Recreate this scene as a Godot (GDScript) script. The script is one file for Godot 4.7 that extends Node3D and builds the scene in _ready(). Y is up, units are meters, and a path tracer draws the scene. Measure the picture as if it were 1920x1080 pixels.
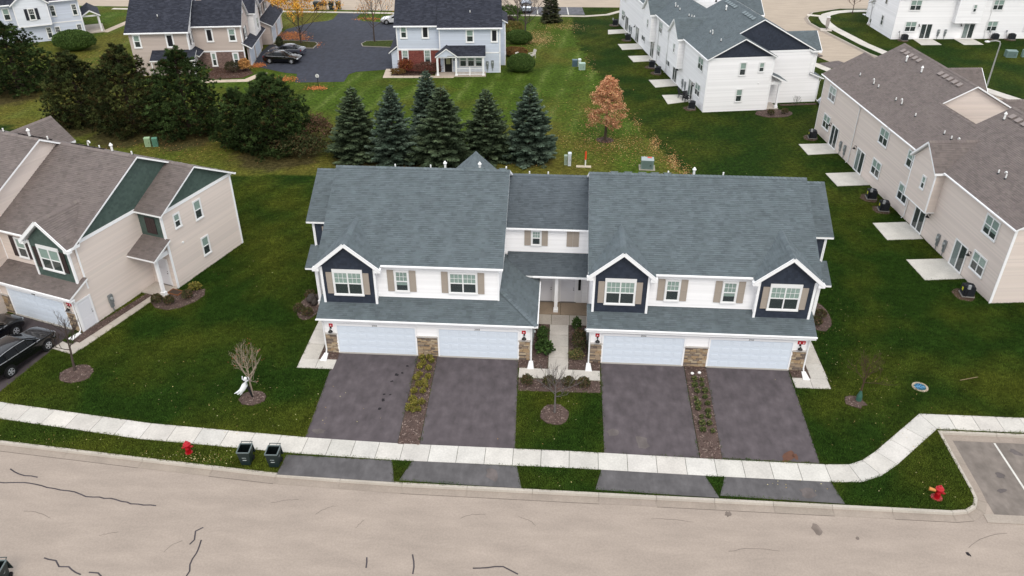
extends Node3D

# ---------------------------------------------------------------- helpers
class MB:
	var v := PackedVector3Array()
	var n := PackedVector3Array()
	var c := PackedColorArray()
	var t := Transform3D()
	func tri(a: Vector3, b: Vector3, d: Vector3, col: Color) -> void:
		var m := (b - a).cross(d - a).normalized()
		trin(a, b, d, m, m, m, col)
	func trin(a: Vector3, b: Vector3, d: Vector3, na: Vector3, nb: Vector3, nd: Vector3, col: Color) -> void:
		v.append(t * a); v.append(t * d); v.append(t * b)
		n.append(t.basis * na); n.append(t.basis * nd); n.append(t.basis * nb)
		c.append(col); c.append(col); c.append(col)
	func quad(a: Vector3, b: Vector3, d: Vector3, e: Vector3, col: Color) -> void:
		var m := (b - a).cross(e - a).normalized()
		trin(a, b, d, m, m, m, col)
		trin(a, d, e, m, m, m, col)
	func poly(p: Array, col: Color) -> void:
		for i in range(1, p.size() - 1):
			tri(p[0], p[i], p[i + 1], col)
	func box(x0: float, x1: float, y0: float, y1: float, z0: float, z1: float, col: Color) -> void:
		var a := Vector3(x0, y0, z1); var b := Vector3(x1, y0, z1); var d := Vector3(x1, y1, z1); var e := Vector3(x0, y1, z1)
		var f := Vector3(x0, y0, z0); var g := Vector3(x1, y0, z0); var h := Vector3(x1, y1, z0); var i := Vector3(x0, y1, z0)
		quad(a, b, d, e, col); quad(g, f, i, h, col); quad(b, g, h, d, col); quad(f, a, e, i, col); quad(e, d, h, i, col); quad(f, g, b, a, col)
	func bar(a: Vector3, b: Vector3, w: float, h: float, col: Color, up := Vector3.UP) -> void:
		# box beam from a to b, width w across, height h along up, centred
		var d := (b - a).normalized()
		var s := d.cross(up).normalized() * w * 0.5
		var u := s.cross(d).normalized() * h * 0.5
		quad(a - s - u, a + s - u, a + s + u, a - s + u, col)
		quad(b + s - u, b - s - u, b - s + u, b + s + u, col)
		quad(a - s + u, a + s + u, b + s + u, b - s + u, col)
		quad(a + s - u, a - s - u, b - s - u, b + s - u, col)
		quad(a + s + u, a + s - u, b + s - u, b + s + u, col)
		quad(a - s - u, a - s + u, b - s + u, b - s - u, col)
	func tube(p: Array, r: Array, sides: int, col: Color, cap := true) -> void:
		var rings := []
		for i in p.size():
			var d: Vector3 = (p[mini(i + 1, p.size() - 1)] - p[maxi(i - 1, 0)]).normalized()
			var s := d.cross(Vector3.UP if absf(d.y) < 0.9 else Vector3.RIGHT).normalized()
			var u := s.cross(d)
			var ring := []
			for k in sides:
				var an := TAU * k / sides
				ring.append(s * cos(an) + u * sin(an))
			rings.append(ring)
		for i in p.size() - 1:
			for k in sides:
				var k2 := (k + 1) % sides
				var n0: Vector3 = rings[i][k]; var n1: Vector3 = rings[i][k2]; var n2: Vector3 = rings[i + 1][k2]; var n3: Vector3 = rings[i + 1][k]
				var a: Vector3 = p[i] + n0 * r[i]; var b: Vector3 = p[i] + n1 * r[i]; var d: Vector3 = p[i + 1] + n2 * r[i + 1]; var e: Vector3 = p[i + 1] + n3 * r[i + 1]
				trin(a, d, b, n0, n2, n1, col)
				trin(a, e, d, n0, n3, n2, col)
		if cap:
			var l := p.size() - 1
			for k in sides:
				var k2 := (k + 1) % sides
				tri(p[l], p[l] + rings[l][k2] * r[l], p[l] + rings[l][k] * r[l], col)
				tri(p[0], p[0] + rings[0][k] * r[0], p[0] + rings[0][k2] * r[0], col)
	func lathe(pr: Array, sides: int, col: Color) -> void:
		# pr: Vector2(radius, y) from bottom to top
		for i in pr.size() - 1:
			var s: Vector2 = pr[i + 1] - pr[i]
			var nn := Vector2(s.y, -s.x).normalized()
			for k in sides:
				var a0 := TAU * k / sides; var a1 := TAU * (k + 1) / sides
				var d0 := Vector3(cos(a0), 0, -sin(a0)); var d1 := Vector3(cos(a1), 0, -sin(a1))
				var a: Vector3 = d0 * pr[i].x + Vector3(0, pr[i].y, 0); var b: Vector3 = d1 * pr[i].x + Vector3(0, pr[i].y, 0)
				var d: Vector3 = d1 * pr[i + 1].x + Vector3(0, pr[i + 1].y, 0); var e: Vector3 = d0 * pr[i + 1].x + Vector3(0, pr[i + 1].y, 0)
				var n0 := d0 * nn.x + Vector3(0, nn.y, 0); var n1 := d1 * nn.x + Vector3(0, nn.y, 0)
				trin(a, b, d, n0, n1, n1, col)
				trin(a, d, e, n0, n1, n0, col)
	func ball(o: Vector3, r: Vector3, col: Color, sides := 10, rows := 6) -> void:
		for i in rows:
			for k in sides:
				var q := []
				for w in [[i, k], [i, k + 1], [i + 1, k + 1], [i + 1, k]]:
					var ph: float = PI * w[0] / rows - PI / 2; var th: float = TAU * w[1] / sides
					q.append(Vector3(cos(ph) * cos(th), sin(ph), -cos(ph) * sin(th)))
				trin(o + q[0] * r, o + q[1] * r, o + q[2] * r, q[0], q[1], q[2], col)
				trin(o + q[0] * r, o + q[2] * r, o + q[3] * r, q[0], q[2], q[3], col)
	func mesh() -> ArrayMesh:
		var m := ArrayMesh.new()
		if v.is_empty():
			return m
		var a := []
		a.resize(Mesh.ARRAY_MAX)
		a[Mesh.ARRAY_VERTEX] = v; a[Mesh.ARRAY_NORMAL] = n; a[Mesh.ARRAY_COLOR] = c
		m.add_surface_from_arrays(Mesh.PRIMITIVE_TRIANGLES, a)
		return m

var M := {}
var rng := RandomNumberGenerator.new()
var used := {}
var cache := {}

func S(r: float, g: float, b: float) -> Color:
	return Color(r / 255.0, g / 255.0, b / 255.0)

func L(r: float, g: float, b: float) -> Color:
	return Color(r, g, b).linear_to_srgb()

func numbered(called: String) -> String:
	if not used.has(called):
		used[called] = 0
		return called
	used[called] += 1
	return "%s_%03d" % [called, used[called]]

func V(x: float, y: float, z: float) -> Vector3:
	return Vector3(x, y, z)

func shade3(q: Color, k: float) -> Color:
	return Color(q.r * k, q.g * k, q.b * k)

func rnd(a: float, b: float) -> float:
	return rng.randf_range(a, b)

func tag(o: Node3D, label: String, category := "", group := "", kind := "") -> Node3D:
	if label: o.set_meta("label", label)
	if category: o.set_meta("category", category)
	if group: o.set_meta("group", group)
	if kind: o.set_meta("kind", kind)
	return o

func thing(called: String, label: String, category: String, at := Vector3.ZERO, turn := 0.0, group := "") -> Node3D:
	var o := Node3D.new()
	o.name = numbered(called)
	add_child(o)
	o.position = at
	o.rotation.y = turn
	return tag(o, label, category, group)

func structure(called: String, label := "") -> Node3D:
	var o := Node3D.new()
	o.name = numbered(called)
	add_child(o)
	return tag(o, label if label else called.replace("_", " "), "", "", "structure")

func put(called: String, mesh: Mesh, mat: Material, parent: Node3D) -> MeshInstance3D:
	var o := MeshInstance3D.new()
	o.mesh = mesh
	o.material_override = mat
	if parent == self:
		o.name = numbered(called)
		add_child(o)
	else:
		o.name = called
		parent.add_child(o, true)
	return o

func part(called: String, b: MB, mat: Material, parent: Node3D, kind := "") -> MeshInstance3D:
	var o := put(called, b.mesh(), mat, parent)
	if kind: o.set_meta("kind", kind)
	return o

func node(called: String, parent: Node3D) -> Node3D:
	var o := Node3D.new()
	o.name = called
	parent.add_child(o, true)
	return o

func copy_of(o: Node3D, label: String, at: Vector3, turn := 0.0, sc := 1.0) -> Node3D:
	var base := String(o.name)
	if o.has_meta("base"): base = o.get_meta("base")
	var c: Node3D = o.duplicate()
	c.name = numbered(base)
	add_child(c)
	c.position = at
	c.rotation = Vector3(0, turn, 0)
	c.scale = Vector3.ONE * sc
	c.set_meta("label", label)
	return c

func clip(p: PackedVector2Array, axis: int, lim: float, keep_more: bool) -> PackedVector2Array:
	var out := PackedVector2Array()
	var k := p.size()
	for i in k:
		var a := p[i]; var b := p[(i + 1) % k]
		var da := (a[axis] - lim) * (1.0 if keep_more else -1.0)
		var db := (b[axis] - lim) * (1.0 if keep_more else -1.0)
		if da >= 0: out.append(a)
		if (da > 0 and db < 0) or (da < 0 and db > 0):
			out.append(a.lerp(b, da / (da - db)))
	return out

func span(p: PackedVector2Array, y: float) -> Vector2:
	var lo := 1e9; var hi := -1e9
	var k := p.size()
	for i in k:
		var a := p[i]; var b := p[(i + 1) % k]
		if (a.y <= y and b.y >= y) or (b.y <= y and a.y >= y):
			if absf(a.y - b.y) < 1e-6:
				lo = minf(lo, minf(a.x, b.x)); hi = maxf(hi, maxf(a.x, b.x))
			else:
				var x := lerpf(a.x, b.x, (y - a.y) / (b.y - a.y))
				lo = minf(lo, x); hi = maxf(hi, x)
	return Vector2(lo, hi)

func P2(a: Array) -> PackedVector2Array:
	var p := PackedVector2Array()
	for i in range(0, a.size(), 2):
		p.append(Vector2(a[i], a[i + 1]))
	return p

# a wall of lapped boards: every course leans out at its foot
func wall(parent: Node3D, o: Vector3, u: Vector3, pts: Array, col: Color, lap := 0.115, called := "wall") -> MeshInstance3D:
	var p := P2(pts)
	var nn := u.cross(Vector3.UP)
	var lo := 1e9; var hi := -1e9
	for q in p:
		lo = minf(lo, q.y); hi = maxf(hi, q.y)
	var b := MB.new()
	var y := lo
	while y < hi - 0.001:
		var s := clip(clip(p, 1, y, true), 1, y + lap, false)
		var shade := rnd(0.975, 1.02)
		var cc := Color(col.r * shade, col.g * shade, col.b * shade)
		if s.size() >= 3:
			var q := []
			for w in s:
				q.append(o + u * w.x + Vector3.UP * w.y + nn * (0.024 * (1.0 - (w.y - y) / lap)))
			b.poly(q, cc)
			var f := span(p, y + 0.0005)
			if f.y > f.x:
				b.quad(o + u * f.x + Vector3.UP * y, o + u * f.y + Vector3.UP * y, o + u * f.y + Vector3.UP * y + nn * 0.024, o + u * f.x + Vector3.UP * y + nn * 0.024, cc)
		y += lap
	return part(called, b, M.siding, parent)

# rows of shingles or shakes on a convex polygon in the plane (o; u across, w up)
func shingle_rows(b: MB, p: PackedVector2Array, o: Vector3, u: Vector3, w: Vector3, pal: Array, tab: float, expo: float, thick: float) -> void:
	var nn := u.cross(w).normalized()
	var lo := 1e9; var hi := -1e9
	for q in p:
		lo = minf(lo, q.y); hi = maxf(hi, q.y)
	var y := lo
	var row := 0
	while y < hi - 0.002:
		var y1 := minf(y + expo, hi)
		var s0 := span(p, y + 0.001); var s1 := span(p, y1 - 0.001)
		var mid := span(p, (y + y1) * 0.5)
		var l := maxf(s0.x, s1.x); var r := minf(s0.y, s1.y)
		var x := minf(minf(s0.x, s1.x), mid.x) - rnd(0, tab)
		var xe := maxf(maxf(s0.y, s1.y), mid.y)
		while x < xe:
			var x1 := x + tab * rnd(0.7, 1.3)
			var col: Color = pal[rng.randi() % pal.size()]
			var th := thick * rnd(0.7, 1.5)
			if x >= l and x1 <= r:
				var a := o + u * x + w * y; var d := o + u * x1 + w * y
				var e := o + u * x1 + w * y1 + nn * 0.002; var f := o + u * x + w * y1 + nn * 0.002
				b.quad(a + nn * th, d + nn * th, e, f, col)
				b.quad(a, d, d + nn * th, a + nn * th, col)
			elif x1 > mid.x - tab and x < mid.y + tab:
				var q := PackedVector2Array([Vector2(x, y), Vector2(x1, y), Vector2(x1, y1), Vector2(x, y1)])
				for g in Geometry2D.intersect_polygons(q, p):
					if Geometry2D.is_polygon_clockwise(g): g.reverse()
					var pp := []
					for k in g:
						pp.append(o + u * k.x + w * k.y + nn * lerpf(th, 0.002, clampf((k.y - y) / (y1 - y), 0, 1)))
					b.poly(pp, col)
			x = x1
		y = y1
		row += 1

# a roof plane: pts[0] to pts[1] is its eave, points run anticlockwise seen from outside
func roof(parent: Node3D, pts: Array, pal: Array, edge: Color, tab := 0.3, expo := 0.145, thick := 0.13, called := "roof") -> MeshInstance3D:
	var o: Vector3 = pts[0]
	var u: Vector3 = (pts[1] - pts[0]).normalized()
	var nn: Vector3 = u.cross(pts[-1] - pts[0]).normalized()
	var w := nn.cross(u)
	var b := MB.new()
	var lowp := []
	for q in pts:
		lowp.append(q - Vector3.UP * thick)
	var k := pts.size()
	b.poly(pts, pal[0])
	var rev := lowp.duplicate(); rev.reverse()
	b.poly(rev, edge)
	for i in k:
		b.quad(lowp[i], lowp[(i + 1) % k], pts[(i + 1) % k], pts[i], edge)
	var deck := part(called, b, M.paint, parent)
	var p := PackedVector2Array()
	for q in pts:
		p.append(Vector2((q - o).dot(u), (q - o).dot(w)))
	# shingles reach 2 cm past the eave
	var s := MB.new()
	shingle_rows(s, p, o + nn * 0.006, u, w, pal, tab, expo, 0.016)
	part("shingles", s, M.shingle, deck, "stuff")
	return deck

func shakes(parent: Node3D, o: Vector3, u: Vector3, pts: Array, pal: Array, called := "wall") -> MeshInstance3D:
	var p := P2(pts)
	var nn := u.cross(Vector3.UP)
	var back := []
	for q in p:
		back.append(o + u * q.x + Vector3.UP * q.y)
	var b := MB.new()
	b.poly(back, pal[0])
	shingle_rows(b, p, o + nn * 0.004, u, Vector3.UP, pal, 0.19, 0.17, 0.014)
	return part(called, b, M.siding, parent)

func ridge(parent: Node3D, a: Vector3, b: Vector3, pal: Array, drop: float, side: Vector3, side2 := Vector3.ZERO) -> void:
	# cap shingles along a ridge or hip: side is the horizontal direction across it, drop the fall per metre
	var m := MB.new()
	var d := (b - a).normalized()
	var L := a.distance_to(b)
	var s2 := side2 if side2 != Vector3.ZERO else -side
	var x := 0.0
	while x < L:
		var x1 := minf(x + 0.24, L)
		var col: Color = pal[rng.randi() % pal.size()] * 1.07
		var p := a + d * x + Vector3.UP * 0.05; var q := a + d * x1 + Vector3.UP * 0.028
		var e := side * 0.17 - Vector3.UP * 0.17 * drop; var f := s2 * 0.17 - Vector3.UP * 0.17 * drop
		var up := (d.cross(side)).dot(Vector3.UP) < 0
		if up:
			m.quad(p, p + e, q + e, q, col); m.quad(p + f, p, q, q + f, col)
		else:
			m.quad(p + e, p, q, q + e, col); m.quad(p, p + f, q + f, q, col)
		m.tri(p + e, p + f, p, col)
		x = x1
	part("ridge_cap", m, M.shingle, parent)

func trim(parent: Node3D, bars: Array, col: Color, called := "trim") -> void:
	# bars: [x0,x1,y0,y1,z0,z1]
	var b := MB.new()
	for q in bars:
		b.box(q[0], q[1], q[2], q[3], q[4], q[5], col)
		if called != "trim":
			part(called, b, M.paint, parent)
			b = MB.new()
	if called == "trim": part(called, b, M.paint, parent)

# ---------------------------------------------------------------- windows, doors
func window_meshes(w: float, h: float, cols: int, grid: bool, head: float, tw: float, tcol: Color, dark: bool) -> Dictionary:
	var key := "w%.2f_%.2f_%d_%s_%.2f_%.2f_%s_%s" % [w, h, cols, grid, head, tw, tcol, dark]
	if cache.has(key): return cache[key]
	var f := MB.new()
	# casing
	f.box(0, tw, 0, h, 0, 0.06, tcol); f.box(w - tw, w, 0, h, 0, 0.06, tcol)
	f.box(tw, w - tw, h - tw - head, h, 0, 0.065, tcol); f.box(-0.015, w + 0.015, -0.03, tw * 0.8, 0, 0.085, tcol)
	var ix := tw; var iw := w - 2 * tw; var y0 := tw * 0.8; var y1 := h - tw - head
	f.box(ix, ix + iw, y0, y1, 0.0, 0.012, S(26, 29, 31) if not dark else S(20, 21, 26))
	var cw := iw / cols
	var panes := []
	var sash := 0.04
	var mid := (y0 + y1) * 0.5
	for k in cols:
		var x0 := ix + cw * k
		if k > 0: f.box(x0 - 0.035, x0 + 0.035, y0, y1, 0.012, 0.058, tcol)
		f.box(x0, x0 + sash, y0, y1, 0.012, 0.05, tcol); f.box(x0 + cw - sash, x0 + cw, y0, y1, 0.012, 0.05, tcol)
		f.box(x0 + sash, x0 + cw - sash, y0, y0 + sash, 0.012, 0.045, tcol); f.box(x0 + sash, x0 + cw - sash, y1 - sash, y1, 0.012, 0.05, tcol)
		if not dark:
			f.box(x0 + sash, x0 + cw - sash, mid - 0.03, mid + 0.03, 0.012, 0.052, tcol)
			panes.append([x0 + sash, x0 + cw - sash, y0 + sash, mid - 0.03, 0.026]); panes.append([x0 + sash, x0 + cw - sash, mid + 0.03, y1 - sash, 0.036])
		else:
			panes.append([x0 + sash, x0 + cw - sash, y0 + sash, y1 - sash, 0.03])
		if grid:
			for g in [1, 2]:
				var gx: float = x0 + sash + (cw - 2 * sash) * g / 3.0
				f.box(gx - 0.011, gx + 0.011, mid + 0.03, y1 - sash, 0.030, 0.047, tcol)
			var gy := (mid + 0.03 + y1 - sash) * 0.5
			f.box(x0 + sash, x0 + cw - sash, gy - 0.011, gy + 0.011, 0.031, 0.046, tcol)
	var bl := MB.new()
	var blinds := S(142, 162, 153)
	for k in cols:
		var x0 := ix + cw * k
		var yy := mid + 0.02
		while yy < y1 - 0.03:
			bl.quad(V(x0 + 0.03, yy, 0.0165), V(x0 + cw - 0.03, yy, 0.0165), V(x0 + cw - 0.03, yy + 0.05, 0.014), V(x0 + 0.03, yy + 0.05, 0.014), blinds)
			yy += 0.05
	var pm := []
	for q in panes:
		var g := MB.new()
		g.quad(V(q[0], q[2], q[4]), V(q[1], q[2], q[4]), V(q[1], q[3], q[4]), V(q[0], q[3], q[4]), Color.WHITE)
		pm.append(g.mesh())
	var lowb := MB.new()
	for k in cols:
		var x0 := ix + cw * k
		var yy := lerpf(y0, y1, 0.3)
		while yy < y1 - 0.03:
			lowb.quad(V(x0 + 0.03, yy, 0.0165), V(x0 + cw - 0.03, yy, 0.0165), V(x0 + cw - 0.03, yy + 0.05, 0.014), V(x0 + 0.03, yy + 0.05, 0.014), shade3(blinds, 0.93))
			yy += 0.05
	cache[key] = {"frame": f.mesh(), "panes": pm, "blind": bl.mesh(), "low": lowb.mesh()}
	return cache[key]

# o: lower left corner on the wall seen from outside; u: along the wall to the right
func window(parent: Node3D, o: Vector3, u: Vector3, w: float, h: float, cols := 1, grid := false, head := 0.0, blind := true, tw := 0.085, dark := false, tcol := Color(0.92, 0.92, 0.92)) -> Node3D:
	var q := window_meshes(w, h, cols, grid, head, tw, tcol, dark)
	var f := put("window", q.frame, M.gloss, parent)
	f.transform = Transform3D(Basis(u, Vector3.UP, u.cross(Vector3.UP)), o + u.cross(Vector3.UP) * 0.025)
	for m in q.panes:
		put("pane", m, M.screen if dark else M.glass, f)
	var rv := rng.randf()
	if blind and not dark and rv > 0.1: put("blind", q.blind if rv > 0.25 else q.low, M.blind, f)
	return f

func shutter(parent: Node3D, o: Vector3, u: Vector3, w: float, h: float, col: Color) -> void:
	var key := "s%.2f_%.2f_%s" % [w, h, col]
	if not cache.has(key):
		var b := MB.new()
		b.box(0, w, 0, h, 0, 0.03, col)
		for r in [[0, 0.06], [h * 0.5 - 0.03, h * 0.5 + 0.03], [h - 0.06, h]]:
			b.box(0, w, r[0], r[1], 0.03, 0.045, col)
		b.box(0, 0.05, 0.06, h - 0.06, 0.03, 0.044, col); b.box(w - 0.05, w, 0.06, h - 0.06, 0.03, 0.044, col)
		b.box(w * 0.5 - 0.012, w * 0.5 + 0.012, 0.06, h - 0.06, 0.03, 0.036, col)
		cache[key] = b.mesh()
	var s := put("shutter", cache[key], M.gloss, parent)
	s.transform = Transform3D(Basis(u, Vector3.UP, u.cross(Vector3.UP)), o + u.cross(Vector3.UP) * 0.026)

func entry_door(parent: Node3D, o: Vector3, u: Vector3, w := 0.95, h := 2.08, col := Color(0.86, 0.86, 0.88), lite := false) -> void:
	var b := MB.new()
	var tc := S(232, 232, 234)
	b.box(-0.12, 0, 0, h + 0.12, 0, 0.05, tc); b.box(w, w + 0.12, 0, h + 0.12, 0, 0.05, tc); b.box(0, w, h, h + 0.12, 0, 0.05, tc)
	b.box(-0.1, w + 0.1, -0.02, 0.03, 0, 0.09, S(120, 116, 112))
	var fr := part("door", b, M.gloss, parent)
	fr.transform = Transform3D(Basis(u, Vector3.UP, u.cross(Vector3.UP)), o + u.cross(Vector3.UP) * 0.025)
	var l := MB.new()
	l.box(0, w, 0.03, h, 0, 0.02, col)
	for r in [[0.12, 0.25, 0.8], [0.12, 0.95, h - 0.15]]:
		for cx in 2:
			var x0: float = 0.12 + cx * (w - 0.24 + 0.06) * 0.5; var x1: float = x0 + (w - 0.24 - 0.06) * 0.5
			l.box(x0, x1, r[1], r[2], 0.02, 0.03, col)
	part("leaf", l, M.gloss, fr)
	if lite:
		var g := MB.new()
		g.box(0.2, w - 0.2, 1.0, h - 0.25, 0.03, 0.04, S(150, 150, 120))
		part("pane", g, M.gloss, fr)
	var k := MB.new()
	k.ball(V(w - 0.08, 1.0, 0.06), V(0.035, 0.035, 0.035), S(60, 58, 55))
	part("handle", k, M.metal, fr)
	k = MB.new(); k.ball(V(w - 0.08, 1.15, 0.04), V(0.03, 0.03, 0.02), S(60, 58, 55))
	part("lock", k, M.metal, fr)

func sliding_door(parent: Node3D, o: Vector3, u: Vector3, blind_left := false) -> void:
	var w := 1.72; var h := 2.08
	if not cache.has("slider"):
		var b := MB.new()
		var tc := S(234, 234, 234)
		b.box(0, 0.07, 0, h, 0, 0.06, tc); b.box(w - 0.07, w, 0, h, 0, 0.06, tc); b.box(0.07, w - 0.07, h - 0.08, h, 0, 0.06, tc); b.box(-0.02, w + 0.02, -0.05, 0.05, 0, 0.08, tc)
		b.box(0.07, w - 0.07, 0.05, h - 0.08, 0, 0.012, S(24, 26, 28))
		b.box(w / 2 - 0.05, w / 2 + 0.05, 0.05, h - 0.08, 0.012, 0.055, tc)
		for x in [0.07, w - 0.12]: b.box(x, x + 0.05, 0.05, h - 0.08, 0.012, 0.05, tc)
		cache["slider"] = b.mesh()
		var g := MB.new(); g.quad(V(0.12, 0.1, 0.03), V(w / 2 - 0.05, 0.1, 0.03), V(w / 2 - 0.05, h - 0.1, 0.03), V(0.12, h - 0.1, 0.03), Color.WHITE)
		cache["slider_l"] = g.mesh()
		g = MB.new(); g.quad(V(w / 2 + 0.05, 0.1, 0.04), V(w - 0.12, 0.1, 0.04), V(w - 0.12, h - 0.1, 0.04), V(w / 2 + 0.05, h - 0.1, 0.04), Color.WHITE)
		cache["slider_r"] = g.mesh()
		g = MB.new(); g.quad(V(0.12, 0.1, 0.016), V(w / 2 - 0.05, 0.1, 0.016), V(w / 2 - 0.05, h - 0.1, 0.016), V(0.12, h - 0.1, 0.016), S(120, 130, 128))
		cache["slider_b"] = g.mesh()
	var f := put("sliding_door", cache.slider, M.gloss, parent)
	f.transform = Transform3D(Basis(u, Vector3.UP, u.cross(Vector3.UP)), o + u.cross(Vector3.UP) * 0.025)
	put("pane", cache.slider_l, M.glass, f); put("pane", cache.slider_r, M.glass, f)
	if blind_left: put("blind", cache.slider_b, M.blind, f)

func garage_door(parent: Node3D, o: Vector3, u: Vector3, w: float, h: float, number: String) -> void:
	var nn := u.cross(Vector3.UP)
	var tc := S(244, 244, 246); var dc := S(216, 225, 236)
	var b := MB.new()
	b.box(-0.1, 0, 0, h + 0.1, 0, 0.05, tc); b.box(w, w + 0.1, 0, h + 0.1, 0, 0.05, tc); b.box(0, w, h, h + 0.16, 0, 0.048, tc)
	b.box(-0.05, w + 0.05, 0.0, 0.05, 0, 0.12, S(170, 165, 158))
	var d := part("garage_door", b, M.paint, parent)
	d.transform = Transform3D(Basis(u, Vector3.UP, nn), o + nn * 0.028)
	var rows := 4; var cols := 8
	var key := "gd%.2f" % w
	if not cache.has(key):
		var s := MB.new()
		var rh := (h - 0.05) / rows
		for r in rows:
			s.box(0.005, w - 0.005, 0.05 + r * rh + 0.006, 0.05 + (r + 1) * rh - 0.006, -0.02, 0.012, dc)
		s.box(0.005, w - 0.005, 0.05, h, -0.03, 0.004, S(180, 188, 198))
		cache[key] = s.mesh()
		var p := MB.new()
		var pw := (w - 0.1) / cols - 0.1; var ph := rh - 0.14
		var q0 := [V(0, 0, 0), V(pw, 0, 0), V(pw, ph, 0), V(0, ph, 0)]
		var q1 := [V(0.03, 0.03, -0.003), V(pw - 0.03, 0.03, -0.003), V(pw - 0.03, ph - 0.03, -0.003), V(0.03, ph - 0.03, -0.003)]
		var q2 := [V(0.06, 0.06, 0.005), V(pw - 0.06, 0.06, 0.005), V(pw - 0.06, ph - 0.06, 0.005), V(0.06, ph - 0.06, 0.005)]
		for i in 4:
			p.quad(q0[i], q0[(i + 1) % 4], q1[(i + 1) % 4], q1[i], dc); p.quad(q1[i], q1[(i + 1) % 4], q2[(i + 1) % 4], q2[i], dc)
		p.poly(q2, dc)
		cache[key + "p"] = p.mesh()
	put("door_leaf", cache[key], M.gloss, d)
	for r in rows:
		for k in cols:
			var p := put("panel", cache[key + "p"], M.gloss, d)
			p.position = V(0.05 + k * (w - 0.1) / cols + 0.05, 0.05 + r * (h - 0.05) / rows + 0.07, 0.021)
	if number:
		var tm := TextMesh.new()
		var sf := SystemFont.new()
		sf.font_names = PackedStringArray(["Droid Sans"])
		tm.font = sf; tm.text = number; tm.font_size = 32; tm.pixel_size = 0.0046; tm.depth = 0.012
		var m := put("house_number", tm, M.black, d)
		m.position = V(w * 0.5 - 0.05, h + 0.082, 0.056)

func stones(parent: Node3D, o: Vector3, u: Vector3, w: float, h: float) -> void:
	# ledgestone veneer: each stone a piece, on a mortar bed, under a cap
	var nn := u.cross(Vector3.UP)
	var bed := MB.new()
	bed.box(0, w, 0, h, 0, 0.04, S(96, 86, 78))
	var pier := part("stone_pier", bed, M.stone, parent)
	pier.transform = Transform3D(Basis(u, Vector3.UP, nn), o)
	var cap := MB.new(); cap.box(-0.03, w + 0.03, h, h + 0.06, 0, 0.14, S(205, 200, 195))
	part("cap", cap, M.stone, pier)
	if not cache.has("stones"):
		var l := []
		for c in [S(186, 164, 136), S(172, 152, 130), S(156, 138, 118), S(194, 176, 150), S(140, 126, 114), S(178, 152, 120), S(118, 106, 98)]:
			for k in 2:
				var b := MB.new()
				var e := 0.03
				var j := [rnd(-.02, .02), rnd(-.02, .02)]
				var q0 := [V(0, 0, 0), V(1, 0, 0), V(1, 1, 0), V(0, 1, 0)]
				var q1 := [V(e, e * 2, 1 + j[0]), V(1 - e, e * 2, 1 + j[1]), V(1 - e, 1 - e * 3, 0.9 + j[0]), V(e, 1 - e * 3, 0.93)]
				for i in 4: b.quad(q0[i], q0[(i + 1) % 4], q1[(i + 1) % 4], q1[i], c)
				b.poly(q1, c)
				l.append(b.mesh())
		cache["stones"] = l
	var y := 0.005
	while y < h - 0.03:
		var rh := minf(rnd(0.07, 0.15), h - y)
		if h - y - rh < 0.04: rh = h - y
		var x := 0.0
		while x < w - 0.01:
			var sw := minf(rnd(0.18, 0.5), w - x)
			if w - x - sw < 0.08: sw = w - x
			var m := put("stone", cache.stones[rng.randi() % cache.stones.size()], M.stone, pier)
			m.position = V(x + 0.006, y + 0.005, 0.04)
			m.scale = V(sw - 0.012, rh - 0.01, rnd(0.03, 0.075))
			x += sw
		y += rh

func downspout(parent: Node3D, x: float, z: float, y1: float, out: Vector3, splash := true) -> void:
	var b := MB.new()
	var c := S(236, 236, 236)
	b.tube([V(x, y1, z) + out * 0.25, V(x, y1 - 0.12, z) + out * 0.22, V(x, y1 - 0.4, z) + out * 0.07, V(x, 0.25, z) + out * 0.07, V(x, 0.1, z) + out * 0.25], [0.05, 0.05, 0.05, 0.05, 0.05], 6, c)
	var d := part("downspout", b, M.gloss, parent)
	if splash:
		var s := MB.new()
		var o := V(x, 0.02, z) + out * 0.2
		var sd := out.cross(Vector3.UP)
		var q := [o - sd * 0.12, o - sd * 0.2 + out * 0.8, o + sd * 0.2 + out * 0.8, o + sd * 0.12]
		var q2 := []
		for w in q: q2.append(w + Vector3.UP * 0.07)
		for i in 4: s.quad(q[(i + 1) % 4], q[i], q2[i], q2[(i + 1) % 4], c)
		s.quad(q2[3], q2[2], q2[1], q2[0], c)
		part("splash_block", s, M.gloss, d)

func wall_lamp(parent: Node3D, o: Vector3, nn: Vector3) -> void:
	if not cache.has("lamp"):
		var b := MB.new()
		b.box(-0.05, 0.05, 0.0, 0.16, 0, 0.03, S(30, 28, 28))
		b.tube([V(0, 0.1, 0.03), V(0, 0.2, 0.12), V(0, 0.16, 0.2), V(0, 0.05, 0.2)], [0.02, 0.02, 0.02, 0.02], 6, S(30, 28, 28))
		b.t.origin = V(0, -0.12, 0.2)
		b.lathe([Vector2(0.15, 0), Vector2(0.13, 0.04), Vector2(0.05, 0.13), Vector2(0.03, 0.18), Vector2(0.0, 0.19)], 12, S(30, 28, 28))
		cache["lamp"] = b.mesh()
	var m := put("wall_lamp", cache.lamp, M.gloss, parent)
	m.transform = Transform3D(Basis(Vector3.UP.cross(nn), Vector3.UP, nn), o)

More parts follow.
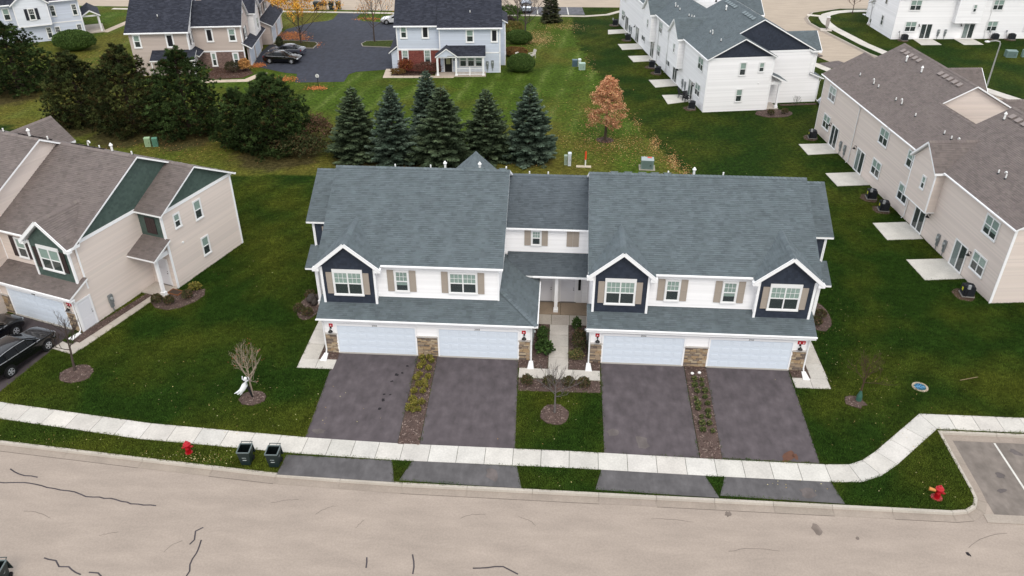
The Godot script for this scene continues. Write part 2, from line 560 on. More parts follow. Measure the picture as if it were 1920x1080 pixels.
func alarm(parent: Node3D, o: Vector3, nn: Vector3) -> void:
	if not cache.has("alarm"):
		var b := MB.new()
		b.box(-0.07, 0.07, -0.07, 0.07, 0, 0.05, S(190, 24, 44))
		b.box(-0.09, 0.09, -0.09, 0.09, 0, 0.02, S(190, 24, 44))
		b.ball(V(0, 0, 0.05), V(0.04, 0.04, 0.03), S(228, 200, 200))
		cache["alarm"] = b.mesh()
	var m := put("fire_alarm", cache.alarm, M.gloss, parent)
	m.transform = Transform3D(Basis(Vector3.UP.cross(nn), Vector3.UP, nn).scaled(Vector3.ONE * 1.35), o)

func meter(parent: Node3D, o: Vector3, nn: Vector3) -> void:
	if not cache.has("meter"):
		var b := MB.new()
		var c := S(140, 146, 148)
		b.box(-0.16, 0.16, 0.75, 1.35, 0, 0.16, c); b.box(-0.12, 0.12, 0.4, 0.7, 0, 0.12, c)
		b.tube([V(0, 0.75, 0.08), V(0, 0.05, 0.08)], [0.03, 0.03], 6, c)
		b.t = Transform3D(Basis(Vector3.RIGHT, PI / 2), V(0, 1.1, 0.16)); b.lathe([Vector2(0.1, 0), Vector2(0.1, 0.08), Vector2(0, 0.1)], 10, S(190, 195, 196))
		cache["meter"] = b.mesh()
	var m := put("utility_meter", cache.meter, M.metal, parent)
	m.transform = Transform3D(Basis(Vector3.UP.cross(nn), Vector3.UP, nn), o)

func vent_pipe(parent: Node3D, o: Vector3, kind: int) -> void:
	# 0 short pipe, 1 capped flue, 2 gooseneck
	var key := "pipe%d" % kind
	if not cache.has(key):
		var b := MB.new()
		var c := S(240, 240, 238)
		b.lathe([Vector2(0.14, -0.25), Vector2(0.09, 0.08), Vector2(0.06, 0.08)], 8, S(60, 60, 62))
		if kind == 0:
			b.tube([V(0, -0.2, 0), V(0, 0.3, 0)], [0.05, 0.05], 8, c)
		elif kind == 1:
			b.tube([V(0, -0.2, 0), V(0, 0.46, 0)], [0.075, 0.075], 8, c)
			b.lathe([Vector2(0.075, 0.42), Vector2(0.125, 0.46), Vector2(0.125, 0.52), Vector2(0.07, 0.55), Vector2(0.07, 0.6), Vector2(0.0, 0.67)], 10, c)
		else:
			b.tube([V(0, -0.2, 0), V(0, 0.36, 0), V(0.04, 0.46, 0), V(0.13, 0.5, 0), V(0.2, 0.45, 0), V(0.22, 0.36, 0)], [0.05, 0.05, 0.05, 0.05, 0.05, 0.05], 8, c)
		cache[key] = b.mesh()
	put("vent_pipe", cache[key], M.gloss, parent).position = o

func box_vent(parent: Node3D, o: Vector3, turn: float, tilt: float, col: Color) -> void:
	if not cache.has("bv%s" % col):
		var b := MB.new()
		b.box(-0.22, 0.22, 0, 0.1, -0.18, 0.18, col); b.box(-0.25, 0.25, 0.1, 0.13, -0.2, 0.24, col); b.box(-0.2, 0.2, 0.02, 0.08, 0.18, 0.19, S(20, 20, 20))
		cache["bv%s" % col] = b.mesh()
	var m := put("roof_vent", cache["bv%s" % col], M.paint, parent)
	m.transform = Transform3D(Basis(Vector3.UP, turn) * Basis(Vector3.RIGHT, tilt), o)

# ---------------------------------------------------------------- materials
func noise_tex(freq: float, octaves: int, lo: float, hi: float, size := 512, sd := 1, kind := FastNoiseLite.TYPE_SIMPLEX_SMOOTH) -> ImageTexture:
	var nz := FastNoiseLite.new()
	nz.seed = sd
	nz.noise_type = kind
	nz.frequency = freq
	nz.fractal_octaves = octaves
	nz.fractal_gain = 0.6
	var im := nz.get_seamless_image(size, size)
	im.convert(Image.FORMAT_L8)
	var d := im.get_data()
	var o := PackedByteArray()
	o.resize(d.size())
	var lut := PackedByteArray()
	for i in 256:
		lut.append(int(clampf(lerpf(lo, hi, i / 255.0), 0, 1) * 255))
	for i in d.size():
		o[i] = lut[d[i]]
	var im2 := Image.create_from_data(size, size, false, Image.FORMAT_L8, o)
	im2.convert(Image.FORMAT_RGB8)
	return ImageTexture.create_from_image(im2)

func mat(called: String, rough: float, tex: Texture2D = null, scale := 1.0, bump: Texture2D = null, bump_cm := 1.0, tex2: Texture2D = null, scale2 := 1.0) -> StandardMaterial3D:
	var m := StandardMaterial3D.new()
	m.resource_name = called
	m.vertex_color_use_as_albedo = true
	m.vertex_color_is_srgb = true
	m.roughness = rough
	m.metallic_specular = 0.4
	if tex:
		m.albedo_texture = tex
	if tex or bump:
		m.uv1_triplanar = true
		m.uv1_world_triplanar = true
		m.uv1_scale = Vector3.ONE / scale
	if bump:
		m.heightmap_enabled = true
		m.heightmap_texture = bump
		m.heightmap_scale = bump_cm
	if tex2:
		m.detail_enabled = true
		m.detail_albedo = tex2
		m.detail_blend_mode = BaseMaterial3D.BLEND_MODE_MUL
		m.detail_uv_layer = BaseMaterial3D.DETAIL_UV_2
		m.uv2_triplanar = true
		m.uv2_world_triplanar = true
		m.uv2_scale = Vector3.ONE / scale2
	return m

func make_materials() -> void:
	var fine := noise_tex(0.12, 3, 0.82, 1.0, 512, 3)
	var fine_hard := noise_tex(0.2, 3, 0.4, 1.0, 512, 4)
	var broad := noise_tex(0.012, 4, 0.86, 1.0, 512, 5)
	var blotch := noise_tex(0.02, 5, 0.8, 1.0, 512, 8)
	var speck := noise_tex(0.35, 2, 0.72, 1.0, 512, 9)
	M.paint = mat("painted trim", 0.55)
	M.gloss = mat("gloss paint", 0.35)
	M.siding = mat("vinyl siding", 0.5)
	M.shingle = mat("asphalt shingle", 0.9, speck, 1.6, null, 1.0, broad, 7.0)
	M.stone = mat("ledgestone", 0.85, fine, 1.2, fine_hard, 1.0)
	var soft := noise_tex(0.05, 4, 0.9, 1.0, 512, 21)
	var grass := noise_tex(0.16, 3, 0.42, 1.0, 512, 22)
	var grass2 := noise_tex(0.09, 4, 0.55, 1.0, 512, 23)
	var streak := noise_tex(0.012, 6, 0.89, 1.0, 512, 24)
	M.concrete = mat("concrete", 0.85, soft, 4.1, fine, 0.2, noise_tex(0.02, 4, 0.9, 1.0, 256, 25), 9.3)
	M.asphalt = mat("asphalt", 0.88, noise_tex(0.014, 6, 0.84, 1.0, 512, 31), 6.0, speck, 0.4, blotch, 12.7)
	M.asphalt.uv1_scale = V(1 / 5.0, 1 / 5.0, 1 / 14.0)
	M.road = mat("worn pavement", 0.88, streak, 9.0, speck, 0.3, soft, 3.7)
	M.road.uv1_scale = V(1 / 30.0, 1 / 9.0, 1 / 9.0)
	M.mulch = mat("mulch", 0.95, fine_hard, 5.1, fine_hard, 4.0, blotch, 6.1)
	M.lawn = mat("grass", 0.95, grass, 9.1, grass, 6.0, grass2, 23.0)
	M.lawn.metallic_specular = 0.15
	M.metal = mat("metal", 0.4); M.metal.metallic = 0.5
	M.black = StandardMaterial3D.new(); M.black.albedo_color = Color(0.08, 0.08, 0.09); M.black.roughness = 0.5
	M.glass = StandardMaterial3D.new()
	M.glass.resource_name = "window glass"; M.glass.albedo_color = Color(0.75, 0.85, 0.85, 0.06); M.glass.roughness = 0.03
	M.glass.transparency = BaseMaterial3D.TRANSPARENCY_ALPHA; M.glass.metallic_specular = 0.6
	M.screen = StandardMaterial3D.new(); M.screen.albedo_color = Color(0.1, 0.1, 0.13); M.screen.roughness = 0.5
	M.blind = mat("window blind", 0.7)
	M.leaf = mat("foliage", 0.7); M.leaf.metallic_specular = 0.25
	M.leaf.backlight_enabled = true; M.leaf.backlight = Color(0.12, 0.12, 0.08)
	M.needle = mat("needles", 0.75); M.needle.metallic_specular = 0.2
	M.bark = mat("bark", 0.9, fine_hard, 0.7)
	M.carpaint = mat("car paint", 0.25); M.carpaint.clearcoat_enabled = true; M.carpaint.clearcoat = 1.0; M.carpaint.clearcoat_roughness = 0.03; M.carpaint.metallic = 0.2
	M.carglass = mat("car glass", 0.06); M.carglass.metallic_specular = 0.4
	M.rubber = mat("rubber", 0.8)
	M.plastic = mat("plastic", 0.45)
	M.cloth = mat("cloth", 0.9)

# ---------------------------------------------------------------- ground
var STREET := PackedVector2Array()
var BACKROAD := PackedVector2Array()
var kerb_back := []
var paved := []   # polygons no grass grows on

func pv(a: Array) -> PackedVector2Array:
	return P2(a)

func in_any(q: Vector2, polys: Array) -> bool:
	for p in polys:
		if Geometry2D.is_point_in_polygon(q, p): return true
	return false

# a flat sheet over a polygon in plan (x, z), with vertical edges down to y - skirt
func sheet(parent: Node3D, called: String, p: PackedVector2Array, y: float, col: Color, m: Material, skirt := 0.0, hf: Variant = null) -> MeshInstance3D:
	var b := MB.new()
	add_sheet(b, p, y, col, skirt, hf)
	return part(called, b, m, parent)

func add_sheet(b: MB, p: PackedVector2Array, y: float, col: Color, skirt := 0.0, hf: Variant = null) -> void:
	var q := p.duplicate()
	if not Geometry2D.is_polygon_clockwise(q): q.reverse()  # (x, z) turns the other way seen from above
	var ids := Geometry2D.triangulate_polygon(q)
	var f := func(w: Vector2) -> Vector3:
		return V(w.x, y + (hf.call(w) if hf != null else 0.0), w.y)
	for i in range(0, ids.size(), 3):
		var a: Vector3 = f.call(q[ids[i]]); var d: Vector3 = f.call(q[ids[i + 1]]); var e: Vector3 = f.call(q[ids[i + 2]])
		if (d - a).cross(e - a).y < 0:
			b.tri(a, e, d, col)
		else:
			b.tri(a, d, e, col)
	if skirt > 0:
		for i in q.size():
			var a: Vector3 = f.call(q[i]); var d: Vector3 = f.call(q[(i + 1) % q.size()])
			var dn := Vector3.DOWN * skirt
			# outside lies to the left or right of the edge: test with the polygon itself
			var mid := (q[i] + q[(i + 1) % q.size()]) * 0.5
			var e2 := (q[(i + 1) % q.size()] - q[i]).normalized()
			var side := Vector2(-e2.y, e2.x) * 0.01
			if Geometry2D.is_point_in_polygon(mid + side, q):
				b.quad(d + dn, a + dn, a, d, col)
			else:
				b.quad(a + dn, d + dn, d, a, col)

func offset_line(pts: Array, d: float) -> Array:
	# moves a polyline sideways by d (positive: to the right of its direction in x, z)
	var out := []
	for i in pts.size():
		var a: Vector2 = pts[maxi(i - 1, 0)]; var m: Vector2 = pts[i]; var e: Vector2 = pts[mini(i + 1, pts.size() - 1)]
		var d0 := (m - a).normalized() if i > 0 else (e - m).normalized()
		var d1 := (e - m).normalized() if i < pts.size() - 1 else d0
		var n0 := Vector2(-d0.y, d0.x); var n1 := Vector2(-d1.y, d1.x)
		var nn := (n0 + n1).normalized()
		out.append(m + nn * d / maxf(nn.dot(n0), 0.4))
	return out

func resample(pts: Array, step: float) -> Array:
	var out := [pts[0]]
	for i in pts.size() - 1:
		var a: Vector2 = pts[i]; var b: Vector2 = pts[i + 1]
		var k := maxi(1, int(round(a.distance_to(b) / step)))
		for j in range(1, k + 1):
			out.append(a.lerp(b, float(j) / k))
	return out

func vecs(a: Array) -> Array:
	var out := []
	for i in range(0, a.size(), 2): out.append(Vector2(a[i], a[i + 1]))
	return out

# a walk of separate slabs along a centre line
func slab_walk(parent: Node3D, centre: Array, half: float, step: float, y: float, col: Color, called := "slab", joint := 0.012) -> void:
	var c := resample(centre, step)
	var l := offset_line(c, -half); var r := offset_line(c, half)
	var all := PackedVector2Array()
	for q in l: all.append(q)
	var rr := r.duplicate(); rr.reverse()
	for q in rr: all.append(q)
	paved.append(all)
	for i in c.size() - 1:
		var b := MB.new()
		var d: Vector2 = (c[i + 1] - c[i]).normalized() * joint
		var s := rnd(0.96, 1.03); var warm := rnd(0.98, 1.0)
		add_sheet(b, PackedVector2Array([l[i] + d, l[i + 1] - d, r[i + 1] - d, r[i] + d]), y + rnd(-0.003, 0.003), Color(col.r * s, col.g * s * (0.5 + warm * 0.5), col.b * s * warm), 0.12)
		part(called, b, M.concrete, parent)

func old_lawn(x: float, z: float) -> float:
	# 1 on the older, yellower lawn behind the new houses
	var q := Vector2(x, z)
	return 1.0 if Geometry2D.is_point_in_polygon(q, OLD) else 0.0

var OLD := PackedVector2Array()
var n1 := FastNoiseLite.new()
var n2 := FastNoiseLite.new()

func lawn_colour(x: float, z: float) -> Color:
	var a := n1.get_noise_2d(x * 3.0, z * 3.0); var b := n1.get_noise_2d(x * 0.8 + 90.0, z * 0.8)
	var jx := x + n2.get_noise_2d(x * 9.0, z * 9.0) * 0.6
	var f := n2.get_noise_2d(x * 11.0 + 50.0, z * 11.0)
	if old_lawn(jx, z) > 0.5:
		var g := Color(0.07, 0.115, 0.016)
		var y := Color(0.145, 0.135, 0.028)
		# lush mown grass round the far house, tired grass nearer
		var lush := smoothstep(-34.0, -50.0, z) * smoothstep(-30.0, -18.0, x) * 0.6
		var stripe := sin((x + z * 0.13) * TAU / 2.9)
		var line := pow(maxf(0.0, sin((x + z * 0.13 + 0.3 * b) * TAU / 2.9)), 5.0)
		var col := y.lerp(g, clampf(0.42 + lush + b * 1.0 + a * 0.7, 0, 1))
		col = col.lerp(Color(0.17, 0.2, 0.06), line * 0.5 * smoothstep(-36.0, -46.0, z) * clampf(0.5 + a * 2.0, 0, 1))
		# bare needle strewn ground under the pines
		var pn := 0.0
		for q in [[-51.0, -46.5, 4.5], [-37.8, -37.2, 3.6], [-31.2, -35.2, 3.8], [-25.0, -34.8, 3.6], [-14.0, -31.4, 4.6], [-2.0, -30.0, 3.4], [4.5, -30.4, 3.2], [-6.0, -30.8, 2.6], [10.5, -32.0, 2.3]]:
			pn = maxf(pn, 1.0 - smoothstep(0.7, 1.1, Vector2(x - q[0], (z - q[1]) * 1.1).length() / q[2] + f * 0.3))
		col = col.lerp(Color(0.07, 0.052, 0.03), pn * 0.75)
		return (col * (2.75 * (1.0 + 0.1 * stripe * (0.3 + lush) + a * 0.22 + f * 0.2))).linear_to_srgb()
	var dk := Color(0.026, 0.056, 0.009)
	var lt := Color(0.078, 0.095, 0.014)
	var t := clampf(0.36 + a * 0.9 + b * 0.6 + 0.3 * smoothstep(1.0, 8.0, z) * smoothstep(0.0, -12.0, x), 0, 1)
	var diag := sin((x * 0.8 + z * 0.6 + b) * TAU / 2.3) * 0.11 * clampf(0.6 + b * 2.0, 0, 1)
	return (dk.lerp(lt, t) * (2.25 * (1.0 + diag + f * 0.2))).linear_to_srgb()

func build_ground() -> void:
	n1.seed = 11; n1.frequency = 0.05; n1.fractal_octaves = 3
	n2.seed = 12; n2.frequency = 0.05; n2.fractal_octaves = 3
	OLD = pv([-120, -52, -60, -42, -46, -37.5, -41.7, -36.2, -37.5, -34.9, -30.7, -30.4, -24.4, -28.2, -16, -26.3, -9, -27.0, -4, -24, 26.3, -24, 25.4, -29, 24.8, -31.4, 22.9, -36.7, 21.2, -43.2, 19.9, -47.7, 18, -59.4, 17, -63.7, 16.1, -70.8, 14.7, -80.4, 14.5, -89.2, 14, -130, -120, -130])
	kerb_back = vecs([-45, 3.9, -30, 7.0, -23, 8.3, -16.6, 9.24, -12.5, 9.62, -8.15, 10.03, -4.2, 10.38, -0.7, 10.68, 2.7, 10.83, 5.95, 10.93, 16, 10.98, 33.4, 11.05, 34.1, 10.93, 34.6, 10.6, 34.87, 10.1, 34.92, 9.5, 34.93, 7.6, 34.97, 5.1])
	for q in kerb_back: STREET.append(q)
	var near := vecs([60, 5.1, 60, 19.6, 5, 19.45, -3, 19.1, -8.8, 18.6, -16.2, 17.5, -45, 12.3])
	for q in near: STREET.append(q)
	BACKROAD = pv([-90, -91.7, -12, -91.7, 4, -92.5, 6.6, -95.9, 23, -96.5, 40, -94.5, 46.5, -72, 50.5, -62, 58, -48.5, 66, -52, 57.5, -66, 55, -71.5, 51.9, -84.3, 51.2, -88, 51.5, -91.2, 53.3, -95, 58.3, -98, 90, -99.5, 90, -114, -90, -114])
	# the land beyond what the picture shows
	var far := structure("ground", "grass covered land around the houses")
	var fb := MB.new()
	fb.quad(V(-700, -0.6, 500), V(700, -0.6, 500), V(700, -0.6, -900), V(-700, -0.6, -900), L(0.08, 0.16, 0.032))
	part("earth", fb, M.lawn, far)
	# the lawn itself, cut along the streets
	var b := MB.new()
	var cells := func(x0: float, x1: float, z0: float, z1: float, st: float) -> void:
		var nx := int(round((x1 - x0) / st)); var nz := int(round((z1 - z0) / st))
		var cols := []
		for i in nx + 1:
			for j in nz + 1:
				cols.append(lawn_colour(x0 + i * st, z0 + j * st))
		for i in nx:
			for j in nz:
				var x := x0 + i * st; var z := z0 + j * st
				var ins := 0
				var c := [Vector2(x, z), Vector2(x + st, z), Vector2(x + st, z + st), Vector2(x, z + st)]
				var which: PackedVector2Array = STREET if z > -20 else BACKROAD
				for q in c:
					if Geometry2D.is_point_in_polygon(q, which): ins += 1
				if ins == 4: continue
				var c0: Color = cols[i * (nz + 1) + j]; var c1: Color = cols[(i + 1) * (nz + 1) + j]; var c2: Color = cols[(i + 1) * (nz + 1) + j + 1]; var c3: Color = cols[i * (nz + 1) + j + 1]
				if ins == 0:
					var k := b.v.size()
					b.quad(V(x, 0, z + st), V(x + st, 0, z + st), V(x + st, 0, z), V(x, 0, z), c0)
					b.c[k] = c3; b.c[k + 1] = c1; b.c[k + 2] = c2; b.c[k + 3] = c3; b.c[k + 4] = c0; b.c[k + 5] = c1
				else:
					for g in Geometry2D.clip_polygons(PackedVector2Array(c), which):
						add_sheet(b, g, 0.0, c0)
	cells.call(-48.0, 60.0, -36.0, 20.0, 0.5)
	cells.call(-14.0, 26.0, -92.0, -36.0, 0.5)
	cells.call(-88.0, -14.0, -116.0, -36.0, 1.0)
	cells.call(26.0, 90.0, -116.0, -36.0, 1.0)
	cells.call(-14.0, 26.0, -116.0, -92.0, 1.0)
	var lawn := structure("lawn", "mown lawn around the townhouses")
	part("turf", b, M.lawn, lawn, "stuff")
	cells.call(-88.0, -48.0, -36.0, 20.0, 2.0)
	# front street with gutter, kerb and tar-sealed cracks
	var st := structure("street", "wide tan street along the bottom of the view")
	var sb := MB.new()
	add_sheet(sb, STREET, -0.13, S(172, 158, 146))
	part("pavement", sb, M.road, st)
	paved.append(STREET); paved.append(BACKROAD)
	var kb := structure("kerb", "pale concrete kerb and gutter along the street")
	var kc := resample(kerb_back, 3.0)
	var run := func(line: Array, par: Node3D, flip: float) -> void:
		var o1 := offset_line(line, 0.16 * flip); var o2 := offset_line(line, 0.2 * flip); var o3 := offset_line(line, 0.62 * flip)
		for i in line.size() - 1:
			var m := MB.new()
			var t := rnd(0.975, 1.015)
			var cc := S(192, 183, 171) * t; var gc := S(163, 150, 138) * t
			var dd: Vector2 = (line[i + 1] - line[i]).normalized() * 0.008
			var a: Vector2 = line[i] + dd; var e: Vector2 = line[i + 1] - dd
			var strip := func(p0: Vector2, p1: Vector2, y0: float, q0: Vector2, q1: Vector2, y1: float, cl: Color) -> void:
				var A := V(p0.x, y0, p0.y); var B := V(p1.x, y0, p1.y); var C2 := V(q1.x, y1, q1.y); var D := V(q0.x, y1, q0.y)
				if (B - A).cross(D - A).y < 0: m.quad(B, A, D, C2, cl)
				else: m.quad(A, B, C2, D, cl)
			strip.call(a, e, 0.03, o1[i] + dd, o1[i + 1] - dd, 0.02, cc)
			strip.call(o1[i] + dd, o1[i + 1] - dd, 0.02, o2[i] + dd, o2[i + 1] - dd, -0.09, cc)
			strip.call(o2[i] + dd, o2[i + 1] - dd, -0.09, o3[i] + dd, o3[i + 1] - dd, -0.122, gc)
			strip.call(a, e, 0.03, a, e, -0.15, cc)
			part("kerb_section", m, M.concrete, par)
		if line.size() > 20:
			var tl := MB.new()
			var e3 := offset_line(line, 0.645 * flip)
			for i in line.size() - 1:
				if rng.randf() < 0.8: add_sheet(tl, PackedVector2Array([o3[i], o3[i + 1], e3[i + 1], e3[i]]), -0.1245, S(120, 108, 100))
			part("joint_line", tl, M.asphalt, par)
	run.call(kc, kb, 1.0)
	run.call(resample(vecs([60, 19.6, 5, 19.45, -3, 19.1, -8.8, 18.6, -16.2, 17.5, -45, 12.3]), 3.0), structure("kerb", "concrete kerb on the near side of the street"), 1.0)
	run.call(resample(vecs([34.97, 5.1, 60, 5.15]), 3.0), kb, 1.0)
	run.call(resample(vecs([-90, -91.7, -12, -91.7, 4, -92.5]), 4.0), structure("kerb", "kerb along the street behind the blue house"), -1.0)
	var kb2 := structure("kerb", "kerb round the corner lawn before the far white townhouse")
	run.call(resample(vecs([57.5, -66, 55, -71.5, 51.9, -84.3, 51.2, -88, 51.5, -91.2, 53.3, -95, 58.3, -98, 90, -99.5]), 3.0), kb2, -1.0)
	var lot := MB.new()
	add_sheet(lot, pv([35.5, 5.75, 60, 5.8, 60, 11.05, 35.5, 11.05]), -0.122, S(142, 132, 124))
	part("parking_bay", lot, M.asphalt, st)
	var pb := MB.new()
	add_sheet(pb, pv([34.95, 11.06, 60, 11.1, 60, 11.62, 34.95, 11.6]), -0.1, S(172, 160, 148), 0.03)
	part("gutter", pb, M.concrete, st)
	var sl := MB.new()
	for x in [37.72, 40.5, 43.3]: add_sheet(sl, pv([x, 5.8, x + 0.11, 5.8, x + 0.14, 9.7, x + 0.03, 9.7]), -0.117, S(225, 222, 214))
	part("stall_line", sl, M.road, st)
	var cr := [[-14.9, 11.15, -14.2, 11.5, -13.1, 11.65], [-15.6, 12.05, -14.9, 12.15, -13.6, 12.05, -12.2, 12.3, -11, 12.45, -9.9, 12.75, -8.6, 12.85, -7.4, 13.1, -6.1, 13.15], [-17.2, 12.5, -17.0, 12.2, -16.6, 12.1],
		[-3.2, 14.35, -3.45, 14.6, -3.3, 15.1, -3.45, 15.4], [-3.0, 15.1, -2.9, 15.6, -3.0, 16.2, -2.85, 16.9, -2.95, 17.9],
		[-9.9, 16.6, -9.3, 16.75, -8.9, 17.0, -8.5, 17.0, -8.0, 17.3, -7.7, 17.4], [-7.4, 17.25, -7.0, 17.3, -6.6, 17.5, -5.5, 17.55], [5.1, 15.6, 5.2, 16.2], [7.2, 15.3, 7.35, 15.7, 7.4, 16.4], [10.1, 15.9, 11.5, 15.7, 12.2, 16.1], [12.5, 17.3, 14.5, 17.25], [32.6, 15.9, 33.1, 16.6]]
	for c in cr:
		var line := resample(vecs(c), 0.35)
		for i in range(1, line.size() - 1): line[i] += Vector2(rnd(-.04, .04), rnd(-.04, .04))
		var lw := offset_line(line, 0.035); var rw := offset_line(line, -0.035)
		rw.reverse()
		var pg := PackedVector2Array()
		for q in lw: pg.append(q)
		for q in rw: pg.append(q)
		var m := MB.new()
		add_sheet(m, pg, -0.124, S(84, 78, 82))
		part("crack_sealant", m, M.asphalt, st)
	var hair := MB.new()
	for q in [[-4.5, 15.9, -3.9, 15.2, 0.3], [2.0, 13.2, 2.9, 12.6, 0.4], [-0.4, 12.6, 0.9, 12.3, 0.2], [9.2, 13.0, 10.4, 12.7, 0.5], [12.0, 12.7, 12.9, 13.2, 0.4], [4.2, 13.9, 4.5, 13.4, 0.2], [33.4, 13.2, 35.6, 12.2, 0.3], [35.0, 17.2, 35.6, 15.9, 0.2], [22.0, 14.2, 24.4, 14.0, 0.3], [-12.5, 13.9, -10.9, 14.3, 0.3], [-8.0, 15.2, -7.2, 14.9, 0.2], [18.5, 12.4, 20.6, 12.5, 0.1], [17.4, 16.6, 19.0, 16.4, 0.2]]:
		var p0 := Vector2(q[0], q[1]); var p1 := Vector2(q[2], q[3])
		var pts := []
		for i in 9:
			var u := i / 8.0
			pts.append(p0.lerp(p1, u) + (p1 - p0).orthogonal() * q[4] * (u * (1.0 - u)) + Vector2(rnd(-.03, .03), rnd(-.03, .03)))
		var w0 := offset_line(pts, 0.012); var w1 := offset_line(pts, -0.012)
		for i in 8: add_sheet(hair, PackedVector2Array([w0[i], w0[i + 1], w1[i + 1], w1[i]]), -0.125, S(140, 128, 119))
	part("hairline_crack", hair, M.asphalt, st, "stuff")
	# sidewalk in front
	var walk := structure("sidewalk", "pale concrete sidewalk in front of the driveways")
	slab_walk(walk, vecs([-45, 2.1, -30, 4.85, -18.1, 6.83, -9.0, 8.0, 0.15, 8.57, 5.5, 8.72, 14.5, 8.7, 22.2, 8.82, 28, 8.84, 29.4, 8.76, 30.4, 8.3, 31.4, 7.5, 34.72, 4.36, 40, 4.36, 60, 4.4]), 0.63, 1.5, 0.03, S(214, 210, 203))
	# driveways: pad, and apron sloping to the gutter
	var ap := [[-0.25, 4.95, 0.0, 5.15, -0.62, 5.12, -0.68, 5.5], [6.2, 11.3, 6.38, 11.58, 6.2, 11.75, 5.75, 12.08], [16.43, 21.55, 16.38, 21.45, 16.2, 21.55, 15.84, 22.05], [22.9, 27.92, 22.66, 27.75, 22.6, 27.95, 22.12, 28.25]]
	for i in 4:
		var a: Array = ap[i]
		var dr := structure("driveway", ["dark asphalt driveway under the left garage door", "dark asphalt driveway of the second garage from the left", "dark asphalt driveway of the third garage from the left", "dark asphalt driveway of the garage nearest the parking bays"][i])
		var pg := pv([a[0], 0.02, a[1], 0.02, a[3], 8.14, a[2], 8.1])
		paved.append(pg)
		sheet(dr, "pad", pg, 0.012, S(103, 95, 98), M.asphalt, 0.05)
		var pg2 := pv([a[4], 9.3, a[5], 9.38, a[7], 10.95, a[6], 10.8])
		paved.append(pg2)
		sheet(dr, "apron", pg2, 0.012, S(108, 105, 106), M.asphalt, 0.2, func(w: Vector2) -> float: return 0.03 * smoothstep(9.2, 10.9, w.y))
	# walk, stoop and cross walk at the shared entry
	var ew := structure("walkway", "concrete walk to the shared entry between the garages")
	slab_walk(ew, vecs([13.8, -3.9, 13.8, 0.95]), 0.61, 1.2, 0.035, S(204, 198, 190))
	slab_walk(ew, vecs([11.4, 1.42, 16.36, 1.42]), 0.47, 1.65, 0.036, S(214, 209, 201))
	slab_walk(ew, vecs([12.06, -4.5, 15.68, -4.5]), 0.58, 1.2, 0.034, S(188, 180, 171))
	slab_walk(ew, vecs([12.06, -5.86, 15.68, -5.86]), 0.75, 1.8, 0.07, S(158, 142, 124))
	var lw2 := structure("walkway", "concrete walk at the left end of the grey roofed townhouse")
	slab_walk(lw2, vecs([-1.75, -7.0, -1.75, 0.86]), 0.55, 1.55, 0.03, S(212, 206, 197))
	slab_walk(lw2, vecs([-2.3, 1.33, -0.02, 1.33]), 0.47, 1.15, 0.031, S(214, 209, 201))
	var rw2 := structure("walkway", "concrete walk at the right end of the grey roofed townhouse")
	slab_walk(rw2, vecs([29.55, -7.0, 29.6, 0.86]), 0.5, 1.55, 0.03, S(210, 204, 195))
	slab_walk(rw2, vecs([27.96, 1.33, 30.05, 1.33]), 0.47, 1.05, 0.031, S(212, 206, 198))
	# the neighbour's walk and driveway
	var nw := structure("walkway", "narrow concrete walk beside the tan townhouse garage")
	slab_walk(nw, vecs([-14.75, -6.0, -17.0, 0.65]), 0.5, 1.3, 0.03, S(194, 185, 174))
	slab_walk(nw, vecs([-16.65, 1.0, -18.3, 0.45]), 0.42, 1.1, 0.031, S(200, 192, 182))
	slab_walk(nw, vecs([-25.4, -5.0, -27.5, 1.2]), 0.5, 1.3, 0.03, S(194, 185, 174))
	var nd := structure("driveway", "asphalt driveway with two dark cars by the tan townhouse")
	var pgn := pv([-18.2, -1.22, -18.26, 0.4, -19.3, 6.05, -24.9, 5.1, -23.25, -2.85])
	paved.append(pgn)
	sheet(nd, "pad", pgn, 0.012, S(88, 80, 82), M.asphalt, 0.05)
	var pgn2 := pv([-19.75, 7.35, -25.4, 6.35, -26.0, 7.8, -20.0, 8.85])
	paved.append(pgn2)
	sheet(nd, "apron", pgn2, 0.012, S(108, 105, 106), M.asphalt, 0.1)
	# back lot of the older houses
	var bl := structure("driveway", "dark asphalt parking court between the taupe and blue houses")
	var pgb := pv([-27.3, -60.8, -21.4, -57.7, -19.8, -57.4, -19, -53.9, -13.15, -54.6, -13.3, -57.6, -12.6, -58.7, -9.8, -59.6, -8.0, -60.3, -7.8, -84, -14.2, -84, -17.6, -84.6, -19.0, -86.5, -19.0, -90.2, -22.6, -90.2, -22.4, -85.4, -23.2, -84.2, -25, -83.3, -27.8, -79])
	paved.append(pgb)
	sheet(bl, "pad", pgb, 0.015, S(66, 69, 80), M.asphalt, 0.05)
	for k in 2:
		var isl := structure("island", ["leaf strewn kerbed island under the yellow tree", "grassy kerbed island under the bare tree"][k])
		var ip: PackedVector2Array = [pv([-20.9, -68.8, -20.8, -71, -21.4, -72.0, -25.2, -72.7, -27.2, -72.4, -27.2, -70.6, -25.5, -69.2]), pv([-14.4, -70.3, -14.9, -71.6, -14.5, -73.0, -8.1, -74.2, -8.1, -69.8])][k]
		sheet(isl, "kerb_edge", ip, 0.09, S(150, 145, 138), M.concrete, 0.1)
		sheet(isl, "turf", Geometry2D.offset_polygon(ip, -0.14)[0], 0.1, [L(0.18, 0.18, 0.06), L(0.17, 0.22, 0.06)][k], M.lawn)
	var br := structure("street", "tan street behind the older houses and far townhouses")
	sheet(br, "pavement", BACKROAD, -0.12, S(186, 170, 152), M.road)
	var bay := pv([6.9, -95.9, 16.3, -96.2, 16.7, -91.0, 7.2, -90.4])
	paved.append(bay)
	sheet(br, "parking_bay", bay, 0.012, S(112, 112, 118), M.asphalt, 0.05)
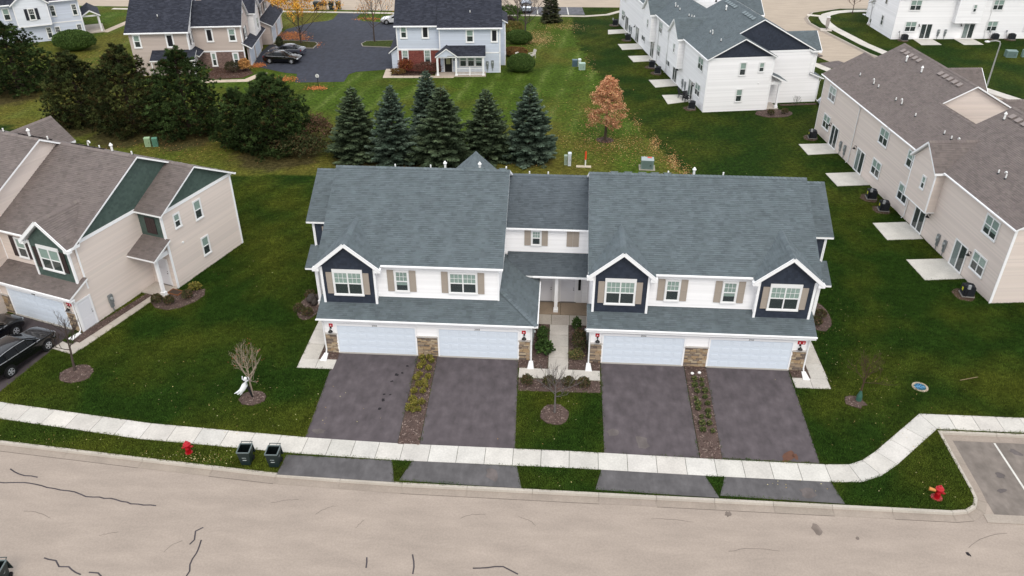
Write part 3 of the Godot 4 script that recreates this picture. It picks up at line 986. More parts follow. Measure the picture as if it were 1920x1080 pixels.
	var sl2 := MB.new()
	for x in [8.85, 13.75]: add_sheet(sl2, pv([x, -95.8, x + 0.16, -95.8, x + 0.45, -90.8, x + 0.25, -90.8]), 0.017, S(220, 218, 212))
	part("stall_line", sl2, M.road, br)
	var cl := MB.new()
	for c in [[41, -89, 44, -82, 47, -75], [43, -80, 45.2, -70, 48, -64], [45, -86, 49, -80], [28, -100, 36, -98, 44, -97]]:
		var line := resample(vecs(c), 0.8)
		for i in range(1, line.size() - 1): line[i] += Vector2(rnd(-.12, .12), rnd(-.1, .1))
		for i in line.size() - 1:
			var d: Vector2 = (line[i + 1] - line[i]).orthogonal().normalized() * 0.05
			add_sheet(cl, PackedVector2Array([line[i] - d, line[i + 1] - d, line[i + 1] + d, line[i] + d]), -0.115, S(140, 128, 120))
	part("crack_sealant", cl, M.asphalt, br)
	var bw := structure("sidewalk", "thin pale sidewalk along the street behind the older houses")
	slab_walk(bw, vecs([-60, -90.0, -8, -90.0, 5, -89.6, 7.2, -90.0, 16.7, -90.0, 20.3, -91.3, 23.5, -95]), 0.42, 3.0, 0.03, S(204, 196, 184))
	var cw := structure("sidewalk", "curving pale sidewalk on the corner lawn at the far right")
	slab_walk(cw, vecs([75, -97.5, 62.1, -96.75, 59.3, -96.4, 57, -95.45, 55, -93.6, 53.95, -91.4, 53.6, -88.3, 53.75, -85.3, 55.6, -76.4, 57.3, -71.2, 62, -60, 68, -49, 80, -34]), 0.72, 2.2, 0.03, S(216, 211, 203))
	slab_walk(cw, vecs([53.9, -92.6, 51.9, -93.3]), 0.5, 1.0, 0.031, S(224, 216, 204))
	slab_walk(cw, vecs([51.6, -84.2, 53.2, -83.9]), 0.8, 1.6, 0.028, S(214, 206, 196))
	var gw := structure("sidewalk", "pale sidewalk and driveway ends in front of the near white townhouse")
	slab_walk(gw, vecs([44, -70.5, 48.9, -60, 54, -51.2]), 0.62, 1.6, 0.03, S(210, 204, 195))
	for q in [[44.0, -74.5, 1.6], [48.0, -66.6, 1.7], [45.8, -71, 1.3]]:
		var pg := pv([q[0] - q[2], q[1] + 0.4, q[0] + q[2], q[1] - 1.2, q[0] + q[2] + 1.2, q[1] + 0.9, q[0] - q[2] + 0.8, q[1] + 2.6])
		paved.append(pg)
		sheet(gw, "apron", pg, 0.012, S(116, 106, 104), M.asphalt, 0.1)
	var bwk := structure("walkway", "tan concrete walk along the blue house porch")
	slab_walk(bwk, vecs([-8.6, -60.2, -8.3, -56.6]), 0.45, 1.2, 0.03, S(206, 190, 172))
	slab_walk(bwk, vecs([-8.75, -56.85, 0.0, -57.45]), 0.42, 1.3, 0.031, S(206, 190, 172))
	var twk := structure("walkway", "tan concrete walk at the corner of the taupe house")
	slab_walk(twk, vecs([-31, -53.4, -25.2, -54.3, -24.0, -57.6]), 0.5, 1.3, 0.03, S(206, 190, 172))
	var tlw := structure("walkway", "tan walk beside the porch of the pale blue house")
	slab_walk(tlw, vecs([-54.0, -75.5, -53.2, -83]), 0.6, 1.5, 0.03, S(200, 184, 166))
	var ps := structure("patio", "small paver patio by the chairs and clipped hedge")
	slab_walk(ps, vecs([8.6, -62.1, 9.0, -65.7]), 0.5, 1.2, 0.03, S(186, 172, 158))

func stains() -> void:
	var st := structure("stain", "small oil drips, rust and worn spots on the paving")
	for q in [[3.98, 2.1, 0.16, 0], [4.3, 1.9, 0.1, 0], [3.82, 2.75, 0.1, 0], [3.96, 4.0, 0.08, 0], [3.6, 4.0, 0.1, 0], [3.64, 4.5, 0.14, 0], [3.59, 5.28, 0.14, 0], [4.47, 1.2, 0.1, 0], [26.2, 7.75, 0.4, 1], [26.6, 7.7, 0.22, 1], [26.5, 12.47, 0.3, 2], [22.35, 11.85, 0.2, 2], [28.3, 13.0, 0.1, 2], [33.2, 13.6, 0.12, 0], [37.0, 8.3, 0.28, 3], [36.6, 9.4, 0.2, 3], [38.6, 6.5, 0.3, 3], [18.5, 7.2, 0.5, 3], [16.9, 6.4, 0.4, 3], [0.6, 7.4, 0.3, 3], [10.5, 10.1, 0.4, 3], [26.6, 10.3, 0.5, 3]]:
		var col: Color = [S(46, 42, 46), S(122, 86, 70), S(140, 127, 118), S(116, 108, 106)][q[3]]
		var y := 0.017 if q[1] < 9 else (0.04 if q[1] < 11 else -0.124)
		if q[0] > 35.5: y = -0.117
		sheet(st, "spot", disc(q[0], q[1], q[2] * rnd(0.7, 1.3), q[2] * 0.7, 12, 0.3, rnd(0, 3)), y, col, M.asphalt)

func patio(label: String, q: Array) -> void:
	var p := structure("patio", label)
	var pg := pv(q)
	paved.append(pg)
	sheet(p, "slab", pg, 0.05, S(214, 210, 202), M.concrete, 0.12)

func mulch_bed(label: String, pg: PackedVector2Array, y := 0.05, col := Color(0.53, 0.44, 0.41)) -> Node3D:
	var p := structure("mulch", label)
	paved.append(pg)
	sheet(p, "bed", pg, y, col, M.mulch, 0.08)
	var box := Rect2(pg[0], Vector2.ZERO)
	for q in pg: box = box.expand(q)
	var b := MB.new()
	var k := int(box.get_area() * 60)
	for i in k:
		var q := Vector2(rnd(box.position.x, box.end.x), rnd(box.position.y, box.end.y))
		if not Geometry2D.is_point_in_polygon(q, pg): continue
		var s := rnd(0.03, 0.07); var an := rnd(0, TAU)
		var u := V(cos(an), rnd(-.3, .3), sin(an)) * s; var w := V(-sin(an), rnd(-.2, .2), cos(an)) * s * 0.4
		var o := V(q.x, y + rnd(0.005, 0.03), q.y)
		var cl: Color = [S(150, 128, 118), S(112, 90, 82), S(134, 112, 104), S(84, 66, 60), S(168, 148, 138)][rng.randi() % 5]
		if (u.cross(w)).y < 0: b.quad(o - u + w, o + u + w, o + u - w, o - u - w, cl)
		else: b.quad(o - u - w, o + u - w, o + u + w, o - u + w, cl)
	part("wood_chips", b, M.shingle, p, "stuff")
	return p

func disc(x: float, z: float, rx: float, rz: float, k := 18, jit := 0.06, turn := 0.0) -> PackedVector2Array:
	var p := PackedVector2Array()
	for i in k:
		var a := TAU * i / k
		var r := 1.0 + rnd(-jit, jit)
		p.append(Vector2(x, z) + Vector2(cos(a) * rx * r, sin(a) * rz * r).rotated(turn))
	return p

# ---------------------------------------------------------------- houses
const SL := 0.535
const XP := Vector3(1, 0, 0)
const XN := Vector3(-1, 0, 0)
const ZP := Vector3(0, 0, 1)
const ZN := Vector3(0, 0, -1)
var PAL := {}

func make_palettes() -> void:
	PAL.grey = [S(116, 127, 132), S(114, 124, 129), S(118, 130, 135), S(112, 123, 127), S(120, 131, 137), S(116, 127, 132), S(108, 118, 123), S(117, 128, 133)]
	PAL.greyblue = [S(108, 117, 124), S(106, 115, 122), S(110, 119, 126), S(104, 113, 120), S(112, 121, 128), S(108, 117, 124), S(100, 109, 115), S(109, 118, 125)]
	PAL.brown = [S(139, 128, 124), S(136, 125, 122), S(142, 131, 126), S(134, 124, 120), S(144, 132, 128), S(139, 128, 124), S(129, 119, 115), S(140, 129, 125)]
	PAL.charcoal = [S(62, 65, 77), S(58, 61, 73), S(66, 69, 81), S(54, 57, 68), S(72, 75, 87)]
	PAL.navy = [S(50, 56, 68), S(48, 54, 66), S(53, 59, 71), S(46, 52, 63)]
	PAL.green = [S(74, 90, 84), S(72, 88, 82), S(77, 93, 87), S(69, 84, 79)]

func gable_roof_x(root: Node3D, x0: float, x1: float, zf: float, zr: float, ye: float, pal: Array, edge: Color, front := true) -> void:
	# ridge along x
	var zm := (zf + zr) * 0.5
	var yr := ye + (zf - zm) * SL
	roof(root, [V(x0, ye, zf), V(x1, ye, zf), V(x1, yr, zm), V(x0, yr, zm)], pal, edge)
	roof(root, [V(x1, ye, zr), V(x0, ye, zr), V(x0, yr, zm), V(x1, yr, zm)], pal, edge)
	ridge(root, V(x0, yr, zm), V(x1, yr, zm), pal, SL, ZP)

func gable_roof_z(root: Node3D, xc: float, hw: float, ye: float, sl: float, zf: float, zb_eave: float, zb_ridge: float, pal: Array, edge: Color) -> void:
	# ridge along z, its gable at zf; zb: where it runs into the roof behind
	var yr := ye + hw * sl
	if zf > zb_ridge:
		roof(root, [V(xc - hw, ye, zb_eave), V(xc - hw, ye, zf), V(xc, yr, zf), V(xc, yr, zb_ridge)], pal, edge, 0.3, 0.145, 0.2)
		roof(root, [V(xc + hw, ye, zf), V(xc + hw, ye, zb_eave), V(xc, yr, zb_ridge), V(xc, yr, zf)], pal, edge, 0.3, 0.145, 0.2)
	else:
		roof(root, [V(xc - hw, ye, zf), V(xc - hw, ye, zb_eave), V(xc, yr, zb_ridge), V(xc, yr, zf)], pal, edge, 0.3, 0.145, 0.2)
		roof(root, [V(xc + hw, ye, zb_eave), V(xc + hw, ye, zf), V(xc, yr, zf), V(xc, yr, zb_ridge)], pal, edge, 0.3, 0.145, 0.2)
	ridge(root, V(xc, yr, minf(zf, zb_ridge)), V(xc, yr, maxf(zf, zb_ridge)), pal, sl, XP)

func dormer(root: Node3D, xc: float, o: Dictionary, yb := 3.2) -> void:
	var tc: Color = o.trim
	var hw := 1.62
	var z := -0.8
	shakes(root, V(xc - hw, yb, z), XP, [0, 0, hw * 2, 0, hw * 2, 5.86 - yb, hw, 5.86 + hw * 0.84 - yb, 0, 5.86 - yb], o.accent)
	var u := 0.0
	for s in [-1, 1]:
		var nn: Vector3 = XP * s
		var uu: Vector3 = ZN * s
		wall(root, V(xc + hw * s, yb, z if s > 0 else -1.3), uu, [0, 0, 0.5, 0, 0.5, 5.86 - yb, 0, 5.86 - yb], o.side)
	var b := MB.new()
	for s in [-1, 1]:
		b.box(xc + hw * s - 0.07, xc + hw * s + 0.07, yb, 5.8, z - 0.06, z + 0.06, tc)
		# returned eaves of the gable
		b.box(xc + 1.88 * s - 0.2, xc + 1.88 * s + 0.2, 5.62, 5.82, z + 0.02, -0.47, tc)
		b.bar(V(xc + 2.0 * s, 5.78, -0.47), V(xc, 5.78 + 2.0 * 0.84, -0.47), 0.05, 0.22, tc)
		b.bar(V(xc + 1.95 * s, 5.70, z + 0.16), V(xc, 5.70 + 1.95 * 0.84, z + 0.16), 0.32, 0.05, tc)
	part("trim", b, M.paint, root)
	gable_roof_z(root, xc, 1.98, 5.88, 0.84, -0.44, -1.5, -4.2, o.pal, tc)
	window(root, V(xc - 0.97, 3.84, z + 0.01), XP, 1.86, 1.82, 2, o.grid, 0.13)
	shutter(root, V(xc - 1.36, 3.93, z + 0.012), XP, 0.37, 1.5, o.shutter)
	shutter(root, V(xc + 0.9, 3.93, z + 0.012), XP, 0.37, 1.5, o.shutter)

func front_window(root: Node3D, x: float, w: float, cols: int, o: Dictionary, z := -1.3, y := 3.89, h := 1.52) -> void:
	window(root, V(x, y, z), XP, w, h, cols, o.grid)
	shutter(root, V(x - 0.43, y + 0.03, z), XP, 0.4, h - 0.02, o.shutter)
	shutter(root, V(x + w + 0.02, y + 0.03, z), XP, 0.4, h - 0.02, o.shutter)

func wing(root: Node3D, xw: float, s: int, o: Dictionary) -> void:
	# xw: the main end wall; s: -1 left end, 1 right end
	var tc: Color = o.trim
	var xo := xw + 2.05 * s
	var nn := XP * s
	var uu := ZN * s
	var oz := -6.65 if s > 0 else -13.9
	wall(root, V(xo, 0, oz), uu, [0, 0, 7.25, 0, 7.25, 5.82, 0, 5.82], o.side)
	shakes(root, V(xo, 5.82, oz), uu, [-0.2, 0, 7.45, 0, 3.625, 2.1], o.accent, "gable")
	var xa := minf(xw, xo); var xb := maxf(xw, xo)
	wall(root, V(xa, 0, -6.65), XP, [0, 0, xb - xa, 0, xb - xa, 3.95, 0, 3.95], o.side)
	shakes(root, V(xa, 3.9, -6.65), XP, [0, 0, xb - xa, 0, xb - xa, 1.98, 0, 1.98], o.accent)
	if o.get("porch_shutter", true):
		shutter(root, V((xa + xb) * 0.5 - 0.42, 4.25, -6.64), XP, 0.42, 1.2, o.shutter); shutter(root, V((xa + xb) * 0.5, 4.25, -6.64), XP, 0.42, 1.2, o.shutter)
	entry_door(root, V((xa + xb) * 0.5 - 0.45, 0.12, -6.65), XP)
	var x0 := minf(xw, xo + 0.35 * s); var x1 := maxf(xw, xo + 0.35 * s)
	gable_roof_x(root, x0, x1, -6.35, -14.2, 5.9, o.pal, tc)
	# little porch roof with its post
	roof(root, [V(x0, 3.2, -4.85), V(x1, 3.2, -4.85), V(x1, 4.0, -6.65), V(x0, 4.0, -6.65)], o.pal, tc, 0.3, 0.145, 0.13, "porch_roof")
	var b := MB.new()
	b.box(minf(xo - 0.3 * s, xo - 0.1 * s), maxf(xo - 0.3 * s, xo - 0.1 * s), 0.1, 2.85, -5.55, -5.35, tc)
	b.box(minf(xo - 0.36 * s, xo - 0.04 * s), maxf(xo - 0.36 * s, xo - 0.04 * s), 0.08, 0.35, -5.61, -5.29, tc)
	part("post", b, M.paint, root)
	b = MB.new()
	b.box(xa, xb, 2.8, 3.12, -5.55, -5.33, tc)
	b.box(minf(xo - 0.28 * s, xo - 0.08 * s), maxf(xo - 0.28 * s, xo - 0.08 * s), 2.8, 3.12, -6.6, -5.55, tc)
	b.box(minf(xo, xo - 0.1 * s) - 0.01, maxf(xo, xo - 0.1 * s) + 0.01, 3.9, 5.85, -6.66, -6.6, tc)
	b.box(minf(xo - 0.02 * s, xo + 0.03 * s), maxf(xo - 0.02 * s, xo + 0.03 * s), 0, 5.82, -6.74, -6.56, tc)
	b.box(minf(xo - 0.02 * s, xo + 0.03 * s), maxf(xo - 0.02 * s, xo + 0.03 * s), 0, 5.82, -13.96, -13.78, tc)
	b.box(minf(xo, xo + 0.05 * s), maxf(xo, xo + 0.05 * s), 5.74, 5.96, -14.1, -6.45, tc)
	part("trim", b, M.paint, root)
	var st := MB.new(); st.box(xa, xb, 0, 0.1, -6.65, -5.2, S(200, 190, 180)); part("stoop", st, M.concrete, root)
	# end windows
	for q in [[3.45, 3.95, 0.82, 1.5], [5.62, 4.26, 0.68, 1.12], [3.45, 1.02, 0.82, 1.5]]:
		var zz: float = -13.9 + q[0]
		var oo := V(xo, q[1], zz + q[2]) if s > 0 else V(xo, q[1], zz)
		window(root, oo, uu, q[2], q[3], 1, false)
	var ev := MB.new(); ev.lathe([Vector2(0.09, 0), Vector2(0.09, 0.05), Vector2(0.0, 0.08)], 10, S(240, 240, 240))
	var m := part("wall_vent", ev, M.gloss, root)
	m.transform = Transform3D(Basis(Vector3(0, 0, 1), -PI / 2 * s), V(xo + 0.01 * s, 3.05, -8.0))

func end_wall(root: Node3D, xw: float, s: int, o: Dictionary, from_z := -6.65) -> void:
	# the main block's gable wall with its garage flank
	var tc: Color = o.trim
	var uu := ZN * s
	var pts: Array
	if s > 0:
		pts = [0, 0, -from_z, 0, -from_z, 5.86, 1.3, 5.86, 1.3, 3.3, 0, 2.75]
		wall(root, V(xw, 0, 0), uu, [0, 0, -from_z, 0, -from_z, 3.4, 1.3, 3.4, 0, 2.8], o.side)
		wall(root, V(xw, 3.4, 0), uu, [1.3, 0, -from_z, 0, -from_z, 2.46, 1.3, 2.46], o.side)
		shakes(root, V(xw, 5.86, 0), uu, [0.95, 0, 14.25, 0, 7.6, 3.5], o.accent, "gable")
	else:
		wall(root, V(xw, 0, from_z), uu, [0, 0, -from_z, 0, -from_z, 2.8, -from_z - 1.3, 3.4, 0, 3.4], o.side)
		wall(root, V(xw, 3.4, from_z), uu, [0, 0, -from_z - 1.3, 0, -from_z - 1.3, 2.46, 0, 2.46], o.side)
		shakes(root, V(xw, 5.86, -14.2), uu, [-0.05, 0, 13.25, 0, 6.6, 3.5], o.accent, "gable")
	var b := MB.new()
	b.box(minf(xw, xw + 0.05 * s), maxf(xw, xw + 0.05 * s), 5.76, 5.98, -14.1, -1.0, tc)
	b.box(minf(xw - 0.03 * s, xw + 0.035 * s), maxf(xw - 0.03 * s, xw + 0.035 * s), 2.6, 5.86, -1.36, -1.26, tc)
	b.box(minf(xw - 0.03 * s, xw + 0.035 * s), maxf(xw - 0.03 * s, xw + 0.035 * s), 0, 2.7, -0.08, 0.03, tc)
	part("trim", b, M.paint, root)

func inner_gable(root: Node3D, xw: float, s: int, o: Dictionary, zf := -1.3) -> void:
	# gable wall of a main block above the lower roof between two blocks
	var uu := ZN * s
	if s > 0: wall(root, V(xw, 5.8, 0), uu, [1.15, 0, 14.05, 0, 7.6, 3.45], o.side)
	else: wall(root, V(xw, 5.8, -14.2), uu, [0.15, 0, 13.05, 0, 6.6, 3.45], o.side)

func bump(root: Node3D, x0: float, x1: float, o: Dictionary) -> void:
	var tc: Color = o.trim
	var xc := (x0 + x1) * 0.5; var hw := (x1 - x0) * 0.5
	var z := -14.65
	wall(root, V(x1, 2.42, z), XN, [0, 0, hw * 2, 0, hw * 2, 3.4, hw, 3.4 + hw * 0.9, 0, 3.4], o.side)
	wall(root, V(x0, 2.42, z), ZP, [0, 0, 0.75, 0, 0.75, 3.45, 0, 3.45], o.side)
	wall(root, V(x1, 2.42, -13.9), ZN, [0, 0, 0.75, 0, 0.75, 3.45, 0, 3.45], o.side)
	var b := MB.new()
	b.box(x0 - 0.02, x1 + 0.02, 2.36, 2.46, z - 0.03, -13.9, tc)
	for x in [x0, x1]: b.box(x - 0.06, x + 0.06, 2.42, 5.8, z - 0.03, z + 0.05, tc)
	part("trim", b, M.paint, root)
	gable_roof_z(root, xc, hw + 0.28, 5.84, 0.9, z - 0.28, -13.7, -14.2 + (hw + 0.28) * 0.9 / SL + 0.1, o.pal, tc)
	window(root, V(xc - 0.15, 3.85, z), XN, 0.6, 1.12, 1, false)

func rear_unit(root: Node3D, s0: float, dirn: int, xl: float, inner: bool) -> void:
	# windows and doors of two units from one end of the building; xl: x of that end
	var R := func(a: float, w: float) -> float:  # left edge seen from behind = larger x
		return xl + dirn * (a + (w if dirn > 0 else 0.0))
	for y in [3.96, 1.04]:
		window(root, V(R.call(1.55, 1.68), y, -13.9), XN, 1.68, 1.48, 2, false)
		if inner: window(root, V(R.call(13.22, 1.7), y, -13.9), XN, 1.7, 1.48, 2, false)
	sliding_door(root, V(R.call(3.86, 1.72), 0.08, -13.9), XN, dirn > 0)
	sliding_door(root, V(R.call(10.0, 1.72), 0.08, -13.9), XN, dirn < 0)
	wall_lamp(root, V(R.call(3.55, 0.0), 1.95, -13.9), ZN); wall_lamp(root, V(R.call(9.6, 0.0), 1.95, -13.9), ZN)
	meter(root, V(R.call(6.6, 0.0), 0, -13.9), ZN); meter(root, V(R.call(7.6, 0.0), 0, -13.9), ZN)

func townhouse(root: Node3D, o: Dictionary) -> void:
	var tc: Color = o.trim
	var XL := -0.85
	var XR: float = o.xr
	var only_right: bool = o.get("only_right", false)
	var lx0: float = o.get("rx0", 15.7)  # left wall of the right block
	var numbers: Array = o.get("numbers", ["", "", "", ""])
	# ---- right block
	wall(root, V(lx0, 2.9, -1.3), XP, [0, 0, XR - lx0, 0, XR - lx0, 2.98, 0, 2.98], o.side)
	wall(root, V(lx0, 0, 0), XP, [0, 0, XR - lx0, 0, XR - lx0, 2.62, 0, 2.62], o.side)
	end_wall(root, XR, 1, o)
	wing(root, XR, 1, o)
	gable_roof_x(root, lx0 - 0.33, XR + 0.3, -1.0, -14.2, 5.9, o.pal, tc)
	roof(root, [V(lx0 - 0.27, 2.76, 0.38), V(XR + 0.24, 2.76, 0.38), V(XR + 0.24, 3.46, -1.3), V(lx0 - 0.27, 3.46, -1.3)], o.pal, tc, 0.3, 0.145, 0.14, "garage_roof")
	trim(root, [[lx0 - 0.3, XR + 0.27, 2.67, 2.74, 0.38, 0.46], [lx0 + 3.7 if not only_right else lx0, XR - 3.75, 5.8, 5.88, -1.0, -0.91], [lx0 - 0.33, XR + 2.38, 5.8, 5.88, -14.29, -14.2], [lx0 - 0.27, XR + 0.24, 2.5, 2.6, 0.02, 0.38]], tc, "gutter")
	dormer(root, XR - 1.73, o)
	for q in [[22.93, 3], [16.47, 2]]:
		var x: float = q[0] + XR - 28.76
		if x > lx0:
			garage_door(root, V(x, 0, 0.0), XP, 4.88, 2.08, numbers[q[1]])
	stones(root, V(XR - 0.88, 0, 0), XP, 0.85, 1.44)
	if only_right:
		stones(root, V(lx0 + 0.05, 0, 0), XP, 22.9 - 22.25, 1.44)
		front_window(root, XR - 5.35, 0.92, 1, o)
	else:
		stones(root, V(XR - 7.32, 0, 0), XP, 1.4, 1.44)
		stones(root, V(lx0 + 0.02, 0, 0), XP, 0.72, 1.44)
		dormer(root, lx0 + 1.68, o)
		front_window(root, 20.05, 0.92, 1, o); front_window(root, XR - 5.35, 0.92, 1, o)
	downspout(root, XR - 0.02, 0.05, 2.7, ZP)
	wall_lamp(root, V(XR - 0.5, 1.8, 0.0), ZP); alarm(root, V(XR - 0.55, 2.06, 0), ZP); alarm(root, V(XR - 0.33, 2.06, 0), ZP)
	# left flank of the right block, and the wall behind it
	wall(root, V(lx0, 0, -13.9), ZP, [0, 0, 13.9, 0, 13.9, 2.75, 12.6, 3.4, 0, 3.4], o.side)
	wall(root, V(lx0, 3.4, -13.9), ZP, [0, 0, 12.6, 0, 12.6, 2.48, 0, 2.48], o.side)
	inner_gable(root, lx0, -1, o)
	trim(root, [[lx0 - 0.03, lx0 + 0.06, 2.7, 5.85, -1.36, -1.26], [lx0 - 0.03, lx0 + 0.06, 0, 2.7, -0.06, 0.03]], tc)
	var xb := XR + 2.05
	var xa := -2.9 if not only_right else lx0
	wall(root, V(xb, 0, -13.9), XN, [0, 0, xb - xa, 0, xb - xa, 5.86, 0, 5.86], o.side)
	rear_unit(root, 0, -1, xb, XR > 30 or o.get("rear_all", true))
	for q in o.get("bumps", []): bump(root, q[0], q[1], o)
	for x in o.get("spouts", []): downspout(root, x, -13.92, 5.8, ZN, false)
	if only_right: return
	# ---- left block
	wall(root, V(XL, 2.9, -1.3), XP, [0, 0, 9.98 - XL, 0, 9.98 - XL, 2.98, 0, 2.98], o.side)
	wall(root, V(XL, 0, 0), XP, [0, 0, 12.04 - XL, 0, 12.04 - XL, 2.62, 0, 2.62], o.side)
	wall(root, V(12.04, 0, 0), ZN, [0, 0, 6.65, 0, 6.65, 2.8, 0, 2.8], o.side)
	wall(root, V(9.98, 2.9, 0), ZN, [1.3, 0, 13.9, 0, 13.9, 2.98, 1.3, 2.98], o.side)
	inner_gable(root, 9.98, 1, o)
	end_wall(root, XL, -1, o)
	wing(root, XL, -1, o)
	gable_roof_x(root, XL - 0.25, 10.29, -1.0, -14.2, 5.9, o.pal, tc)
	roof(root, [V(XL - 0.27, 2.76, 0.38), V(12.42, 2.76, 0.38), V(9.98, 3.78, -2.06), V(XL - 0.27, 3.46, -1.3)], o.pal, tc, 0.3, 0.145, 0.14, "garage_roof")
	roof(root, [V(12.42, 2.76, 0.38), V(12.42, 2.76, -6.65), V(9.98, 3.78, -6.65), V(9.98, 3.78, -2.06)], o.pal, tc, 0.3, 0.145, 0.14, "garage_roof")
	ridge(root, V(12.42, 2.8, 0.38), V(9.98, 3.82, -2.06), o.pal, 0.3, V(0.707, 0, -0.707))
	# ---- low block between them
	wall(root, V(9.98, 3.5, -6.65), XP, [0, 0, lx0 - 9.98, 0, lx0 - 9.98, 2.38, 0, 2.38], o.side)
	wall(root, V(12.04, 0, -6.65), XP, [0, 0, lx0 - 12.04, 0, lx0 - 12.04, 3.5, 0, 3.5], o.side)
	gable_roof_x(root, 9.98, lx0, -6.35, -14.2, 5.9, o.pal2, tc)
	roof(root, [V(10.2, 3.18, -4.85), V(lx0, 3.18, -4.85), V(lx0, 3.99, -6.65), V(10.2, 3.99, -6.65)], o.pal2, tc, 0.3, 0.145, 0.13, "porch_roof")
	trim(root, [[XL - 0.3, 12.45, 2.67, 2.74, 0.38, 0.46], [12.42, 12.5, 2.67, 2.74, -4.9, 0.46], [2.85, 10.29, 5.8, 5.88, -1.0, -0.91], [10.0, lx0, 5.8, 5.88, -6.35, -6.27], [11.95, lx0, 3.07, 3.15, -4.85, -4.77], [-3.25, lx0, 5.8, 5.88, -14.29, -14.2]], tc, "gutter")
	trim(root, [[13.42, 13.64, 0.07, 2.78, -5.58, -5.36], [13.37, 13.69, 0.07, 0.3, -5.63, -5.31], [12.04, lx0, 2.78, 3.06, -5.6, -5.34], [9.93, 10.03, 2.9, 5.85, -1.36, -1.25], [11.98, 12.08, 0, 2.7, -0.06, 0.035], [9.98, lx0, 3.5, 3.56, -6.65, -6.62]], tc)
	dormer(root, 0.86, o)
	front_window(root, 3.57, 0.92, 1, o); front_window(root, 6.91, 1.79, 2, o)
	window(root, V(11.73, 4.5, -6.65), XP, 0.7, 1.15, 1, o.grid)
	shutter(root, V(11.3, 4.5, -6.65), XP, 0.42, 1.15, o.shutter); shutter(root, V(12.45, 4.5, -6.65), XP, 0.4, 1.15, o.shutter)
	shutter(root, V(14.1, 4.5, -6.65), XP, 0.4, 1.16, o.shutter); shutter(root, V(14.51, 4.5, -6.65), XP, 0.4, 1.16, o.shutter)
	entry_door(root, V(12.3, 0.12, -6.65), XP); entry_door(root, V(13.85, 0.12, -6.65), XP)
	var sd := MB.new(); sd.box(14.92, 15.3, 0.12, 2.24, -6.64, -6.6, S(228, 228, 230)); sd.box(15.02, 15.2, 1.1, 2.0, -6.6, -6.59, S(24, 24, 26)); part("sidelight", sd, M.gloss, root)
	garage_door(root, V(0, 0, 0), XP, 4.88, 2.08, numbers[0]); garage_door(root, V(6.37, 0, 0), XP, 4.88, 2.08, numbers[1])
	stones(root, V(XL + 0.03, 0, 0), XP, 0.76, 1.44); stones(root, V(4.98, 0, 0), XP, 1.29, 1.44); stones(root, V(11.31, 0, 0), XP, 0.7, 1.44)
	downspout(root, XL + 0.02, 0.05, 2.7, ZP); downspout(root, 12.1, 0.05, 2.7, ZP); downspout(root, 15.66, 0.05, 2.7, ZP)
	wall_lamp(root, V(-0.4, 1.8, 0.0), ZP); alarm(root, V(-0.38, 2.06, 0), ZP)
	wall_lamp(root, V(11.65, 1.8, 0.0), ZP); alarm(root, V(11.62, 2.06, 0), ZP)
	wall_lamp(root, V(16.14, 1.8, 0.0), ZP); alarm(root, V(16.12, 2.06, 0), ZP)
	meter(root, V(12.06, 0.2, -1.2), XP); meter(root, V(15.66, 0.2, -1.6), XN)
	rear_unit(root, 0, 1, -2.9, true)
	var vc: Color = o.pal[3]
	for q in o.get("pipes", []):
		var y: float = 5.9 + (q[1] + 0.3) * SL
		vent_pipe(root, V(q[0], y, -13.9 + q[1]), q[2])
	for q in o.get("vents", []):
		box_vent(root, V(q[0], 5.9 + (q[1] + 0.3) * SL, -13.9 + q[1]), PI, atan(SL), vc)

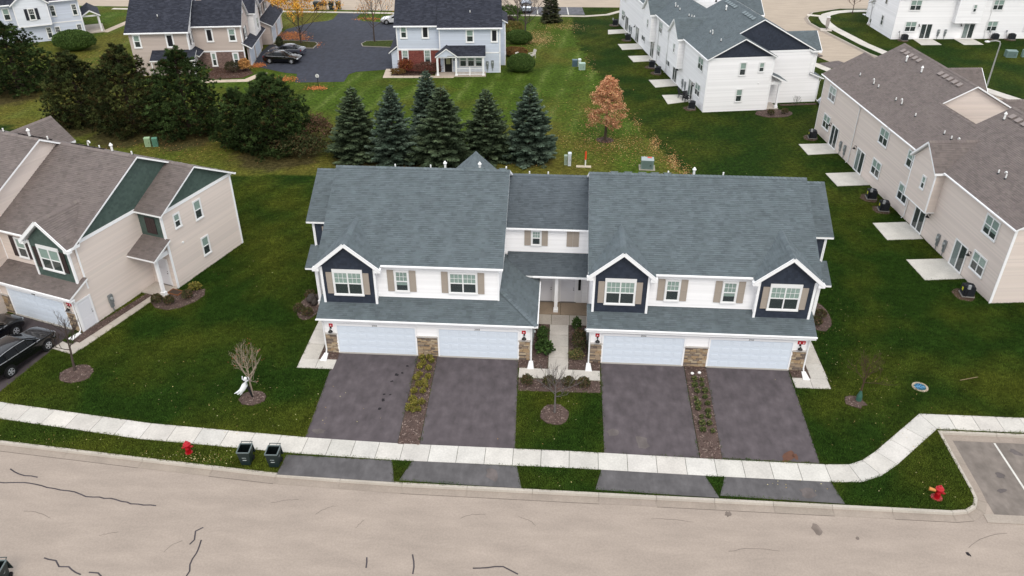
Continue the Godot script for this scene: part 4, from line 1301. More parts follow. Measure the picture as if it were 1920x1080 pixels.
func build_houses() -> void:
	make_palettes()
	var white := S(244, 243, 244); var tw := S(247, 247, 248)
	var t := thing("townhouse", "white townhouse with grey roof, navy dormers and four garage doors facing the street", "townhouse", V(0, 0, 0))
	townhouse(t, {"side": white, "trim": tw, "accent": PAL.navy, "pal": PAL.grey, "pal2": PAL.greyblue, "shutter": S(166, 155, 144), "grid": true, "xr": 28.8, "numbers": ["2556", "2558", "2554", "2552"], "bumps": [[5.55, 9.0]],
		"pipes": [[2.6, 5.4, 0], [5.0, 5.6, 0], [5.9, 5.2, 1], [8.2, 5.2, 1], [10.0, 5.8, 0], [11.4, 2.8, 0], [12.7, 2.8, 0], [20.5, 5.6, 0], [22.2, 5.3, 1], [24.0, 5.7, 0]],
		"vents": [[7.6, 5.9], [8.35, 5.9], [9.1, 5.9], [9.8, 5.9], [17, 5.9], [17.9, 5.9], [18.8, 5.9], [19.6, 5.9], [20.4, 5.9]]})
	# tan neighbour on the left: right end of the same plan, with a taller block further left
	var tan := S(217, 204, 195)
	var th := -0.3106
	var O := V(-17.41, 0, -1.10) - Basis(Vector3.UP, th) * V(28.8, 0, 0)
	t = thing("townhouse", "tan townhouse with brown roof and dark green gables at the left edge", "townhouse", O, th)
	var lo := {"side": tan, "trim": tw, "accent": PAL.green, "pal": PAL.brown, "pal2": PAL.brown, "shutter": S(62, 52, 52), "grid": false, "xr": 28.8, "only_right": true, "rx0": 22.1, "numbers": ["", "", "", "2560"], "rear_all": false}
	townhouse(t, lo)
	# flank door of its garage
	entry_door(t, V(28.82, 0.02, -0.12), ZN, 1.0, 2.1)
	meter(t, V(28.83, 0, -2.6), XP)
	# the forward block
	var d := 1.55
	var fz := -1.0 + 2 * d
	gable_roof_x(t, 6, 22.42, fz, -14.2, 5.9, PAL.brown, tw)
	wall(t, V(22.1, 0, fz - 0.3), ZN, [0, 0, 6.65 + fz, 0, 6.65 + fz, 5.86, 0, 5.86], tan)
	wall(t, V(22.1, 5.8, fz), ZN, [-0.0, 0, 14.2 + fz, 0, 7.1 + fz * 0.5, 3.45 + d * SL], tan)
	wall(t, V(6, 0, fz - 0.3), XP, [0, 0, 16.1, 0, 16.1, 5.86, 0, 5.86], tan)
	trim(t, [[22.06, 22.15, 0, 5.86, fz - 0.36, fz - 0.26]], tw)
	for q in [[26.2, 5.6, 1], [24.6, 5.2, 0], [23.7, 5.3, 2], [21.2, 6.3, 0], [19.9, 6.6, 1], [17.4, 6.6, 0], [16.6, 6.5, 2], [27.6, 5.3, 0]]:
		vent_pipe(t, V(q[0], 5.9 + (q[1] + 0.3) * SL, -13.9 + q[1]), q[2])
	for x in [18.2, 19.0, 19.8, 20.6, 23.2, 23.95, 24.7, 25.4]:
		box_vent(t, V(x, 5.9 + 6.2 * SL, -13.9 + 5.9), PI, atan(SL), S(70, 64, 64))
	bump(t, 11.0, 14.4, lo)
	# tan townhouse seen from behind on the right
	t = thing("townhouse", "tan townhouse with brown roof seen from behind at the right edge", "townhouse", V(57.13, 0, -12.89), deg_to_rad(96.14))
	var s0 := 2.95
	townhouse(t, {"side": tan, "trim": tw, "accent": [tan, S(213, 200, 191), S(220, 207, 198)], "pal": PAL.brown, "pal2": PAL.brown, "shutter": S(62, 52, 52), "grid": false, "xr": 28.4, "bumps": [[6.3, 9.75]], "spouts": [21.7, 10.05],
		"pipes": [[26.6, 1.6, 0], [23.8, 1.7, 2], [22.8, 1.7, 0], [25.0, 4.9, 1], [21.8, 4.8, 1], [19.2, 1.7, 0], [18.1, 1.7, 2], [15.3, 1.6, 0], [10.9, 1.8, 0], [9.8, 1.8, 0], [8.7, 1.8, 2], [3.2, 1.8, 0], [2.3, 1.8, 2], [9.2, 5.1, 1], [5.4, 4.7, 1]],
		"vents": [[27.2, 5.6], [26.4, 5.6], [25.6, 5.6], [24.8, 5.6], [24.0, 5.6], [20, 5.6], [19.2, 5.6], [18.4, 5.6], [17.6, 5.6], [16.8, 5.6], [9.0, 5.6], [8.2, 5.6], [7.4, 5.6]]})
	# white townhouse seen from behind, upper right
	t = thing("townhouse", "long white townhouse with grey roof and navy gable end, upper right", "townhouse", V(42.23, 0, -51.89), deg_to_rad(100.5))
	townhouse(t, {"side": white, "trim": tw, "accent": PAL.navy, "pal": PAL.grey, "pal2": PAL.grey, "shutter": S(166, 155, 144), "grid": false, "xr": 34.95, "bumps": [[5.6, 9.3], [17.5, 21.2]], "spouts": [11.6, 16.0], "porch_shutter": false,
		"pipes": [[11.2, 5.2, 1], [6.6, 4.8, 1], [3.0, 1.9, 0], [2.2, 1.9, 2], [-0.6, 1.9, 0], [16.0, 1.8, 2], [15.4, 1.9, 0], [14.2, 1.8, 0], [10.8, 1.9, 0], [10.1, 2.0, 0], [8.8, 1.9, 2]],
		"vents": [[8.8, 5.7], [8.1, 5.7], [7.4, 5.7], [6.7, 5.7], [6.0, 5.7], [3.2, 5.7], [2.5, 5.7], [1.8, 5.7], [1.1, 5.7], [0.4, 5.7]]})
	var mid := [[V(16.35, 1.04, -13.9)], [V(16.35, 3.96, -13.9)]]
	for q in mid: window(t, q[0], XN, 1.6, 1.48, 2, false)
	sliding_door(t, V(19.2, 0.08, -13.9), XN)
	# white townhouse at the far right corner
	t = thing("townhouse", "far white townhouse facing away at the top right corner", "townhouse", V(89.72, 0, -95.77), deg_to_rad(185.0))
	townhouse(t, {"side": white, "trim": tw, "accent": PAL.navy, "pal": PAL.grey, "pal2": PAL.grey, "shutter": S(166, 155, 144), "grid": false, "xr": 28.76, "bumps": [[19.0, 22.6], [6.3, 9.75]], "spouts": [17.4], "porch_shutter": false})
	blue_house(); taupe_house(); pale_house()

func lap_house_window(t: Node3D, o: Vector3, u: Vector3, w: float, h: float, dark := false, grid := false) -> void:
	window(t, o, u, w, h, 1, grid, 0.0, true, 0.14, dark, S(244, 244, 245))

func bricks(parent: Node3D, o: Vector3, u: Vector3, w: float, h: float, cols: Array) -> void:
	# running bond at the size it has from here: one mesh of single bricks
	var nn := u.cross(Vector3.UP)
	var b := MB.new()
	b.quad(o, o + u * w, o + u * w + Vector3.UP * h, o + Vector3.UP * h, S(150, 140, 132))
	var y := 0.0
	var r := 0
	while y < h - 0.02:
		var x := -0.1 * (r % 2)
		while x < w:
			var a := maxf(x, 0) + 0.006; var e := minf(x + 0.2, w) - 0.006
			if e - a > 0.02:
				var c: Color = cols[rng.randi() % cols.size()]
				var d := nn * rnd(0.012, 0.02)
				var p := [o + u * a + Vector3.UP * (y + 0.006), o + u * e + Vector3.UP * (y + 0.006), o + u * e + Vector3.UP * (y + 0.066), o + u * a + Vector3.UP * (y + 0.066)]
				b.quad(p[0] + d, p[1] + d, p[2] + d, p[3] + d, c)
				b.quad(p[3] + d, p[2] + d, p[2], p[3], c); b.quad(p[0], p[1], p[1] + d, p[0] + d, c)
			x += 0.2
		y += 0.072
		r += 1
	part("brick_wall", b, M.stone, parent, "stuff")

func blue_house() -> void:
	var t := thing("house", "pale blue house with porch, brick corner and black door beyond the spruces", "house", V(-2.07, 0, -58.98), 0.09)
	var blue := S(200, 208, 222); var tw := S(244, 244, 246)
	var red := [S(150, 82, 74), S(138, 74, 68), S(160, 92, 82), S(128, 66, 62)]
	# right block proud of the left one
	wall(t, V(0.25, 0, 0), XP, [0, 0, 7.45, 0, 7.45, 5.62, 0, 5.62], blue, 0.15)
	wall(t, V(7.7, 0, 0), ZN, [0, 0, 8.4, 0, 8.4, 5.62, 4.2, 8.1, 0, 5.62], blue, 0.15)
	wall(t, V(0.25, 2.6, -8.4), ZP, [0, 0, 8.4, 0, 8.4, 3.02, 4.2, 5.5, 0, 3.02], blue, 0.15)
	wall(t, V(-5.05, 2.75, -0.75), XP, [0, 0, 5.3, 0, 5.3, 2.98, 0, 2.98], blue, 0.15)
	bricks(t, V(-5.05, 0, -0.75), XP, 5.3, 2.7, red)
	wall(t, V(-5.05, 0, -8.2), ZP, [0, 0, 7.45, 0, 7.45, 5.75, 3.7, 8.0, 0, 5.75], blue, 0.15)
	wall(t, V(7.7, 0, -8.4), XN, [0, 0, 12.7, 0, 12.7, 5.6, 0, 5.6], blue, 0.15)
	roof(t, [V(0.0, 5.62, 0.35), V(8.0, 5.62, 0.35), V(8.0, 8.35, -4.2), V(0.0, 8.35, -4.2)], PAL.charcoal, tw, 0.36, 0.16)
	roof(t, [V(8.0, 5.62, -8.75), V(0.0, 5.62, -8.75), V(0.0, 8.35, -4.2), V(8.0, 8.35, -4.2)], PAL.charcoal, tw, 0.36, 0.16)
	roof(t, [V(-5.35, 5.72, -0.4), V(0.24, 5.72, -0.4), V(0.24, 8.15, -4.4), V(-5.35, 8.15, -4.4)], PAL.charcoal, tw, 0.36, 0.16)
	roof(t, [V(0.24, 5.72, -8.6), V(-5.35, 5.72, -8.6), V(-5.35, 8.15, -4.4), V(0.24, 8.15, -4.4)], PAL.charcoal, tw, 0.36, 0.16)
	ridge(t, V(0, 8.35, -4.2), V(8, 8.35, -4.2), PAL.charcoal, 0.6, ZP); ridge(t, V(-5.35, 8.15, -4.4), V(0, 8.15, -4.4), PAL.charcoal, 0.6, ZP)
	# projecting bay at the right flank with its own roof
	wall(t, V(7.7, 0, -3.2), XP, [0, 0, 0.7, 0, 0.7, 5.5, 0, 5.5], blue, 0.15)
	wall(t, V(8.4, 0, -3.2), ZN, [0, 0, 4.6, 0, 4.6, 5.5, 0, 5.5], blue, 0.15)
	roof(t, [V(8.75, 5.45, -2.9), V(8.75, 5.45, -8.1), V(7.5, 6.1, -8.1), V(7.5, 6.1, -2.9)], PAL.charcoal, tw, 0.36, 0.16)
	lap_house_window(t, V(8.4, 1.2, -3.8), ZN, 0.9, 2.6)
	trim(t, [[0.18, 0.32, 2.6, 5.6, -0.03, 0.045], [7.62, 7.76, 0, 5.6, -0.05, 0.045], [8.34, 8.45, 0, 5.4, -3.25, -3.15], [-5.12, -4.98, 0, 5.7, -0.8, -0.7], [-5.1, 0.25, 2.66, 2.86, -0.78, -0.68], [5.2, 7.7, 2.42, 2.58, -0.02, 0.045], [0.25, 1.2, 2.42, 2.58, -0.02, 0.045]], tw)
	trim(t, [[-0.02, 8.02, 5.46, 5.58, 0.35, 0.45], [-5.37, 0.24, 5.56, 5.68, -0.4, -0.3]], tw, "gutter")
	for q in [[-4.65, false], [-1.98, true]]: lap_house_window(t, V(q[0], 4.1, -0.75), XP, 0.92, 1.62, q[1])
	lap_house_window(t, V(3.47, 3.75, 0), XP, 1.05, 1.66); lap_house_window(t, V(6.55, 3.78, 0), XP, 0.9, 1.64, true)
	window(t, V(-4.6, 0.95, -0.73), XP, 0.84, 1.78, 1, true); window(t, V(-1.82, 0.95, -0.73), XP, 0.84, 1.78, 1, true)
	# lean-to roof over the garage on the left flank
	wall(t, V(-5.9, 0, -7.8), ZP, [0, 0, 6.9, 0, 6.9, 2.4, 0, 2.4], blue, 0.15)
	wall(t, V(-5.9, 0, -0.9), XP, [0, 0, 0.85, 0, 0.85, 2.8, 0, 2.4], blue, 0.15)
	roof(t, [V(-6.2, 2.4, -8.0), V(-6.2, 2.4, -0.55), V(-5.05, 3.3, -0.55), V(-5.05, 3.3, -8.0)], PAL.charcoal, tw, 0.36, 0.16, 0.14, "garage_roof")
	# porch
	roof(t, [V(-0.3, 2.5, 0.35), V(-0.3, 2.5, 1.75), V(1.1, 3.5, 1.75), V(1.1, 3.5, 0.0)], PAL.charcoal, tw, 0.36, 0.16, 0.15, "porch_roof")
	roof(t, [V(2.5, 2.5, 1.75), V(2.5, 2.5, 0.35), V(1.1, 3.5, 0.0), V(1.1, 3.5, 1.75)], PAL.charcoal, tw, 0.36, 0.16, 0.15, "porch_roof")
	roof(t, [V(1.2, 2.52, 1.7), V(5.9, 2.52, 1.7), V(5.9, 3.4, 0.0), V(1.2, 3.4, 0.0)], PAL.charcoal, tw, 0.36, 0.16, 0.12, "porch_roof")
	wall(t, V(-0.15, 2.45, 1.62), XP, [0, 0, 2.5, 0, 1.25, 0.9], blue, 0.15)
	var b := MB.new()
	for x in [-0.05, 2.25, 5.6]:
		b.box(x - 0.12, x + 0.12, 0.1, 2.4, 1.35, 1.59, tw); b.box(x - 0.16, x + 0.16, 0.1, 0.28, 1.31, 1.63, tw)
	b.box(-0.15, 5.75, 2.3, 2.5, 1.36, 1.58, tw)
	part("post", b, M.paint, t)
	var fl := MB.new(); fl.box(-0.4, 5.9, 0, 0.12, 0, 1.75, S(200, 186, 172)); part("porch_floor", fl, M.concrete, t)
	var rl := node("railing", t)
	b = MB.new(); b.box(2.35, 5.5, 0.95, 1.02, 1.43, 1.51, tw); b.box(2.35, 5.5, 0.2, 0.27, 1.44, 1.5, tw); b.box(3.85, 3.98, 0.1, 1.1, 1.4, 1.53, tw)
	part("rail", b, M.paint, rl)
	var bal := MB.new(); bal.box(-0.02, 0.02, 0.27, 0.95, 1.45, 1.49, tw)
	var bm := bal.mesh()
	for i in 20:
		put("baluster", bm, M.paint, rl).position.x = 2.5 + i * 0.152
	entry_door(t, V(0.75, 0.12, 0.0), XP, 0.92, 2.08, S(34, 34, 36), true)
	wall_lamp(t, V(2.0, 1.75, 0), ZP)
	for k in 3: window(t, V(2.6 + k * 0.98, 0.75, 0), XP, 0.96, 1.6, 1, false)
	meter(t, V(6.1, 0.1, 0.0), ZP); meter(t, V(6.75, 0.2, 0.0), ZP)
	vent_pipe(t, V(4.05, 6.9, -1.8), 0)

func taupe_house() -> void:
	var t := thing("house", "taupe sided house with brick base and white garage doors by the parking court", "house", V(-31.15, 0, -58.94), 0.15)
	var tau := S(194, 180, 172); var tw := S(244, 244, 246); var wh := S(236, 234, 234)
	var br := [S(150, 124, 116), S(136, 112, 106), S(164, 138, 128), S(122, 100, 96)]
	# near block right, x from -1.6 to 4.23; left block set forward
	wall(t, V(-1.7, 2.2, 0), XP, [0, 0, 5.93, 0, 5.93, 3.2, 0, 3.2], tau, 0.16)
	bricks(t, V(-1.7, 0, 0), XP, 5.93, 2.1, br)
	wall(t, V(4.23, 2.6, 0), ZN, [0, 0, 4.6, 0, 4.6, 2.8, 2.3, 5.0, 0, 2.8], tau, 0.16)
	roof(t, [V(-1.75, 5.35, 0.35), V(4.5, 5.35, 0.35), V(4.5, 7.9, -2.3), V(-1.75, 7.9, -2.3)], PAL.charcoal, tw, 0.36, 0.16)
	roof(t, [V(4.5, 5.35, -4.95), V(-1.75, 5.35, -4.95), V(-1.75, 7.9, -2.3), V(4.5, 7.9, -2.3)], PAL.charcoal, tw, 0.36, 0.16)
	wall(t, V(-8.6, 0, 2.4), XP, [0, 0, 6.9, 0, 6.9, 5.3, 0, 5.3], tau, 0.16)
	wall(t, V(-1.7, 0, 2.4), ZN, [0, 0, 9.0, 0, 9.0, 5.3, 4.5, 8.3, 0, 5.3], wh, 0.16)
	wall(t, V(-8.6, 0, -6.6), ZP, [0, 0, 9.0, 0, 9.0, 5.3, 4.5, 8.3, 0, 5.3], tau, 0.16)
	roof(t, [V(-8.95, 5.3, 2.75), V(-1.4, 5.3, 2.75), V(-1.4, 8.5, -2.1), V(-8.95, 8.5, -2.1)], PAL.charcoal, tw, 0.36, 0.16)
	roof(t, [V(-1.4, 5.3, -6.95), V(-8.95, 5.3, -6.95), V(-8.95, 8.5, -2.1), V(-1.4, 8.5, -2.1)], PAL.charcoal, tw, 0.36, 0.16)
	lap_house_window(t, V(-8.2, 3.4, 2.4), XP, 0.95, 1.65); lap_house_window(t, V(-4.3, 3.4, 2.4), XP, 0.95, 1.65, true)
	lap_house_window(t, V(-0.12, 3.35, 0), XP, 0.9, 1.67, true); lap_house_window(t, V(2.6, 3.35, 0), XP, 1.0, 1.66)
	lap_house_window(t, V(0.0, 0.27, 0.0), XP, 0.72, 1.78); lap_house_window(t, V(2.68, 0.25, 0.0), XP, 0.8, 1.74)
	lap_house_window(t, V(-1.7, 3.4, 1.4), ZN, 0.7, 1.5, false, true)
	shutter(t, V(-1.7, 3.45, 1.75), ZN, 0.32, 1.4, S(48, 46, 52)); shutter(t, V(-1.7, 3.45, 0.68), ZN, 0.32, 1.4, S(48, 46, 52))
	# porch roof in the corner
	roof(t, [V(-6.2, 2.3, 4.2), V(-0.9, 2.3, 4.2), V(-0.9, 3.1, 2.4), V(-6.2, 3.1, 2.4)], PAL.charcoal, tw, 0.36, 0.16, 0.14, "porch_roof")
	roof(t, [V(-0.7, 2.3, 2.6), V(-0.7, 2.3, 0.0), V(-1.7, 2.9, 0.0), V(-1.7, 2.9, 2.6)], PAL.charcoal, tw, 0.36, 0.16, 0.14, "porch_roof")
	trim(t, [[-6.1, -6.0, 0, 2.2, 4.0, 4.1], [-1.1, -1.0, 0, 2.2, 4.0, 4.1]], tw, "post")
	trim(t, [[4.16, 4.3, 0, 5.3, -0.06, 0.06], [-1.78, -1.62, 0, 5.3, 2.34, 2.46], [-1.7, 4.23, 2.08, 2.24, -0.02, 0.05], [-1.75, 4.5, 5.2, 5.32, 0.35, 0.44], [-8.95, -1.4, 5.14, 5.26, 2.75, 2.85]], tw)
	# garage front on the right flank: pent roof, two doors, gabled upper floor further back
	wall(t, V(4.6, 0, 0.0), ZN, [0, 0, 9.4, 0, 9.4, 2.6, 0, 2.6], tau, 0.16)
	roof(t, [V(5.3, 2.55, 0.3), V(5.3, 2.55, -9.6), V(4.1, 3.25, -9.6), V(4.1, 3.25, 0.3)], PAL.charcoal, tw, 0.36, 0.16, 0.14, "garage_roof")
	garage_door(t, V(4.62, 0, -0.9), ZN, 2.7, 2.15, ""); garage_door(t, V(4.62, 0, -4.6), ZN, 2.9, 2.15, "")
	window(t, V(4.23, 3.2, -1.5), ZN, 0.95, 1.5, 1, true)
	shutter(t, V(4.23, 3.25, -1.1), ZN, 0.36, 1.4, S(48, 46, 52)); shutter(t, V(4.23, 3.25, -2.48), ZN, 0.36, 1.4, S(48, 46, 52))
	var ov := MB.new(); ov.ball(V(4.25, 6.4, -2.3), V(0.05, 0.35, 0.25), tw); part("gable_vent", ov, M.paint, t)
	# white gabled block behind, and the next garage
	wall(t, V(5.0, 2.8, -4.8), ZN, [0, 0, 3.4, 0, 3.4, 2.9, 1.7, 4.7, 0, 2.9], wh, 0.16)
	wall(t, V(4.2, 2.8, -4.8), XP, [0, 0, 0.8, 0, 0.8, 2.9, 0, 2.9], wh, 0.16)
	window(t, V(5.0, 3.3, -6.0), ZN, 1.0, 1.5, 1, true)
	roof(t, [V(-1.5, 5.7, -4.5), V(5.35, 5.7, -4.5), V(5.35, 7.7, -6.5), V(-1.5, 7.7, -6.5)], PAL.charcoal, tw, 0.36, 0.16)
	roof(t, [V(5.35, 5.7, -8.5), V(-1.5, 5.7, -8.5), V(-1.5, 7.7, -6.5), V(5.35, 7.7, -6.5)], PAL.charcoal, tw, 0.36, 0.16)
	wall(t, V(4.3, 0, -9.4), ZN, [0, 0, 12, 0, 12, 5.4, 0, 5.4], tau, 0.16)
	wall(t, V(-8.6, 0, -9.4), XP, [0, 0, 12.9, 0, 12.9, 5.4, 6.4, 8.6, 0, 5.4], tau, 0.16)
	roof(t, [V(4.7, 5.4, -9.0), V(4.7, 5.4, -21.7), V(-1.5, 8.4, -21.7), V(-1.5, 8.4, -9.0)], PAL.charcoal, tw, 0.36, 0.16)
	roof(t, [V(-8.9, 5.4, -21.7), V(-8.9, 5.4, -9.0), V(-1.5, 8.4, -9.0), V(-1.5, 8.4, -21.7)], PAL.charcoal, tw, 0.36, 0.16)
	wall(t, V(5.6, 0, -11.0), ZN, [0, 0, 9.4, 0, 9.4, 2.6, 0, 2.6], tau, 0.16)
	wall(t, V(4.3, 0, -11.0), XP, [0, 0, 1.3, 0, 1.3, 2.6, 0, 3.1], tau, 0.16)
	roof(t, [V(6.1, 2.55, -10.7), V(6.1, 2.55, -20.7), V(4.1, 3.5, -20.7), V(4.1, 3.5, -10.7)], PAL.charcoal, tw, 0.36, 0.16, 0.14, "garage_roof")
	garage_door(t, V(5.62, 0, -11.8), ZN, 2.7, 2.15, ""); garage_door(t, V(5.62, 0, -16), ZN, 2.7, 2.15, "")
	for z in [-12.2, -15.5]:
		window(t, V(4.3, 3.6, z), ZN, 1.1, 1.5, 2, true); shutter(t, V(4.3, 3.65, z + 0.4), ZN, 0.36, 1.4, S(48, 46, 52)); shutter(t, V(4.3, 3.65, z - 1.15), ZN, 0.36, 1.4, S(48, 46, 52))
	vent_pipe(t, V(-5.2, 6.7, 0.8), 0)

func pale_house() -> void:
	var t := thing("house", "pale blue house behind the pines at the top left corner", "house", V(-58.31, 0, -71.41), 0.55)
	var blue := S(206, 213, 228); var tw := S(244, 244, 246)
	wall(t, V(-0.6, 0, 0), XP, [0, 0, 4.0, 0, 4.0, 5.3, 0, 5.3], blue, 0.16)
	wall(t, V(3.4, 0, 0), ZN, [0, 0, 9.0, 0, 9.0, 5.3, 4.5, 8.3, 0, 5.3], blue, 0.16)
	wall(t, V(-4.6, 2.3, 0.9), XP, [0, 0, 4.1, 0, 4.1, 3.0, 2.05, 4.9, 0, 3.0], S(226, 230, 238), 0.16)
	wall(t, V(-4.6, 0, 0.3), XP, [0, 0, 4.1, 0, 4.1, 2.4, 0, 2.4], blue, 0.16)
	wall(t, V(-12, 0, 0), XP, [0, 0, 7.5, 0, 7.5, 5.3, 0, 5.3], blue, 0.16)
	wall(t, V(-0.5, 2.3, 0.9), ZN, [0, 0, 0.9, 0, 0.9, 3.0, 0, 3.0], blue, 0.16)
	roof(t, [V(-12, 5.3, 0.4), V(3.7, 5.3, 0.4), V(3.7, 8.5, -4.5), V(-12, 8.5, -4.5)], PAL.charcoal, tw, 0.36, 0.16)
	roof(t, [V(3.7, 5.3, -9.4), V(-12, 5.3, -9.4), V(-12, 8.5, -4.5), V(3.7, 8.5, -4.5)], PAL.charcoal, tw, 0.36, 0.16)
	gable_roof_z(t, -2.55, 2.4, 5.3, 0.8, 1.3, 0.2, -2.8, PAL.charcoal, tw)
	trim(t, [[3.33, 3.47, 0, 5.3, -0.06, 0.06], [-0.6, 3.4, 2.2, 2.36, -0.02, 0.05], [-4.67, -4.53, 2.3, 5.3, 0.84, 0.96], [-0.57, -0.43, 2.3, 5.3, 0.84, 0.96], [-4.6, -0.5, 2.25, 2.4, 0.84, 0.95], [-12, 3.7, 5.14, 5.26, 0.4, 0.5]], tw)
	for q in [[-0.45, 3.1], [2.3, 3.0], [-0.5, 0.2], [2.3, 0.25]]:
		window(t, V(q[0] + 0.1, q[1], 0), XP, 0.75, 1.6, 1, true, 0.0, false, 0.1)
	window(t, V(-3.0, 3.1, 0.9), XP, 0.85, 1.6, 1, true, 0.0, false, 0.1)
	shutter(t, V(-3.42, 3.15, 0.9), XP, 0.38, 1.5, S(52, 54, 62)); shutter(t, V(-2.1, 3.15, 0.9), XP, 0.38, 1.5, S(52, 54, 62))
	window(t, V(-6.1, 3.2, 0), XP, 0.9, 1.65, 1, false, 0.0, true, 0.1); window(t, V(-1.5, 0.3, 0.3), XP, 0.75, 1.6, 1, true, 0.0, false, 0.1)
	window(t, V(3.4, 3.1, -0.6), ZN, 0.6, 1.5, 1, false); window(t, V(3.4, 0.3, -1.0), ZN, 0.6, 1.7, 1, false)
	shutter(t, V(3.4, 3.6, -3.2), ZN, 0.35, 1.6, S(52, 54, 62))
	# gabled porch on the flank
	gable_roof_z(t, 4.6, 1.3, 2.5, 0.6, -1.2, -6.5, -6.5, PAL.charcoal, tw)
	var b := MB.new()
	for z in [-1.6, -3.8, -6.2]: b.box(5.5, 5.72, 0, 2.45, z - 0.1, z + 0.1, tw)
	b.box(3.6, 5.75, 2.3, 2.5, -1.7, -1.5, tw); b.box(5.5, 5.72, 2.3, 2.5, -6.3, -1.5, tw)
	part("post", b, M.paint, t)
	var fl := MB.new(); fl.box(3.45, 6.0, 0, 0.12, -6.6, -1.3, S(200, 188, 176)); part("porch_floor", fl, M.concrete, t)
	wall(t, V(3.42, 0, -1.4), XP, [0, 0, 0.1, 0, 0.1, 2.4, 0, 2.4], blue, 0.16)
	window(t, V(3.4, 0.7, -3.0), ZN, 1.6, 1.5, 2, false, 0.0, false)

# ---------------------------------------------------------------- plants
func blade(b: MB, o: Vector3, d: Vector3, ln: float, wd: float, col: Color, out: Vector3) -> void:
	var s := d.cross(V(rnd(-1, 1), rnd(-1, 1), rnd(-1, 1))).normalized() * wd * 0.5
	var m := o + d * ln * 0.5; var e := o + d * ln
	var nn := (m + s - o).cross(m - s - o)
	if nn.dot(out) < 0: s = -s
	b.tri(o, m + s, m - s, col)
	b.tri(m - s, m + s, e, col)

func leaf(b: MB, o: Vector3, sz: float, col: Color, out: Vector3) -> void:
	var d := (V(rnd(-1, 1), rnd(-1, 1), rnd(-1, 1)) + out * 0.5).normalized()
	blade(b, o - d * sz * 0.5, d, sz, sz * 0.6, col, out + Vector3.UP * 0.5)

func shade(c: Color, k: float) -> Color:
	return Color(c.r * k, c.g * k, c.b * k)

func spruce_parts(h: float, w: float, pal: Array, bare_tip := 0.0) -> Array:
	var t := MB.new(); var b := MB.new()
	t.tube([V(0, -0.1, 0), V(0, h * 0.5, 0), V(0, h * 0.97, 0)], [w * 0.035, w * 0.022, 0.015], 7, S(96, 80, 66))
	var y := 0.12
	while y < h * 0.985:
		var f := 1.0 - y / h
		var R := w * 0.5 * pow(f, 0.82) * (0.86 + 0.14 * minf(1.0, y / 0.5))
		var k := 5 + int(8 * f)
		var off := rnd(0, TAU)
		for i in k:
			var an := off + TAU * i / k + rnd(-.2, .2)
			var ln := R * rnd(0.66, 1.2) + 0.06
			var rad := V(cos(an), 0, sin(an))
			var yy := y + rnd(-.1, .1)
			var lift := rnd(-0.28, -0.02) + 0.5 * (1.0 - f)
			if f > 0.35: t.tube([V(0, yy, 0), rad * ln * 0.85 + V(0, yy + lift * ln * 0.7, 0)], [0.018, 0.006], 3, S(90, 74, 60), false)
			var c0: Color = pal[rng.randi() % pal.size()]
			var steps := int(ln / 0.075) + 2
			for q in steps:
				var u := lerpf(0.12 if f < 0.4 else 0.32, 1.0, float(q) / (steps - 1))
				var p := rad * ln * u + V(0, yy + lift * ln * u + 0.12 * ln * u * u, 0)
				var side := V(-rad.z, 0, rad.x)
				var spread := (1.05 - u) * ln * 0.42 + 0.1
				for e in (3 if f > 0.2 else 2):
					var sg := -1.0 if e == 0 else (1.0 if e == 1 else rnd(-.6, .6))
					var d := (rad * rnd(0.5, 1.0) + side * sg * rnd(0.5, 1.1) + V(0, rnd(-.35, .2), 0)).normalized()
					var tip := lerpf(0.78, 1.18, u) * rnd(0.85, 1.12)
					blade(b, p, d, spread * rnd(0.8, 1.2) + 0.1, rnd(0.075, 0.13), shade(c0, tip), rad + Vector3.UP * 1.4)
		y += 0.17 + 0.11 * f
	for i in 10: blade(b, V(0, h * rnd(0.93, 1.0), 0), V(rnd(-.5, .5), 1.2, rnd(-.5, .5)).normalized(), 0.22, 0.05, pal[0], Vector3.UP)
	return [t.mesh(), b.mesh()]

func tree_from(called: String, label: String, cat: String, parts: Array, mt: Material, at: Vector3, turn: float, group: String, sc := 1.0) -> Node3D:
	var o := thing(called, label, cat, at, turn, group)
	put("trunk", parts[0], M.bark, o)
	put("crown", parts[1], mt, o)
	o.scale = V(sc * 1.12, sc, sc * 1.12) if called == "spruce_tree" else Vector3.ONE * sc
	return o

